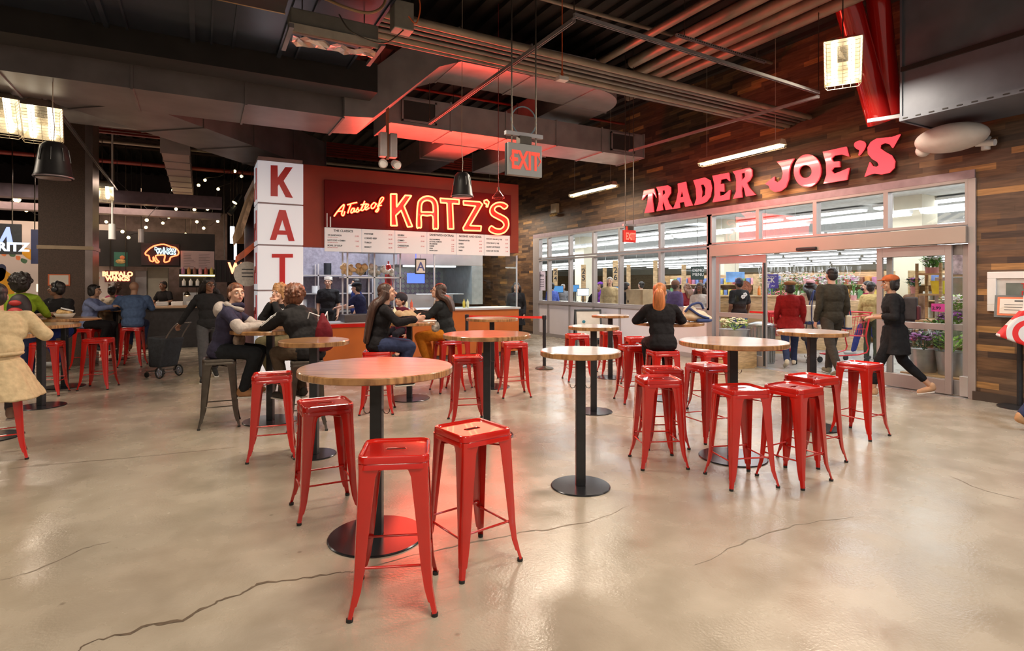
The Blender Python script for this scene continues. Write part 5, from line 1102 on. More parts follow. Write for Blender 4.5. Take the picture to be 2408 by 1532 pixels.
# --- deli staff
for px, py, d, lab, kw in ((772, 668, 13.0, 'deli cook with a pale flat cap and beard behind the bread shelf', dict(h=1.74, skin='mid', hair=('short', 'black'), top=('blacktee', (0, 0, 0), 'short'), hat=('cook', (.6, .56, .5)), face=ff(190))),
                           (838, 668, 14.0, 'deli worker in dark blue with black hair at the rear of the kitchen', dict(h=1.72, skin='mid', hair=('short', 'black'), top=('royal', (.02, .03, .12), 'short'), face=ff(110))),
                           (852, 690, 12.2, 'deli worker in a black cap and navy shirt reaching forward over the counter', dict(h=1.62, skin='light', hair=('short', 'black'), top=('navytee', (.018, .02, .06), 'short'), hat=('cap', (.02, .02, .025)), face=ff(80), lean=12,
                            J={'elR': (.22, .22, 1.12), 'wrR': (.16, .46, 1.08), 'elL': (-.22, .25, 1.14), 'wrL': (-.15, .50, 1.10)}))):
    p = pd(px, py, d); person(lab, p.x, p.y, pose='stand', pants=('darkpants3', (.03, .03, .03)), vox=.013, **kw)
# --- walker between deli and shop
p = pd(1214, 700, 14.6)
person('person with long black hair in a black coat walking past the deli end', p.x, p.y, ff(180), 'walk', 1.62, 'mid', ('long', 'black'), ('blackcoat', (.015, .015, .017), 'long'), ('black4', (.012, .012, .014)), vox=.013, coat=(.35, .05))
# --- red haired woman
x, y = at_(1557, 824, .757)
person('woman with a long ginger ponytail in a black jumper, seated with her back turned', x, y, ff(-4), 'sit', 1.70, 'light', ('ponytail', 'ginger'), ('blackjumper', (.014, .013, .015), 'long'), ('blackpants', (.015, .013, .015)), (.55, .5, .42), lean=14, head=(-14, -14), vox=.009,
    J={'elR': (.30, .22, 1.12), 'wrR': (.18, .42, 1.12), 'elL': (-.30, .20, 1.12), 'wrL': (-.14, .42, 1.12)})
# --- people at the entrance
x, y = at_(2105, 932, 0)
r, j = person('person in black with an orange cap walking left past the shop entrance', x, y, ff(62), 'walk', 1.70, 'mid', ('bob', 'black'), ('blackcoat', (.015, .015, .017), 'mid'), ('black4', (.012, .012, .014), .72), (.50, .30, .18), lean=4, head=(12, 2), vox=.009, hat=('cap', (.42, .11, .04)), coat=(.34, .05), build=1.1,
    J={'hipR': (.09, 0, .91), 'kneeR': (.10, -.10, .50), 'ankleR': (.10, -.42, .17), 'toeR': (.12, -.30, .06), 'kneeL': (-.10, .20, .50), 'ankleL': (-.10, .28, .085), 'toeL': (-.11, .44, .035), 'elR': (.27, .03, 1.14), 'wrR': (.12, .26, 1.12), 'elL': (-.27, .03, 1.14), 'wrL': (-.12, .26, 1.12)})
bp = empty('backpack', Vector((x, y, 1.14)) + Matrix.Rotation(math.radians(ff(62)), 3, 'Z') @ V((.04, -.19, .08)), math.radians(ff(50))); tag(bp, 'black and burgundy backpack worn by the person in the orange cap', 'backpack')
m = MB(); m.box((0, 0, .03), (.27, .15, .32)); remesh(m.build('bag_body', M('backpack_black', (0, 0, 0)), bp, smooth=True), .012, 8); MB().box((0, -.085, -.03), (.22, .05, .20)).build('burgundy_pocket', M('burgundy_leather', (.09, .012, .02), .4, 0, .15, 8), bp, bevel=.02, seg=3)
x, y = at_(1956, 884, 0)
r, j = person('tall man in a dark olive jacket and trousers walking into the shop', x, y, ff(4), 'walk', 1.86, 'light', ('short', 'black'), ('darkolive', (.045, .038, .028), 'long'), ('oliveblack', (.05, .042, .034)), (.20, .18, .12), vox=.010, build=1.1)
tb = empty('tote_bag', Vector((x, y, .98)) + Matrix.Rotation(math.radians(ff(4)), 3, 'Z') @ V((.30, .05, -.05)), math.radians(ff(80))); tag(tb, 'small cream tote bag with navy bottom hanging from the tall man', 'bag')
def tote(tb, w_, h_, d_, strap):
    m = MB(); m.box((0, 0, 0), (w_, d_, h_)); remesh(m.build('bag_body', M('canvas_cream', (.66, .56, .42), .8, 0, .1, 12, bump=.2), tb, smooth=True), .012, 6)
    MB().box((0, 0, -h_ * .42), (w_ * 1.01, d_ * 1.04, h_ * .2)).build('navy_bottom', M('canvas_navy', (.03, .05, .16), .8), tb, bevel=.02, seg=3)
    m = MB()
    for s_ in (1, -1): m.tube(smooth_path([(-w_ * .2, s_ * d_ * .5, -h_ * .4), (-w_ * .2, s_ * d_ * .52, h_ * .5), (0, s_ * d_ * .1, h_ * .5 + strap), (w_ * .2, s_ * d_ * .52, h_ * .5), (w_ * .2, s_ * d_ * .5, -h_ * .4)], 4), .011, 6)
    m.build('strap', M('canvas_navy', (0, 0, 0)), tb, smooth=True)
tote(tb, .26, .24, .10, .35)
x, y = at_(1858, 862, 0)
person('person in a red jacket and brown beret walking into the shop', x, y, ff(-20), 'walk', 1.62, 'brown', ('bob', 'black'), ('redjacket', (.24, .012, .012), 'long'), ('navyjeans', (.03, .04, .09)), (.62, .54, .42), vox=.010, hat=('beret', (.28, .14, .06)), coat=(.16, .08), build=1.15)
hb = empty('handbag', Vector((x, y, .62)) + Matrix.Rotation(math.radians(ff(-20)), 3, 'Z') @ V((.34, .02, 0)), math.radians(ff(20))); tag(hb, 'black handbag carried low by the person in the red jacket', 'bag')
m = MB(); m.ell((0, 0, 0), (.19, .09, .12), n=16); m.ell((0, 0, -.05), (.20, .10, .09), n=16); remesh(m.build('bag_body', M('backpack_black', (0, 0, 0)), hb, smooth=True), .012); MB().tube(smooth_path([(-.10, 0, .08), (-.05, 0, .24), (.05, 0, .24), (.10, 0, .08)], 4), .010, 6).build('handle', BLK, hb, smooth=True)
x, y = at_(1907, 850, 0)
person('person in a pink cap and long cream coat in the shop entrance', x, y, ff(-12), 'walk', 1.66, 'light', ('long', 'black'), ('creamcoat', (.60, .52, .40), 'long'), ('navyjeans', (.03, .04, .09)), (.10, .10, .12), vox=.010, hat=('cap', (.55, .30, .32)), coat=(.42, .08), head=(-30, 0),
    J={'elR': (.26, .14, 1.18), 'wrR': (.20, .36, 1.34)})
tb = empty('tote_bag', Vector((x, y, .98)) + Matrix.Rotation(math.radians(ff(-12)), 3, 'Z') @ V((-.02, -.30, .0)), math.radians(ff(-8))); tag(tb, 'big cream tote bag with navy straps on the long cream coat', 'bag'); tote(tb, .36, .38, .13, .30)
x, y = at_(2040, 838, 0)
person('person with a dark ponytail and mask in a maroon top, further inside the shop', x, y, ff(60), 'walk', 1.64, 'light', ('bun', 'black'), ('maroonjacket', (.22, .02, .05), 'long'), ('navyjeans2', (.04, .05, .20)), (.5, .5, .5), vox=.012, mask=True)
x, y = at_(2072, 850, 0)
person('person in a yellow top and olive trousers half hidden by the right door frame', x, y + .2, ff(-60), 'stand', 1.62, 'mid', ('short', 'black'), ('sand', (.50, .38, .16), 'long'), ('greenpants', (.06, .07, .045)), vox=.013, detail=False)
# --- shop floor, seen through the glass
for px, d, hh, fc, sk, hr, tp_, pn_, lab, kw in (
    (1434, 10.25, 1.78, 165, 'light', ('short', 'grey'), ('sandvest', (.50, .38, .22), 'long'), ('darkpants3', (0, 0, 0)), 'cashier in a sand coloured vest behind the shop windows', {}),
    (1385, 10.25, 1.60, -80, 'brown', ('bald', 'black'), ('blacktee', (0, 0, 0), 'short'), ('darkpants3', (0, 0, 0)), 'bald shop worker bending over the white screen', dict(lean=25)),
    (1412, 12.4, 1.66, 120, 'mid', ('bob', 'black'), ('purplecardigan', (.20, .06, .40), 'long'), ('darkpants3', (0, 0, 0)), 'person with a purple cap behind the sand vest cashier', dict(hat=('cap', (.20, .06, .40)))),
    (1298, 10.25, 1.62, 20, 'mid', ('short', 'black'), ('bluewhite', (.10, .15, .50), 'long'), ('darkpants3', (0, 0, 0)), 'person in a blue top left of the first blue register screen', {}),
    (1324, 12.3, 1.58, 180, 'mid', ('short', 'grey'), ('grey1', (.22, .22, .24), 'long'), ('darkpants3', (0, 0, 0)), 'person in grey behind the first blue register screen', {}),
    (1473, 10.1, 1.62, -70, 'mid', ('short', 'black'), ('blacktee', (0, 0, 0), 'short'), ('darkpants3', (0, 0, 0)), 'shop worker in a black printed t-shirt left of the paper bags', {}),
    (1508, 12.5, 1.66, 30, 'light', ('bun', 'black'), ('maroon2', (.15, .03, .05), 'long'), ('darkpants3', (0, 0, 0)), 'person with a dark bun behind the paper bags', {}),
    (1588, 10.25, 1.66, -60, 'brown', ('short', 'darkbrown'), ('purplejacket', (.12, .08, .20), 'long'), ('darkpants3', (0, 0, 0)), 'person in a purple jacket and patterned head wrap at the tills', dict(hat=('beanie', (.20, .10, .07)))),
    (1560, 12.3, 1.68, 150, 'mid', ('short', 'black'), ('grey2', (.08, .08, .10), 'long'), ('darkpants3', (0, 0, 0)), 'dark haired person behind the purple jacket', {}),
    (1646, 10.2, 1.60, 150, 'brown', ('braids', 'darkbrown'), ('whiteknit', (.60, .55, .52), 'long'), ('darkpants3', (0, 0, 0)), 'woman with reddish braids and glasses in a white knitted top', dict(glasses=True)),
    (1616, 11.9, 1.60, 20, 'brown', ('long', 'brown'), ('maroon3', (.22, .02, .03), 'long'), ('darkpants3', (0, 0, 0)), 'person with long reddish hair left of the white knitted top', {}),
    (1664, 12.4, 1.66, -20, 'brown', ('short', 'black'), ('maroon3', (0, 0, 0), 'long'), ('darkpants3', (0, 0, 0)), 'dark haired person in red right of the white knitted top', {}),
    (1738, 10.6, 1.72, 10, 'brown', ('short', 'black'), ('blackwork', (.018, .018, .02), 'short'), ('midjeans', (.07, .12, .28)), 'shop worker in a black flower print t-shirt and jeans behind the left door leaf', {}),
    (2150, 13.8, 1.62, 120, 'brown', ('short', 'black'), ('brownknit', (.20, .11, .07), 'long'), ('darkpants3', (0, 0, 0)), 'person in a brown patterned top seen behind the orange cap', {})):
    p = pX(px, 700, d); r, j = person(lab, p.x, p.y, ff(fc), 'stand', hh, sk, hr, tp_, pn_, vox=.015, **kw)
    if 'flower print' in lab:
        m = MB()
        for k in range(12): m.ell(j['chest'] + V((.06 + .03 * math.cos(k * 1.2) - .05 * (k > 6), -.138, .06 + .03 * math.sin(k * 1.2) - .05 * (k > 6))), (.024, .008, .018), n=8, k=6)
        m.build('flower_print', WHITE, r)
# --- person leaving the frame at the right: trailing shoe and a striped carrier bag
x, y = 4.9, .20
# ================================================================== inside the shop
SX = 12.0
def fixture():
    r = empty('ceiling_tube_light', (0, 0, 0)); tag(r, 'white fluorescent tube fixture in a row on the shop ceiling', 'ceiling light', 'fluorescent fixtures on the shop ceiling')
    MB().bb((-.20, -1.28, .02), (.20, 1.28, .09)).build('housing', WHITE, r); MB().bb((-.17, -1.26, -.03), (.17, 1.26, .02)).build('diffuser', E('shop_tube', (.96, .98, 1), 7.5), r); return r
fx = None
ROWS = [(11.7, 3.88), (14.8, 3.88), (17.9, 3.88), (16.4, 3.45), (20.2, 3.45)] + [(22.5 + 3.3 * i, 3.0) for i in range(6)]
for i, (X_, Z_) in enumerate(ROWS):
    for k in range(20):
        if k > 13 and i > 7: continue
        if fx is None: fx = fixture(); o = fx
        else: o = copy_tree(fx)
        o.location = (X_, -3.0 + k * 2.9 + (i % 2) * .9, Z_)
for i, (X_, Z_) in enumerate(ROWS):
    if Z_ > 3.8: continue
    m = MB(); m.bb((X_ - .02, -4.2, Z_ + .091), (X_ + .02, 55, Z_ + .13))
    for k in range(20): m.bb((X_ - .005, -3 + k * 2.9, Z_ + .13), (X_ + .005, -2.99 + k * 2.9, 4.02))
    thing(m, 'light_rail', WHITE, ['', '', '', 'first hung white light rail of the shop, counted from the windows', 'second hung white light rail of the shop', 'third hung white light rail of the shop', 'fourth hung white light rail of the shop', 'fifth hung white light rail of the shop', 'sixth hung white light rail of the shop', 'seventh hung white light rail of the shop', 'farthest hung white light rail of the shop'][i], 'rail', 'hung light rails')
def SP(px, py, d): return pd(px, py, d)
def at_floor(p): return Vector((p.x, p.y, 0))
# tills: wooden counter run with screens
for i, (y0, y1) in enumerate(((15.2, 17.6), (12.8, 14.8), (10.2, 12.2))):
    c = empty('till_counter', (10.9, y0, 0)); tag(c, ['pale wooden till counter farthest left behind the windows', 'pale wooden till counter in the middle behind the windows', 'pale wooden till counter nearest the sliding door'][i], 'counter', 'till counters')
    MB().bb((0, 0, 0), (.7, y1 - y0, .96)).build('counter_body', CRATE, c); MB().bb((-.03, -.03, .96), (.73, y1 - y0 + .03, 1.0)).build('counter_top', CREAM, c)
BLUES = E('till_screen_blue', (.10, .35, .75), .9); WHS = E('till_screen_white', (.9, .95, 1), 1.6)
for i, (px, py, d, mt, wd) in enumerate(((1313, 681, 11.1, BLUES, .36), (1354, 679, 11.35, BLUES, .24), (1371, 688, 11.1, WHS, .40), (1443, 684, 11.1, BLUES, .30))):
    c = pX(px, py, d); r = empty('till_screen', (c.x, c.y, 1.0), -YAW + .1); tag(r, ['leftmost blue till screen behind the windows', 'small blue till screen left of the white one', 'bright white till screen behind the windows', 'blue till screen beside the sand vest cashier'][i], 'screen', 'till screens')
    h = c.z - 1.0; MB().bb((-wd / 2, -.01, h - .12), (wd / 2, .03, h + .13)).build('bezel', BLK, r, bevel=.004); MB().bb((-wd / 2 + .012, -.014, h - .105), (wd / 2 - .012, -.01, h + .115)).build('display', mt, r); MB().bb((-.02, .0, 0), (.02, .03, h - .1)).build('stand', BLK, r); MB().bb((-.08, -.05, 0), (.08, .08, .015)).build('foot', BLK, r)
for i, (px, t) in enumerate(((1306, '24'), (1372, '25'), (1447, '26'), (1422, ''), (1478, ''), (1541, ''), (1608, ''))):
    c = pX(px, 650, 12.0 if t else 13.2); r = empty('aisle_post', (c.x, c.y, 0), -YAW); tag(r, ('tall wooden till post numbered ' + t) if t else ['slim wooden post just right of the sand vest cashier', 'slim wooden post behind the purple display', 'slim wooden post above the paper bags', 'slim wooden post behind the red haired woman'][i - 3], 'post', 'wooden till posts')
    MB().bb((-.085 if t else -.07, -.02, 0), (.085 if t else .07, .02, 2.22 + .08 * (i % 3))).build('plank', CRATE, r, bevel=.003)
    if t: text(t[0], .26, BLACKTXT, r, (0, -.024, 1.98), RX, align='CENTER', bold=.004); text(t[1], .26, BLACKTXT, r, (0, -.024, 1.74), RX, align='CENTER', bold=.004)
# shelving with goods
PC = [(.55, .10, .08), (.70, .55, .12), (.12, .28, .12), (.15, .22, .5), (.7, .68, .6), (.45, .2, .35), (.62, .32, .10), (.25, .10, .07), (.75, .35, .4)]
PM = [M('goods_%d' % i, c, .5, 0, .25, 9) for i, c in enumerate(PC)]
box_me = {}
def goods(kind, x, y, z, w_, d_, h_, k, g):
    key = (round(w_, 2), round(h_, 2), k)
    if key not in box_me: o = MB().bb((-d_ / 2, -w_ / 2, 0), (d_ / 2, w_ / 2, h_)).build(kind, PM[k], bevel=.006); box_me[key] = o
    else: o = copy_tree(box_me[key])
    o.location = (x, y, z); tag(o, 'small coloured packet standing on the shop shelves', 'packet', g); return o
for s_, (X_, y0, y1) in enumerate(((16.2, 4.5, 8.0), (16.2, 8.6, 12.4), (16.6, 13.0, 17.4))):
    r = empty('shop_shelf', (X_, y0, 0)); tag(r, ['stocked wooden shelf unit seen through the sliding doors', 'stocked wooden shelf unit behind the tills', 'stocked wooden shelf unit at the far left behind the windows'][s_], 'shelf', 'stocked shelf units')
    m = MB()
    for z in (.3, .75, 1.2, 1.6): MB().bb((-.25, 0, z - .03), (.25, y1 - y0, z)).build('shelf_board', CRATE, r)
    MB().bb((.22, 0, 0), (.26, y1 - y0, 1.95)).build('back_panel', CRATE, r)
    for yy in (0, y1 - y0): MB().bb((-.25, yy - .02, 0), (.25, yy + .02, 1.95)).build('side_panel', CRATE, r)
    y = y0 + .1
    while y < y1 - .15:
        for z in (.75, 1.2, 1.6):
            if rnd.random() < .85: goods('packet', X_ - .08, y, z, .14, .2, (.20, .26, .22)[rnd.randrange(3)], rnd.randrange(9), 'packets on the shop shelves')
        y += .19
# paper-wrapped display, plants, flowers
c = pX(1512, 697, 10.3); thing(MB().bb((-.3, -.33, 0), (.3, .33, 1.46)), 'paper_bag_stack', M('kraft_paper', (.48, .34, .20), .8, 0, .12, 7, bump=.3), 'tall block of brown paper bags behind the windows left of the ginger ponytail', 'paper bags', loc=(c.x, c.y, 0), bevel=.01)
FOL = [M('leaf_green', (.10, .28, .05), .5, 0, .4, 20), M('leaf_light', (.30, .52, .10), .5, 0, .3, 20), M('leaf_dark', (.04, .13, .04), .5, 0, .4, 20)]
FLW = {'purple': M('petal_purple', (.32, .10, .38), .5, 0, .3, 20), 'white': M('petal_white', (.80, .74, .76), .5, 0, .08, 20), 'pink': M('petal_pink', (.75, .12, .22), .5, 0, .3, 20), 'yellow': M('petal_yellow', (.85, .70, .05), .5), 'cream': M('petal_cream', (.72, .68, .45), .5, 0, .2, 20)}
BUCK = M('zinc_bucket', (.45, .46, .47), .35, .85, .15, 6)
SLEEVE = glass('flower_sleeve', (.96, .97, .97), 1.3, .15)
def plant(name, label, loc, R_, h, fol, fl, pot, n=60, group=None, sleeve=False, potr=None, poth=.2, spread=1.0):
    r = empty(name, loc); tag(r, label, 'plant', group); pr = potr or R_ * .6; q = random.Random(hash(label) % 1000 if False else len(label) * 7 + int(loc[0] * 10) % 13)
    MB().lathe([(0, 0), (pr * .8, 0), (pr, poth), (pr * 1.04, poth), (pr * .96, poth - .01), (0, poth - .02)], 20).build('pot', pot, r, smooth=True, edge=True)
    m = MB()
    for i in range(n):
        a, u, v = q.uniform(0, 2 * PI), q.random() ** .5, q.random(); c = Vector((R_ * u * spread * math.cos(a), R_ * u * spread * math.sin(a), poth + h * v * (1 - .35 * u)))
        d = Vector((math.cos(a), math.sin(a), q.uniform(.2, 1.2))).normalized() * q.uniform(.06, .11); s_ = d.cross(Vector((0, 0, 1))).normalized() * .022
        m.add([c, c + d * .5 + s_, c + d, c + d * .5 - s_], [(0, 1, 2, 3)])
    for i in range(5): a = i * 1.25; m.tube([(0, 0, poth - .03), (R_ * .4 * math.cos(a), R_ * .4 * math.sin(a), poth + h * .6)], .006, 4)
    m.build('foliage', fol, r)
    if fl:
        m = MB()
        for i in range(n // 2):
            a, u = q.uniform(0, 2 * PI), q.random() ** .5; c = Vector((R_ * u * math.cos(a), R_ * u * math.sin(a), poth + h * q.uniform(.55, 1.05) * (1 - .2 * u)))
            for k in range(4):
                t = k * PI / 2 + q.random(); m.ell(c + Vector((.02 * math.cos(t), .02 * math.sin(t), 0)), (.02, .02, .012), n=6, k=4)
        m.build('blossoms', fl, r, smooth=True)
    if sleeve: MB().lathe([(pr * .8, poth * .4), (R_ * 1.25, poth + h * 1.15)], 14).build('clear_sleeve', SLEEVE, r, smooth=True)
    return r
# orchids on a stand in the entrance
st = SP(1905, 700, 14.2); r = empty('flower_stand', (st.x, st.y, 0), -YAW); tag(r, 'pale wooden display stand full of white orchids inside the entrance', 'display stand')
MB().bb((-1.2, -.4, 0), (1.2, .4, 1.2)).build('stand_body', CRATE, r, bevel=.01)
Rm = Matrix.Rotation(-YAW, 3, 'Z'); POTP = M('pink_pot', (.65, .35, .38), .4)
for i in range(12):
    p = Vector((st.x, st.y, 1.205)) + Rm @ Vector((-1.05 + (i % 6) * .4, -.22 + (i // 6) * .38, 0))
    plant('orchid', 'white orchid in a clear sleeve on the wooden stand inside the entrance', p, .13, .62, FOL[0], FLW['white'], POTP, 34, 'white orchids on the stand', True, .07, .12)
for i in range(3):
    p = SP(1822 + i * 16, 700, 15.5); plant('pink_cyclamen', ['leftmost', 'middle', 'rightmost'][i] + ' of the red and pink potted flowers beside the blue shop sign', (p.x, p.y, 1.0), .17, .28, FOL[0], FLW['pink'], POTP, 50, 'red and pink potted flowers', False, .09, .14)
thing(MB().bb((-.9, -.25, 0), (.9, .25, .998)), 'low_crate_table', CRATE, 'low crate table carrying the red and pink flowers', 'table', loc=(SP(1838, 700, 15.5).x, SP(1838, 700, 15.5).y, 0))
# wooden counter behind the left leaf with the worker in front
c = SP(1775, 700, 13.4); r = empty('crate_counter', (c.x, c.y, 0), -YAW); tag(r, 'wooden crate board counter behind the shop worker in jeans', 'counter'); MB().bb((-1.1, -.25, 0), (1.1, .3, 1.30)).build('counter_body', CRATE, r); MB().bb((-1.12, -.27, 1.30), (1.12, .32, 1.34)).build('counter_top', CRATE, r)
# blue hanging sign, small picture, chalkboard
c = SP(1816, 662, 11.2); r = empty('blue_shop_sign', c, -YAW); tag(r, 'purple blue hanging sign with white lettering at the left of the entrance', 'sign'); MB().bb((-.16, -.01, -.14), (.12, .01, .14)).build('sign_board', M('purple_blue_sign', (.10, .08, .42), .5), r, bevel=.003)
text('ICK', .13, WHITE, r, (-.15, -.013, -.02), RX, bold=.004, sx=.9); text('T ~', .11, WHITE, r, (-.12, -.013, -.12), RX, bold=.003); text('the way to', .045, WHITE, r, (-.12, -.013, .085), RX); MB().tube([(-.14, 0, .14), (-.14, 0, 4.0 - c.z)], .004, 5).build('cord', GUN, r)
c = SP(1640, 643, 15); r = empty('chalkboard', c, -YAW); tag(r, 'black chalkboard with white lettering hanging over the tills', 'chalkboard'); MB().bb((-.17, -.02, -.17), (.17, .02, .17)).build('board', M('chalk_green', (.02, .04, .035), .7), r); text('DEMO\nMENU', .11, WHITE, r, (-.14, -.024, .04), RX)
MB().tube([(0, 0, .17), (0, 0, 4.0 - c.z)], .006, 5).build('cord', GUN, r)
c = SP(1729, 652, 20); r = empty('hanging_picture', c, -YAW); tag(r, 'blue picture panel hanging above the worker in jeans', 'picture'); MB().bb((-.32, -.02, -.18), (.32, .02, .18)).build('board', M('sky_panel', (.12, .25, .5), .5, 0, .5, 3), r); MB().tube([(0, 0, .18), (0, 0, 4.0 - c.z)], .006, 5).build('cord', GUN, r)
c = SP(1750, 680, 13.35); r = empty('round_basket', (c.x, c.y, 1.341 + .17), -YAW); tag(r, 'round woven basket standing on the crate counter', 'basket'); MB().cyl((0, -.02, 0), (0, .02, 0), .17, n=24).build('basket_disc', M('wicker', (.28, .10, .05), .7, 0, .6, 40), r)
c = SP(1785, 690, 13.35)
for i in range(2): thing(MB().lathe([(0, 0), (.035, 0), (.035, .14), (.013, .18), (.013, .22), (0, .22)], 14), 'spray_bottle', M(['amber_liquid', 'teal_liquid'][i], [(.7, .22, .04), (.05, .35, .42)][i], .2), ['amber bottle on the crate counter', 'teal bottle on the crate counter'][i], 'bottle', smooth=True, loc=(c.x + i * .09, c.y - i * .05, 1.341))
# zinc tub of tulips and ribbed bin behind the left leaf
p = SP(1727, 790, 11.0); plant('tulip_tub', 'cream tulips in a zinc tub behind the left door leaf', (p.x, p.y, .45), .28, .22, FOL[1], FLW['cream'], BUCK, 70, None, False, .28, .28)
thing(MB().bb((-.32, -.25, 0), (.32, .25, .448)), 'tub_crate', CRATE, 'low crate under the zinc tulip tub', 'crate', loc=(p.x, p.y, 0))
p = SP(1790, 800, 11.6); r = empty('metal_bin', (p.x, p.y, 0)); tag(r, 'ribbed galvanised bin just inside the left door leaf', 'bin'); m = MB(); m.lathe([(0, 0), (.24, 0), (.25, .75), (0, .75)], 28); [m.cyl((.25 * math.cos(t), .25 * math.sin(t), .03), (.255 * math.cos(t), .255 * math.sin(t), .72), .012, n=6) for t in [2 * PI * i / 22 for i in range(22)]]; m.build('bin_body', BUCK, r); MB().lathe([(.26, .75), (.25, .79), (.12, .83), (0, .84)], 28).build('lid', BUCK, r, smooth=True)
# red shopping carts
CART = M('cart_red', (.60, .02, .03), .4)
def cart(label, p, rz, n=1):
    for q in range(n):
        r = empty('shopping_cart', (p[0] + q * .22 * math.sin(rz), p[1] - q * .22 * math.cos(rz), 0), rz); tag(r, label if n == 1 else ['front', 'second', 'third', 'rearmost'][q] + ' ' + label, 'shopping cart', 'red shopping carts'); m = MB()
        T = [(-.27, -.35, .98), (.27, -.35, .98), (.24, .45, .90), (-.24, .45, .90)]; B = [(-.22, -.28, .55), (.22, -.28, .55), (.19, .38, .58), (-.19, .38, .58)]
        m.tube(T, .011, 6, closed=True); m.tube(B, .009, 6, closed=True)
        for a in range(4):
            for t in [i / 9 for i in range(9)]: m.tube([Vector(T[a]).lerp(Vector(T[(a + 1) % 4]), t), Vector(B[a]).lerp(Vector(B[(a + 1) % 4]), t)], .0035, 4)
        for t in (.33, .66): m.tube([Vector(T[a]).lerp(Vector(B[a]), t) for a in range(4)], .004, 4, closed=True)
        for t in [i / 7 for i in range(1, 7)]: m.tube([Vector(B[0]).lerp(Vector(B[1]), t), Vector(B[3]).lerp(Vector(B[2]), t)], .0035, 4)
        m.build('basket', CART, r); m = MB()
        for s_ in (1, -1): m.tube(smooth_path([(s_ * .25, -.42, 1.02), (s_ * .24, -.30, .55), (s_ * .24, -.32, .22), (s_ * .2, .42, .18)], 3), .014, 7)
        m.tube([(-.2, .42, .18), (.2, .42, .18)], .012, 6); m.build('chassis', CART, r); MB().cyl((-.27, -.43, 1.02), (.27, -.43, 1.02), .017).build('handle', CART, r)
        for a, b in ((.2, .42), (-.2, .42), (.24, -.32), (-.24, -.32)): MB().cyl((a - .015, b, .062), (a + .015, b, .062), .06, n=18).build('wheel', RUB, r)
p = SP(1836, 800, 12.4); cart('red cart of the nested row left of the red jacket', (p.x, p.y), -YAW - .4, 4)
p = SP(1985, 810, 11.6); cart('red shopping cart pushed just inside the entrance', (p.x, p.y), -YAW + 1.9)
# flowers at the right, behind the fixed leaves
for i, (px, py, z, R_, h, fo, fl, pr, ph, lab) in enumerate(((2172, 860, .22, .24, .26, FOL[2], FLW['purple'], .2, .36, 'zinc bucket of purple stock flowers behind the right door leaf'),
        (2240, 870, .22, .26, .30, FOL[1], None, .22, .36, 'zinc bucket of bright green foliage behind the right door leaf'),
        (2205, 800, .62, .25, .20, FOL[0], None, .2, .2, 'leafy green potted plant on the rear flower step'),
        (2248, 790, .74, .22, .22, FOL[1], FLW['purple'], .16, .2, 'potted plant with violet flowers beside the steel cabinet'),
        (2250, 730, 1.02, .20, .24, FOL[1], FLW['white'], .14, .16, 'green plant with small white flowers before the steel cabinet'))):
    X_ = WX + (.62, .60, 1.05, 1.0, 1.15)[i]; p = pX(px, 700, X_); plant('bucket_flowers', lab, (p.x, p.y, z), R_, h, fo, fl, BUCK, 130, 'flower buckets at the entrance', i < 2, pr, ph)
a, b = pX(2140, 900, WX + .62), pX(2285, 900, WX + .62)
thing(MB().bb((WX + .32, b.y - .3, 0), (WX + .88, a.y, .218)), 'flower_bench', CRATE, 'low wooden bench carrying the two big flower buckets', 'bench', bevel=.01)
thing(MB().bb((WX + .90, b.y - .4, 0), (WX + 1.3, a.y, .618)), 'flower_step', CRATE, 'rear wooden step behind the flower bench', 'step', bevel=.01)
# open shelf with pots
sx0, sx1 = pX(2166, 700, WX + 1.6), pX(2222, 700, WX + 1.6); r = empty('plant_rack', (0, 0, 0)); tag(r, 'open wooden rack with potted flowers behind the right door leaf', 'rack')
for z in (.95, 1.40, 1.75): MB().bb((WX + 1.45, sx1.y, z), (WX + 1.8, sx0.y, z + .03)).build('shelf_board', CRATE, r)
for yy in (sx0.y, sx1.y):
    for xx in (WX + 1.45, WX + 1.77): MB().bb((xx, yy - .02, 0), (xx + .03, yy + .02, 1.95)).build('post', CRATE, r)
my = (sx0.y + sx1.y) / 2
thing(MB().lathe([(0, 0), (.10, 0), (.13, .22), (.12, .22), (0, .2)], 20), 'yellow_pail', FLW['yellow'], 'bright yellow pail on the wooden plant rack', 'pail', smooth=True, loc=(WX + 1.6, my - .1, 1.431))
for i in range(3): plant('rack_flowers', ['left', 'middle', 'right'][i] + ' pot of pale pink flowers on the top shelf of the plant rack', (WX + 1.6, sx0.y - .12 - i * (sx0.y - sx1.y - .24) / 2, 1.781), .10, .22, FOL[0], FLW['white'], POTP, 36, 'pots on the plant rack', True, .06, .10)
plant('rack_flowers', 'pot of violet flowers left of the yellow pail', (WX + 1.6, my + .28, 1.431), .10, .16, FOL[2], FLW['purple'], POTP, 40, 'pots on the plant rack', False, .07, .12)
c = pX(2206, 724, WX + .50); r = empty('price_card', c); tag(r, 'bright pink price card on a stick among the flowers', 'price card'); MB().bb((-.003, -.09, -.06), (.003, .09, .06)).build('card', M('hot_pink', (.85, .08, .45), .5), r); text('2.99', .07, BLACKTXT, r, (-.006, .08, -.03), RW); MB().cyl((.006, 0, -.85), (.006, 0, .05), .004, n=6).build('stick', GUN, r)
cab = pX(2258, 680, WX + 2.2); thing(MB().bb((WX + 2.1, cab.y - 1.6, 0), (WX + 2.8, cab.y + .35, 1.72)), 'steel_cabinet', M('brushed_panel', (0, 0, 0)), 'plain brushed steel cabinet at the right behind the flowers', 'cabinet', bevel=.01)
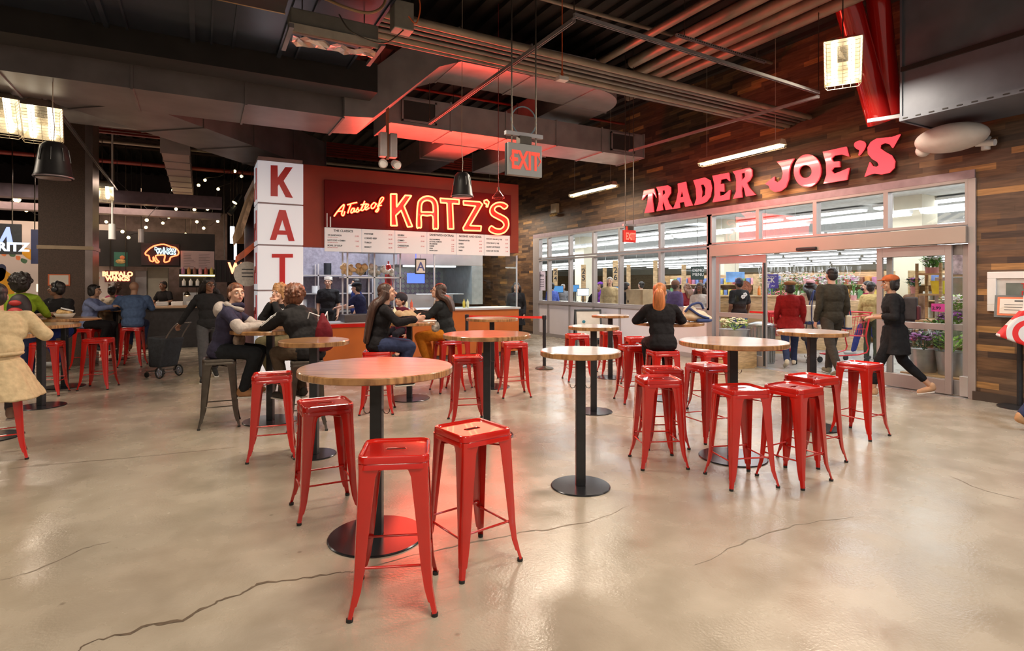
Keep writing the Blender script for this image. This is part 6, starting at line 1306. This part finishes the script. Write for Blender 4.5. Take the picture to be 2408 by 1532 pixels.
r = empty('flower_picture', (WX + 2.2, cab.y - .2, 1.725)); tag(r, 'framed pink flower picture standing on the steel cabinet', 'picture'); MB().bb((-.02, -.35, 0), (.02, .35, .5)).build('frame', CRATE, r); MB().bb((-.024, -.31, .04), (-.02, .31, .46)).build('print', M('flower_print', (.72, .55, .62), .5, 0, .5, 12), r)
# paper notice inside the first window, patch panel
c = pX(1271, 661, WX - .002); r = empty('window_notice', c); tag(r, 'lilac paper notice taped inside the leftmost shop window', 'notice'); MB().bb((.018, -.26, -.30), (.022, .26, .30)).build('paper', M('lilac_paper', (.62, .54, .66), .7, 0, .03), r)
text('Notice', .13, BLACKTXT, r, (.016, .20, .14), RW, bold=.001); [text('please have your bags ready', .035, BLACKTXT, r, (.016, .22, .03 - .07 * k), RW) for k in range(4)]
# ================================================================== right hand wall
a, b = pX(2322, 640, WX - .03), pX(2408, 735, WX - .03); r = empty('framed_poster', (WX, a.y, b.z)); tag(r, 'white framed poster on the plank wall right of the shop doors', 'poster')
zt = a.z - b.z; wd = 1.45
m = MB(); m.bb((-.045, -wd, 0), (-.0, 0, .09)); m.bb((-.045, -wd, zt - .09), (0, 0, zt)); m.bb((-.045, -.10, .09), (0, 0, zt - .09)); m.bb((-.045, -wd, .09), (0, -wd + .1, zt - .09)); m.build('frame', WHITE, r, bevel=.006)
MB().bb((-.02, -wd + .09, .08), (-.005, -.09, zt - .08)).build('mat_board', M('mat_grey', (.55, .54, .52), .6), r); MB().bb((-.024, -wd + .2, .15), (-.02, -.2, zt - .15)).build('print', M('poster_print', (.16, .19, .17), .35, 0, .35, 3), r)
text('THE\nDEPARTMENT\nIS OPEN', .10, REDTXT, r, (-.026, -.36, zt * .58), RW)
def sign_stand(px, py, label):
    p = pz(px, py); r = empty('sign_stand', (p.x, p.y, 0)); tag(r, label, 'sign stand'); MB().lathe([(0, 0), (.23, 0), (.23, .015), (.20, .025), (0, .03)], 36).build('base', BLK, r, smooth=True, edge=True); MB().cyl((0, 0, .02), (0, 0, 1.22), .03, n=16).build('pole', BLK, r, smooth=True, edge=True)
    R_ = Matrix.Rotation(-PI / 2 + .25, 3, 'Z') @ Matrix.Rotation(math.radians(-18), 3, 'X'); c = Vector((0, 0, 1.30))
    MB().box(c, (.50, .03, .30), R=R_).build('dark_frame', BLK, r); MB().box(c + R_ @ Vector((0, -.017, 0)), (.44, .006, .25), R=R_).build('orange_border', M('orange_border', (.70, .16, .05), .5), r); MB().box(c + R_ @ Vector((0, -.021, 0)), (.39, .006, .20), R=R_).build('paper', M('cream_paper2', (.72, .66, .58), .6, 0, .03), r)
    m = MB(); m.box(c + R_ @ Vector((.02, -.0255, .07)), (.14, .003, .018), R=R_)
    for k in range(3): m.box(c + R_ @ Vector((0, -.0255, .02 - .035 * k)), (.30, .003, .006), R=R_)
    m.build('printed_lines', BLACKTXT, r); return r
sign_stand(2398, 960, 'black sign stand with an orange bordered notice under the framed poster')
# person leaving at the right edge: only the trailing foot is in the frame; carrier bag hangs from the near hand
P_ = pz(2470, 1010, 0)
r, j = person('person in dark jeans and tan shoes leaving past the right edge, one foot visible', P_.x, P_.y, ff(-95), 'walk', 1.72, 'mid', ('short', 'darkbrown'), ('navyjumper', (.03, .04, .09), 'long'), ('navyjeans', (0, 0, 0)), (.42, .24, .12), vox=.013, detail=False,
    J={'kneeR': (.10, -.12, .50), 'ankleR': (.10, -.36, .16), 'toeR': (.11, -.24, .06), 'kneeL': (-.1, .2, .5), 'ankleL': (-.1, .32, .085), 'toeL': (-.1, .48, .03)})
c = pd(2418, 785, 7.12); r = empty('striped_carrier_bag', c, -YAW - .5); r.scale = (1.3, 1.1, 1.3); tag(r, 'white carrier bag with red target rings hanging on the sign stand at the right edge', 'bag')
m = MB(); m.add([(-.03, -.05, .26), (.05, -.05, .26), (.22, -.09, -.06), (.12, -.10, -.18), (-.24, -.09, -.03), (-.03, .05, .26), (.05, .05, .26), (.22, .09, -.06), (.12, .10, -.18), (-.24, .09, -.03)], [(0, 4, 3, 2, 1), (5, 6, 7, 8, 9), (0, 1, 6, 5), (1, 2, 7, 6), (2, 3, 8, 7), (3, 4, 9, 8), (4, 0, 5, 9)])
rg, rn, rb, rN, rL = nmat('target_rings'); tc = rN.new('ShaderNodeTexCoord'); vm = rN.new('ShaderNodeVectorMath'); vm.operation = 'MULTIPLY'; vm.inputs[1].default_value = (1, .15, 1); rL.new(tc.outputs['Object'], vm.inputs[0])
ln = rN.new('ShaderNodeVectorMath'); ln.operation = 'LENGTH'; rL.new(vm.outputs[0], ln.inputs[0]); mm = rN.new('ShaderNodeMath'); mm.operation = 'MODULO'; mm.inputs[1].default_value = .09; rL.new(ln.outputs['Value'], mm.inputs[0])
gt = rN.new('ShaderNodeMath'); gt.operation = 'GREATER_THAN'; gt.inputs[1].default_value = .045; rL.new(mm.outputs[0], gt.inputs[0]); mx = rN.new('ShaderNodeMix'); mx.data_type = 'RGBA'; mx.inputs[6].default_value = (.75, .02, .02, 1); mx.inputs[7].default_value = (.75, .72, .72, 1); rL.new(gt.outputs[0], mx.inputs[0]); rL.new(mx.outputs[2], rb.inputs['Base Color'])
m.build('bag_body', rg, r, bevel=.02, seg=3); MB().tube(smooth_path([(-.03, 0, .25), (-.02, 0, .38), (.04, 0, .38), (.05, 0, .25)], 4), .01, 6).build('handles', WHITE, r)
# ================================================================== small things about the tables
# sandwich board by the windows
p = pz(1382, 812, 0); r = empty('sandwich_board', (p.x, p.y, 0), -YAW + .05); tag(r, 'black framed sandwich board standing before the white shop panels', 'sandwich board')
for s_ in (1, -1):
    R_ = Matrix.Rotation(math.radians(12 * s_), 3, 'X'); c = Vector((0, -.11 * s_, .47)); m = MB()
    for a, b_ in (((-.33, 0, 0), (.05, .03, .95)), ((.33, 0, 0), (.05, .03, .95)), ((0, 0, .45), (.66, .03, .05)), ((0, 0, -.30), (.66, .03, .05))): m.box(c + R_.transposed() @ Vector(a), b_, R=R_.transposed())
    m.build('frame', BLK, r); MB().box(c + R_.transposed() @ Vector((0, 0, .075)), (.61, .012, .70), R=R_.transposed()).build('panel', M('cream_board', (.66, .60, .52), .6, 0, .06), r)
text('Thank you', .07, BLACKTXT, r, (.02, -.052, .70), (PI / 2 - .2, 0, 0)); m = MB(); m.ell((-.12, -.10, .62), (.045, .006, .04), n=12); m.build('round_logo', M('teal_logo', (.04, .22, .30), .5), r)
# striped canvas bag on the far table
p = pz(1634, 757, 1.07); r = empty('canvas_tote', (p.x, p.y, 1.07), -YAW + .3); tag(r, 'cream and navy canvas tote lying on the table of the ginger haired woman', 'bag')
m = MB(); m.ell((0, 0, .085), (.19, .12, .085), n=18); m.ell((-.08, 0, .13), (.10, .10, .10), n=14); m.ell((.13, -.02, .05), (.12, .10, .05), n=14); remesh(m.build('bag_body', M('canvas_cream', (0, 0, 0)), r, smooth=True), .012)
m = MB(); m.tube(smooth_path([(-.20, -.06, .14), (-.12, -.10, .24), (.02, -.09, .26), (.08, -.08, .18)], 5), .016, 8); m.tube(smooth_path([(-.16, -.09, .20), (-.02, -.125, .10), (.14, -.12, .05)], 5), .017, 8); m.tube(smooth_path([(.24, -.02, .02), (.12, -.12, .02), (-.05, -.13, .02)], 5), .026, 8); m.build('navy_trim', M('canvas_navy', (0, 0, 0)), r, smooth=True)
thing(MB().box((0, 0, .005), (.24, .17, .008)), 'white_tablet', WHITE, 'white sheet under the hands of the ginger haired woman', 'paper', loc=(pz(1598, 757, 1.07).x, pz(1598, 757, 1.07).y, 1.071))
# food between the women
p = pz(955, 754, 1.07); thing(remesh(lumpy((0, 0, .07), .05, 14, (.10, .06, .03)).build('brown_paper_bag', M('kraft_paper', (0, 0, 0)), smooth=True), .012), '', None, '', '') if False else None
r = empty('brown_paper_bag', (p.x, p.y, 1.071), -YAW + .3); tag(r, 'crumpled brown paper bag on the table between the two women', 'paper bag'); remesh(lumpy((0, 0, .07), .055, 14, (.13, .05, .03)).build('bag_paper', M('kraft_paper', (0, 0, 0)), r, smooth=True), .014, 1)
p = pz(1005, 757, 1.07); thing(MB().box((0, 0, .012), (.22, .15, .02), rz=.4), 'food_wrapper', WHITE, 'white paper wrapper before the woman in orange trousers', 'wrapper', loc=(p.x, p.y, 1.071), bevel=.008)
p = pz(928, 748, 1.07); thing(MB().lathe([(0, 0), (.028, 0), (.03, .12), (.01, .15), (.004, .18), (0, .18)], 14), 'squeeze_bottle', M('bottle_tone_0', (0, 0, 0)), 'pale squeeze bottle on the table of the long haired woman', 'bottle', smooth=True, loc=(p.x, p.y, 1.071))
# drink and food basket at the left
p = pz(122, 745, 1.07); r = empty('iced_drink', (p.x, p.y, 1.071)); tag(r, 'clear cup of orange drink with a straw on the left wooden table', 'drink')
MB().lathe([(0, 0), (.032, 0), (.043, .13), (.040, .13), (.030, .006), (0, .006)], 20).build('cup', GLASS, r, smooth=True); MB().lathe([(0, .007), (.029, .007), (.038, .11), (0, .11)], 20).build('liquid', M('orange_drink', (.75, .16, .02), .2), r, smooth=True); MB().cyl((.01, 0, .02), (-.045, 0, .24), .005, n=8).build('straw', WHITE, r)
MB().lathe([(.042, .128), (.046, .13), (.046, .14), (.0, .14)], 20).build('lid', WHITE, r, smooth=True)
p = pz(152, 748, 1.07); r = empty('food_basket', (p.x, p.y, 1.071), .2); tag(r, 'paper lined food basket with a folded napkin on the left wooden table', 'food basket'); MB().lathe([(0, 0), (.10, 0), (.14, .07), (.13, .07), (.09, .01), (0, .01)], 20).build('basket', M('basket_paper', (.70, .62, .52), .6), r, smooth=True); remesh(lumpy((0, 0, .08), .04, 9, (.07, .06, .015)).build('fries', M('fries', (.65, .42, .18), .6, 0, .3, 30), r, smooth=True), .012, 1); MB().box((.03, 0, .13), (.16, .10, .02), R=Matrix.Rotation(.3, 3, 'Y')).build('napkin', WHITE, r)
p = pz(165, 752, 1.07); thing(MB().lathe([(0, 0), (.19, 0), (.20, .015), (.185, .012), (0, .01)], 32), 'serving_tray', M('tray_wood', (.40, .18, .07), .4), 'round brown tray beside the food basket', 'tray', smooth=True, loc=(p.x + .2, p.y - .12, 1.071))
# trolley
def trolley(px, py):
    p = pz(px, py); r = empty('shopping_trolley', (p.x, p.y, 0), math.radians(ff(70))); tag(r, 'black two wheeled shopping trolley pulled by the woman in the leather jacket', 'shopping trolley')
    FR_ = M('trolley_frame', (.32, .28, .26), .35, .8); m = MB()
    for s_ in (1, -1): m.tube(smooth_path([(s_ * .15, .10, .10), (s_ * .15, -.02, .50), (s_ * .15, -.10, .70), (s_ * .13, -.30, .92), (s_ * .04, -.44, .95)], 5), .011, 7)
    m.tube([(-.04, -.44, .95), (.04, -.44, .95)], .014, 8); m.tube([(-.17, .02, .10), (.17, .02, .10)], .009, 6); m.tube([(-.15, .10, .12), (-.15, .36, .10), (.15, .36, .10), (.15, .10, .12)], .008, 6); m.tube([(-.16, .10, .2), (.16, .10, .2)], .008, 6); m.build('frame', FR_, r, smooth=True)
    m = MB(); m.add([(-.17, .02, .18), (.17, .02, .18), (.17, .30, .18), (-.17, .30, .18), (-.19, -.12, .68), (.19, -.12, .68), (.19, .30, .70), (-.19, .30, .70)], [(0, 3, 2, 1), (4, 5, 6, 7), (0, 1, 5, 4), (1, 2, 6, 5), (2, 3, 7, 6), (3, 0, 4, 7)]); m.build('bag', M('trolley_cloth', (.025, .028, .035), .75, 0, .3, 18, bump=.4), r, bevel=.03, seg=3)
    for s_ in (1, -1):
        w_ = MB(); w_.tube([(s_ * .185, .02 + .088 * math.cos(t), .10 + .088 * math.sin(t)) for t in [2 * PI * i / 24 for i in range(24)]], .012, 8, closed=True); o = w_.build('wheel', RUB, r, smooth=True)
        m = MB(); m.tube([(s_ * .185, .02 + .05 * math.cos(t), .10 + .05 * math.sin(t)) for t in [2 * PI * i / 18 for i in range(18)]], .01, 6, closed=True); [m.cyl((s_ * .185, .02, .10), (s_ * .185, .02 + .08 * math.cos(t), .10 + .08 * math.sin(t)), .007, n=6) for t in (0, 1.26, 2.51, 3.77, 5.03)]; m.build('wheel_hub', M('hub_blue', (.30, .33, .42), .3, .5), o)
        MB().cyl((s_ * .15 - .012, .36, .045), (s_ * .15 + .012, .36, .045), .045, n=16).build('front_wheel', RUB, r)
trolley(400, 888)
# ================================================================== food hall at the left
SY = 19.5
def S(px, py, Y=SY): return pY(px, py, Y)
def flat(name, label, cat, px0, py0, px1, py1, mat, Y=SY, th=.06, part='panel', group=None, bevel=.004, hang=False):
    a, b = S(px0, py1, Y), S(px1, py0, Y); zt = S(px0, py0, Y).z
    r = empty(name, (a.x, Y, a.z)); tag(r, label, cat, group); w_, h_ = b.x - a.x, zt - a.z; MB().bb((0, -th, 0), (w_, 0, h_)).build(part, mat, r, bevel=bevel)
    if hang:
        for x_ in (w_ * .2, w_ * .8): MB().cyl((x_, -th / 2, h_), (x_, -th / 2, 5.98 - a.z), .012, n=6).build('hanger', GUN, r)
    return r, w_, h_
# column
pc = pd(165, 700, 11.4)
r = empty('square_column', (pc.x, pc.y, 0)); tag(r, 'dark brown square column at the left with a steel clad side', 'column')
MB().bb((-.42, -.42, 0), (.30, .40, 5.98)).build('shaft', M('brown_mosaic', (.085, .05, .035), .5, .1, .35, 60), r); MB().bb((.30, -.42, 0), (.42, .40, 5.98)).build('steel_side', M('column_steel', (.26, .21, .20), .35, .7, .2, 3), r)
z = pd(150, 583, 11).z; MB().bb((-.44, -.44, z - .03), (.44, .42, z + .04)).build('metal_band', M('brass_band', (.32, .24, .16), .35, .7), r)
zz_ = pd(150, 660, 11).z; cf = empty('certificate_frame', (pc.x - .10, pc.y - .425, zz_)); tag(cf, 'orange bordered certificate on the brown column', 'certificate'); MB().bb((-.17, -.02, -.10), (.17, 0, .12)).build('frame', M('orange_border', (0, 0, 0)), cf); MB().bb((-.145, -.024, -.08), (.145, -.02, .10)).build('paper', M('cream_paper2', (0, 0, 0)), cf)
# mural wall
struct(bx((-15.9, SY + .3, 0), (S(262, 640).x, SY + .5, 3.3)), 'wall_mural', M('mural_white', (.62, .56, .54), .55, 0, .04, 2))
MY = M('mural_yellow', (.72, .36, .02), .5, 0, .06); MG = M('mural_green', (.07, .16, .09), .5); MO = M('mural_orange', (.72, .22, .08), .5); MN = M('mural_navy', (.03, .04, .10), .5)
mu = empty('painted_mural', (0, SY + .3, 0)); tag(mu, 'white mural with yellow shapes and leaves behind the left tables', 'mural')
def blob(L_, mat, nm, dy=.006): MB().prism([[S(x, y, SY + .295) - Vector((0, SY + .3, 0)) for x, y in cv(L_)]], (0, .004, 0)).build(nm, mat, mu)
blob([(-30, 650), (0, 630), (18, 640), (40, 660), (34, 690), (60, 720), (50, 745), (-30, 760)], MY, 'yellow_shape'); blob([(45, 585), (75, 588), (80, 612), (60, 605)], MY, 'yellow_shape'); blob([(70, 690), (100, 680), (112, 700), (90, 735), (70, 730)], MY, 'yellow_shape')
blob([(0, 622), (14, 628), (10, 655), (-4, 662), (-12, 640)], MN, 'navy_shape'); blob([(22, 596), (36, 597), (34, 604), (24, 603)], MG, 'leaf'); blob([(50, 608), (64, 612), (60, 620), (50, 616)], MG, 'leaf'); blob([(2, 592), (16, 594), (12, 603), (4, 600)], MO, 'leaf'); blob([(38, 602), (48, 604), (46, 612), (38, 610)], MO, 'leaf')
blob([(72, 652), (82, 656), (80, 664), (70, 662)], MY, 'dot'); blob([(208, 620), (228, 620), (230, 648), (210, 648)], MY, 'yellow_shape'); blob([(212, 650), (222, 652), (218, 658)], MG, 'leaf'); blob([(222, 656), (234, 652), (230, 662)], MO, 'leaf')
dr, w_, h_ = flat('service_door', 'pale door with a round window light set in the mural wall', 'door', 60, 638, 108, 790, M('mural_white', (0, 0, 0)), SY + .29, .04); MB().bb((w_ * .55, -.05, h_ * .68), (w_ * .85, -.04, h_ * .80)).build('lit_window', E('door_lamp', (1, .88, .62), 1.3), dr)
# hanging signs
r, w_, h_ = flat('fritz_sign', 'black sign at the left edge with a glowing blue white letter', 'sign', -60, 524, 52, 597, BLK, 16.5, .08, hang=True); r.name = 'hanging_sign'
BW = E('blue_white_glow', (.36, .45, 1), 1.5)
def on(r, L_, Y=16.5, dy=-.09): return [S(x, y, Y) - r.location + Vector((0, dy, 0)) for x, y in L_]
MB().prism([on(r, [(0, 570), (18, 535), (25, 535), (34, 577), (20, 577), (18, 556), (4, 577), (-6, 577)])], (0, .012, 0)).build('glowing_letter', BW, r)
text('RITZ', .26, E('white_glow', (.85, .9, 1), 1.3), r, on(r, [(-4, 590)])[0], RX, bold=.012)
flat('hanging_banner', 'plain dark blue banner board hanging left of the brown column', 'banner', 74, 540, 116, 621, M('navy_panel', (.012, .016, .06), .5), 16.8, hang=True)
# long black fascia of the wings stall
r, w_, h_ = flat('black_fascia', 'long black fascia board of the far wings stall', 'fascia', 205, 541, 505, 626, DARK, SY, .10, hang=True)
for x0, x1, k in ((268, 300, 0),):
    q, w_, h_ = flat('food_poster', 'green poster with a plate of food on the far black fascia', 'poster', x0, 593, x1, 627, M('poster_green', (.03, .16, .11), .5), SY - .101, .02); MB().ell((w_ * .5, -.03, h_ * .35), (w_ * .38, .012, h_ * .16), n=16).build('plate', M('poster_food', (.62, .40, .15), .6, 0, .4, 20), q, smooth=True)
    MB().ell((w_ * .62, -.03, h_ * .62), (.06, .01, .06), n=12).build('sauce_bowl', MO, q, smooth=True)
nb, w_, h_ = flat('buffalo_neon', 'orange neon outline of a buffalo with pale blue words inside', 'sign', 332, 572, 422, 624, M('neon_backing', (.03, .012, .015), .5), SY - .101, .03)
OR = E('orange_neon', (1, .13, .045), 4.5); PB = E('pale_neon', (.55, .9, 1), 2.2)
bf = [(342, 595), (352, 585), (365, 578), (385, 575), (400, 580), (412, 583), (420, 592), (418, 600), (408, 603), (401, 606), (398, 614), (389, 617), (386, 614), (388, 602), (383, 600), (366, 602), (370, 612), (374, 616), (368, 618), (360, 604), (361, 615), (353, 613), (350, 602), (344, 600)]
MB().tube(smooth_path([S(x, y, SY - .17) - nb.location for x, y in bf], 3, True), .020, 7, closed=True).build('neon_tube', OR, nb, smooth=True)
text("Dan & John's", .13, PB, nb, S(363, 588.5, SY - .16) - nb.location, RX, bold=.003, sx=.80); text('WINGS', .16, PB, nb, S(367, 598.5, SY - .16) - nb.location, RX, bold=.005, sx=.95)
q, w_, h_ = flat('buffalo_wings_sign', 'glowing orange sign reading BUFFALO WINGS over the left stall', 'sign', 247, 636, 308, 664, M('dark_red_box', (.10, .01, .01), .5), SY - .12, .08, hang=True)
for t, z_ in (('BUFFALO', .52), ('WINGS', .12)): text(t, .17, E('sign_orange_white', (1, .30, .14), 3.2), q, (w_ / 2, -.09, h_ * z_), RX, align='CENTER', bold=.01)
q, w_, h_ = flat('far_menu_board', 'pinkish wall menu board with fine print in the far stall', 'menu board', 425, 590, 504, 632, M('pink_menu', (.58, .42, .42), .6, 0, .04), SY - .11, .03); m = MB()
for c_ in range(2):
    for k in range(9): m.bb((w_ * (.08 + c_ * .45), -.033, h_ * (.1 + k * .09)), (w_ * (.08 + c_ * .45) + w_ * rnd.uniform(.2, .36), -.03, h_ * (.115 + k * .09)))
m.build('printed_lines', BLACKTXT, q)
q, w_, h_ = flat('lit_drinks_shelf', 'black drinks shelf with a glowing yellow strip in the far stall', 'shelf', 422, 634, 506, 676, DARK, SY + .1, .25); MB().bb((0, -.28, h_ * .62), (w_, -.25, h_ * .70)).build('light_strip', E('strip_yellow', (1, .66, .22), 5), q); MB().bb((0, -.38, h_ * .05), (w_, -.25, h_ * .09)).build('shelf_board', BLK, q); MB().bb((0, -.38, h_ * .70), (w_, -.25, h_ * .73)).build('shelf_board', BLK, q)
q0 = q.location
for k in range(11):
    up = k > 4; i = k - 5 if up else k; x = q0.x + w_ * ((i + .7) / (6.4 if up else 5.4)); z_ = q0.z + h_ * (.731 if up else .091)
    thing(MB().lathe([(0, 0), (.05, 0), (.05, .13), (.02, .17), (.02, .20), (0, .20)], 10), 'sauce_bottle', PM[k % 9] if up else WHITE, ('coloured bottle in the upper row of the glowing drinks shelf' if up else 'white bottle in the lower row of the glowing drinks shelf'), 'bottle', 'upper bottles of the drinks shelf' if up else 'lower bottles of the drinks shelf', smooth=True, loc=(x, q0.y - .32, z_))
q, w_, h_ = flat('wing_sign', 'orange glowing WING sign on a ribbed black wall left of the white pillar', 'sign', 505, 612, 612, 664, M('ribbed_black', (.02, .012, .015), .5), SY - 1.5, .06, hang=True)
text('WINGS', .42, E('sign_orange_white', (1, .3, .14), 3.2), q, S(537, 643, SY - 1.5) - q.location + Vector((0, -.09, 0)), RX, bold=.016, sx=.8)
m = MB(); [m.bb((k * .12, -.075, 0), (k * .12 + .04, -.06, h_)) for k in range(int(w_ / .12))]; m.build('ribs', DARK, q)
q, w_, h_ = flat('vertical_neon', 'small vertical white glowing sign hanging above the wings stall', 'sign', 541, 533, 551, 573, E('white_neon_box', (.85, .92, 1), 3), SY - 1.8, .06, hang=True); MB().bb((w_ * .9, -.05, -.45), (w_ * .9 + .07, -.01, 0)).build('lower_tube', E('white_neon_box', (0, 0, 0), 1), q); MB().bb((w_, -.06, 0), (w_ + .25, 0, h_)).build('wooden_back', M('amber_wood', (.30, .14, .05), .6), q)
# counters, back wall, hood, kitchen blocks
struct(bx((S(205, 640).x, SY + 2.2, 0), (.8, SY + 2.3, 4.0)), 'wall_stall_back', M('stall_back_tile', (.30, .22, .21), .5, 0, .3, 5))
def slab(name, label, cat, px0, px1, z0, z1, Y, dep, mat, top=None):
    a, b = S(px0, 700, Y), S(px1, 700, Y); r = empty(name, (a.x, Y, 0)); tag(r, label, cat); MB().bb((0, 0, z0), (b.x - a.x, dep, z1)).build('body', mat, r, bevel=.006)
    if top: MB().bb((-.03, -.05, z1), (b.x - a.x + .03, dep + .02, z1 + .05)).build('counter_top', top, r)
    return r
slab('stall_counter', 'dark panelled counter of the far wings stall with a pale top', 'counter', 335, 486, 0, 1.0, 16.6, .7, M('dark_counter', (.03, .028, .032), .5, 0, .3, 10), M('beige_top', (.45, .30, .20), .4))
slab('stall_counter', 'shiny dark counter behind the walking woman', 'counter', 490, 600, 0, 1.0, 17.4, .7, M('dark_counter', (0, 0, 0)), M('beige_top', (0, 0, 0)))
slab('steel_cupboard', 'grey steel cupboard behind the worker in the far stall', 'cupboard', 318, 345, 0, 2.0, SY + .6, .6, GALV); slab('white_cooler', 'pale cooler cabinet behind the worker in the far stall', 'cooler', 346, 395, 0, 2.1, SY + .7, .6, M('cooler_white', (.45, .42, .36), .5, 0, .06))
slab('stall_fryer', 'stainless fryer bank in the far stall under the drinks shelf', 'fryer', 430, 500, 0, 1.35, SY + .3, .7, STEEL)
tr0 = S(372, 715, 16.8)
for i in range(5): thing(MB().box((0, 0, .05), (.26, .34, .10)), 'food_tray', [WHITE, STEEL][i % 2], 'steel or white food tray in a row on the far stall counter', 'tray', 'trays on the far counter', loc=(tr0.x + i * .33 - .25, 16.95, 1.051), bevel=.012)
# heat lamps of the stall
for i, (px, py) in enumerate(((500, 700), (440, 690), (462, 706))):
    c = pd(px, py + (5 if i else 0), 17.2 if i else 15.5)
    if i == 0: continue
    r = empty('heat_lamp', c); tag(r, ['', 'warm heat lamp at the left of the far counter', 'warm heat lamp right of the first over the far counter'][i], 'lamp', 'heat lamps of the far stall'); MB().lathe([(.02, .12), (.05, .09), (.10, 0), (.095, 0), (.04, .085)], 18).build('shade', GUN, r, smooth=True); MB().ell((0, 0, .02), .04, n=10).build('bulb', E('heat_bulb', (1, .55, .2), 8), r, smooth=True); MB().tube([(0, 0, .12), (0, 0, 5.985 - c.z)], .006, 5).build('cord', GUN, r)
# small pendant cylinders
for i, (px, py) in enumerate(((264, 545), (332, 555))):
    c = pd(px, py, 13.5 + i * 2); r = empty('cylinder_pendant', c); tag(r, ['pale cylinder pendant hanging from a thin rod, left one', 'metal cylinder pendant hanging right of the pale one'][i], 'pendant lamp', 'cylinder pendants'); MB().cyl((0, 0, -.18), (0, 0, .18), .075, n=18).build('shade', [WHITE, GALV][i], r, smooth=True, edge=True); MB().cyl((0, 0, .18), (0, 0, 5.985 - c.z), .02 if i == 0 else .008, n=8).build('rod', WHITE if i == 0 else GUN, r)
# spotlights on a track
for i, (px, py, dx) in enumerate(((557, 468, .12), (545, 495, .05))):
    c = pd(px, py, 14); r = empty('track_spotlight', c); tag(r, ['lit spotlight pointing down left of the white pillar', 'unlit spotlight below the lit one left of the white pillar'][i], 'spotlight', 'track spotlights'); MB().cyl((.08, 0, .10), (-.05, -.05, -.10), .05, .065, 16).build('lamp_head', BLK, r, smooth=True, edge=True)
    MB().cyl((-.05, -.05, -.10), (-.054, -.052, -.106), .058, n=16).build('lens', E('spot_warm', (1, .8, .4), 7) if i == 0 else GUN, r); MB().tube([(.08, 0, .1), (.12, 0, .3), (.12, 0, 5.985 - c.z)], .009, 6).build('arm', GUN, r)
# festoon strings with bulbs
FB_ = E('festoon_bulb', (1, .72, .30), 9); rb = random.Random(3)
bulbs = [[(0, 478), (40, 469), (105, 511), (62, 495), (137, 473), (157, 520), (130, 513)], [(197, 529), (210, 525), (250, 522), (288, 545), (302, 559), (343, 535), (345, 518)], [(357, 507), (407, 448), (414, 492), (463, 471), (467, 436), (482, 424), (457, 493), (552, 403)], [(568, 415), (488, 492), (497, 509), (513, 445), (463, 522), (383, 525), (397, 511), (436, 509)], [(479, 537), (436, 551), (378, 572), (408, 563), (305, 581), (272, 583), (512, 521), (437, 440)]]
for i, L_ in enumerate(bulbs):
    r = empty('festoon_string', (0, 0, 0)); tag(r, ['string of warm bulbs at the far left beyond the column', 'string of warm bulbs just right of the brown column', 'string of warm bulbs rising towards the white pillar', 'string of warm bulbs right over the buffalo neon', 'lowest string of warm bulbs over the far fascia'][i], 'string lights', 'festoon strings')
    P = sorted([pd(x, y, 14.5 + i * .7 + (k % 3) * .4) for k, (x, y) in enumerate(L_)], key=lambda q: q.x); W = []
    for a, b_ in zip(P, P[1:]): W += [a + Vector((0, 0, .06)), (a + b_) / 2 + Vector((0, 0, -.02))]
    W += [P[-1] + Vector((0, 0, .06)), P[-1] + Vector((.6, .3, .9)) ]; W = [P[0] + Vector((-.8, 0, .9))] + W
    for q in (W[0], W[-1]): pass
    MB().tube([Vector((W[0].x, W[0].y, 5.95))] + W + [Vector((W[-1].x, W[-1].y, 5.95))], .007, 5).build('wire', DARK, r)
    for k, q in enumerate(P): MB().ell(q, .042 if (i, k) != (0, 1) else .085, n=10, k=8).build('bulb', FB_, r, smooth=True)
# extra dark steel silhouettes in the back: hanging ducts
thing(MB().bb((-12, 16.9, 3.6), (.5, 17.3, 3.9)), 'purple_beam', M('mauve_beam', (.20, .15, .19), .5, .2), 'mauve steel beam crossing over the far stalls', 'beam'); thing(MB().bb((-12, 18.2, 3.45), (.5, 18.6, 3.62)), 'pale_beam', M('pale_beam', (.34, .28, .30), .5, .2), 'pale pinkish beam farther back over the far stalls', 'beam')  # front beam in one even mauve, rear beam in one pale pink
thing(MB().cyl((-12, 12.3, 4.6), (-.9, 12.3, 4.6), .22, n=24), 'spiral_duct', GALV, 'round grey duct at the left behind the bell speaker', 'duct', smooth=True)
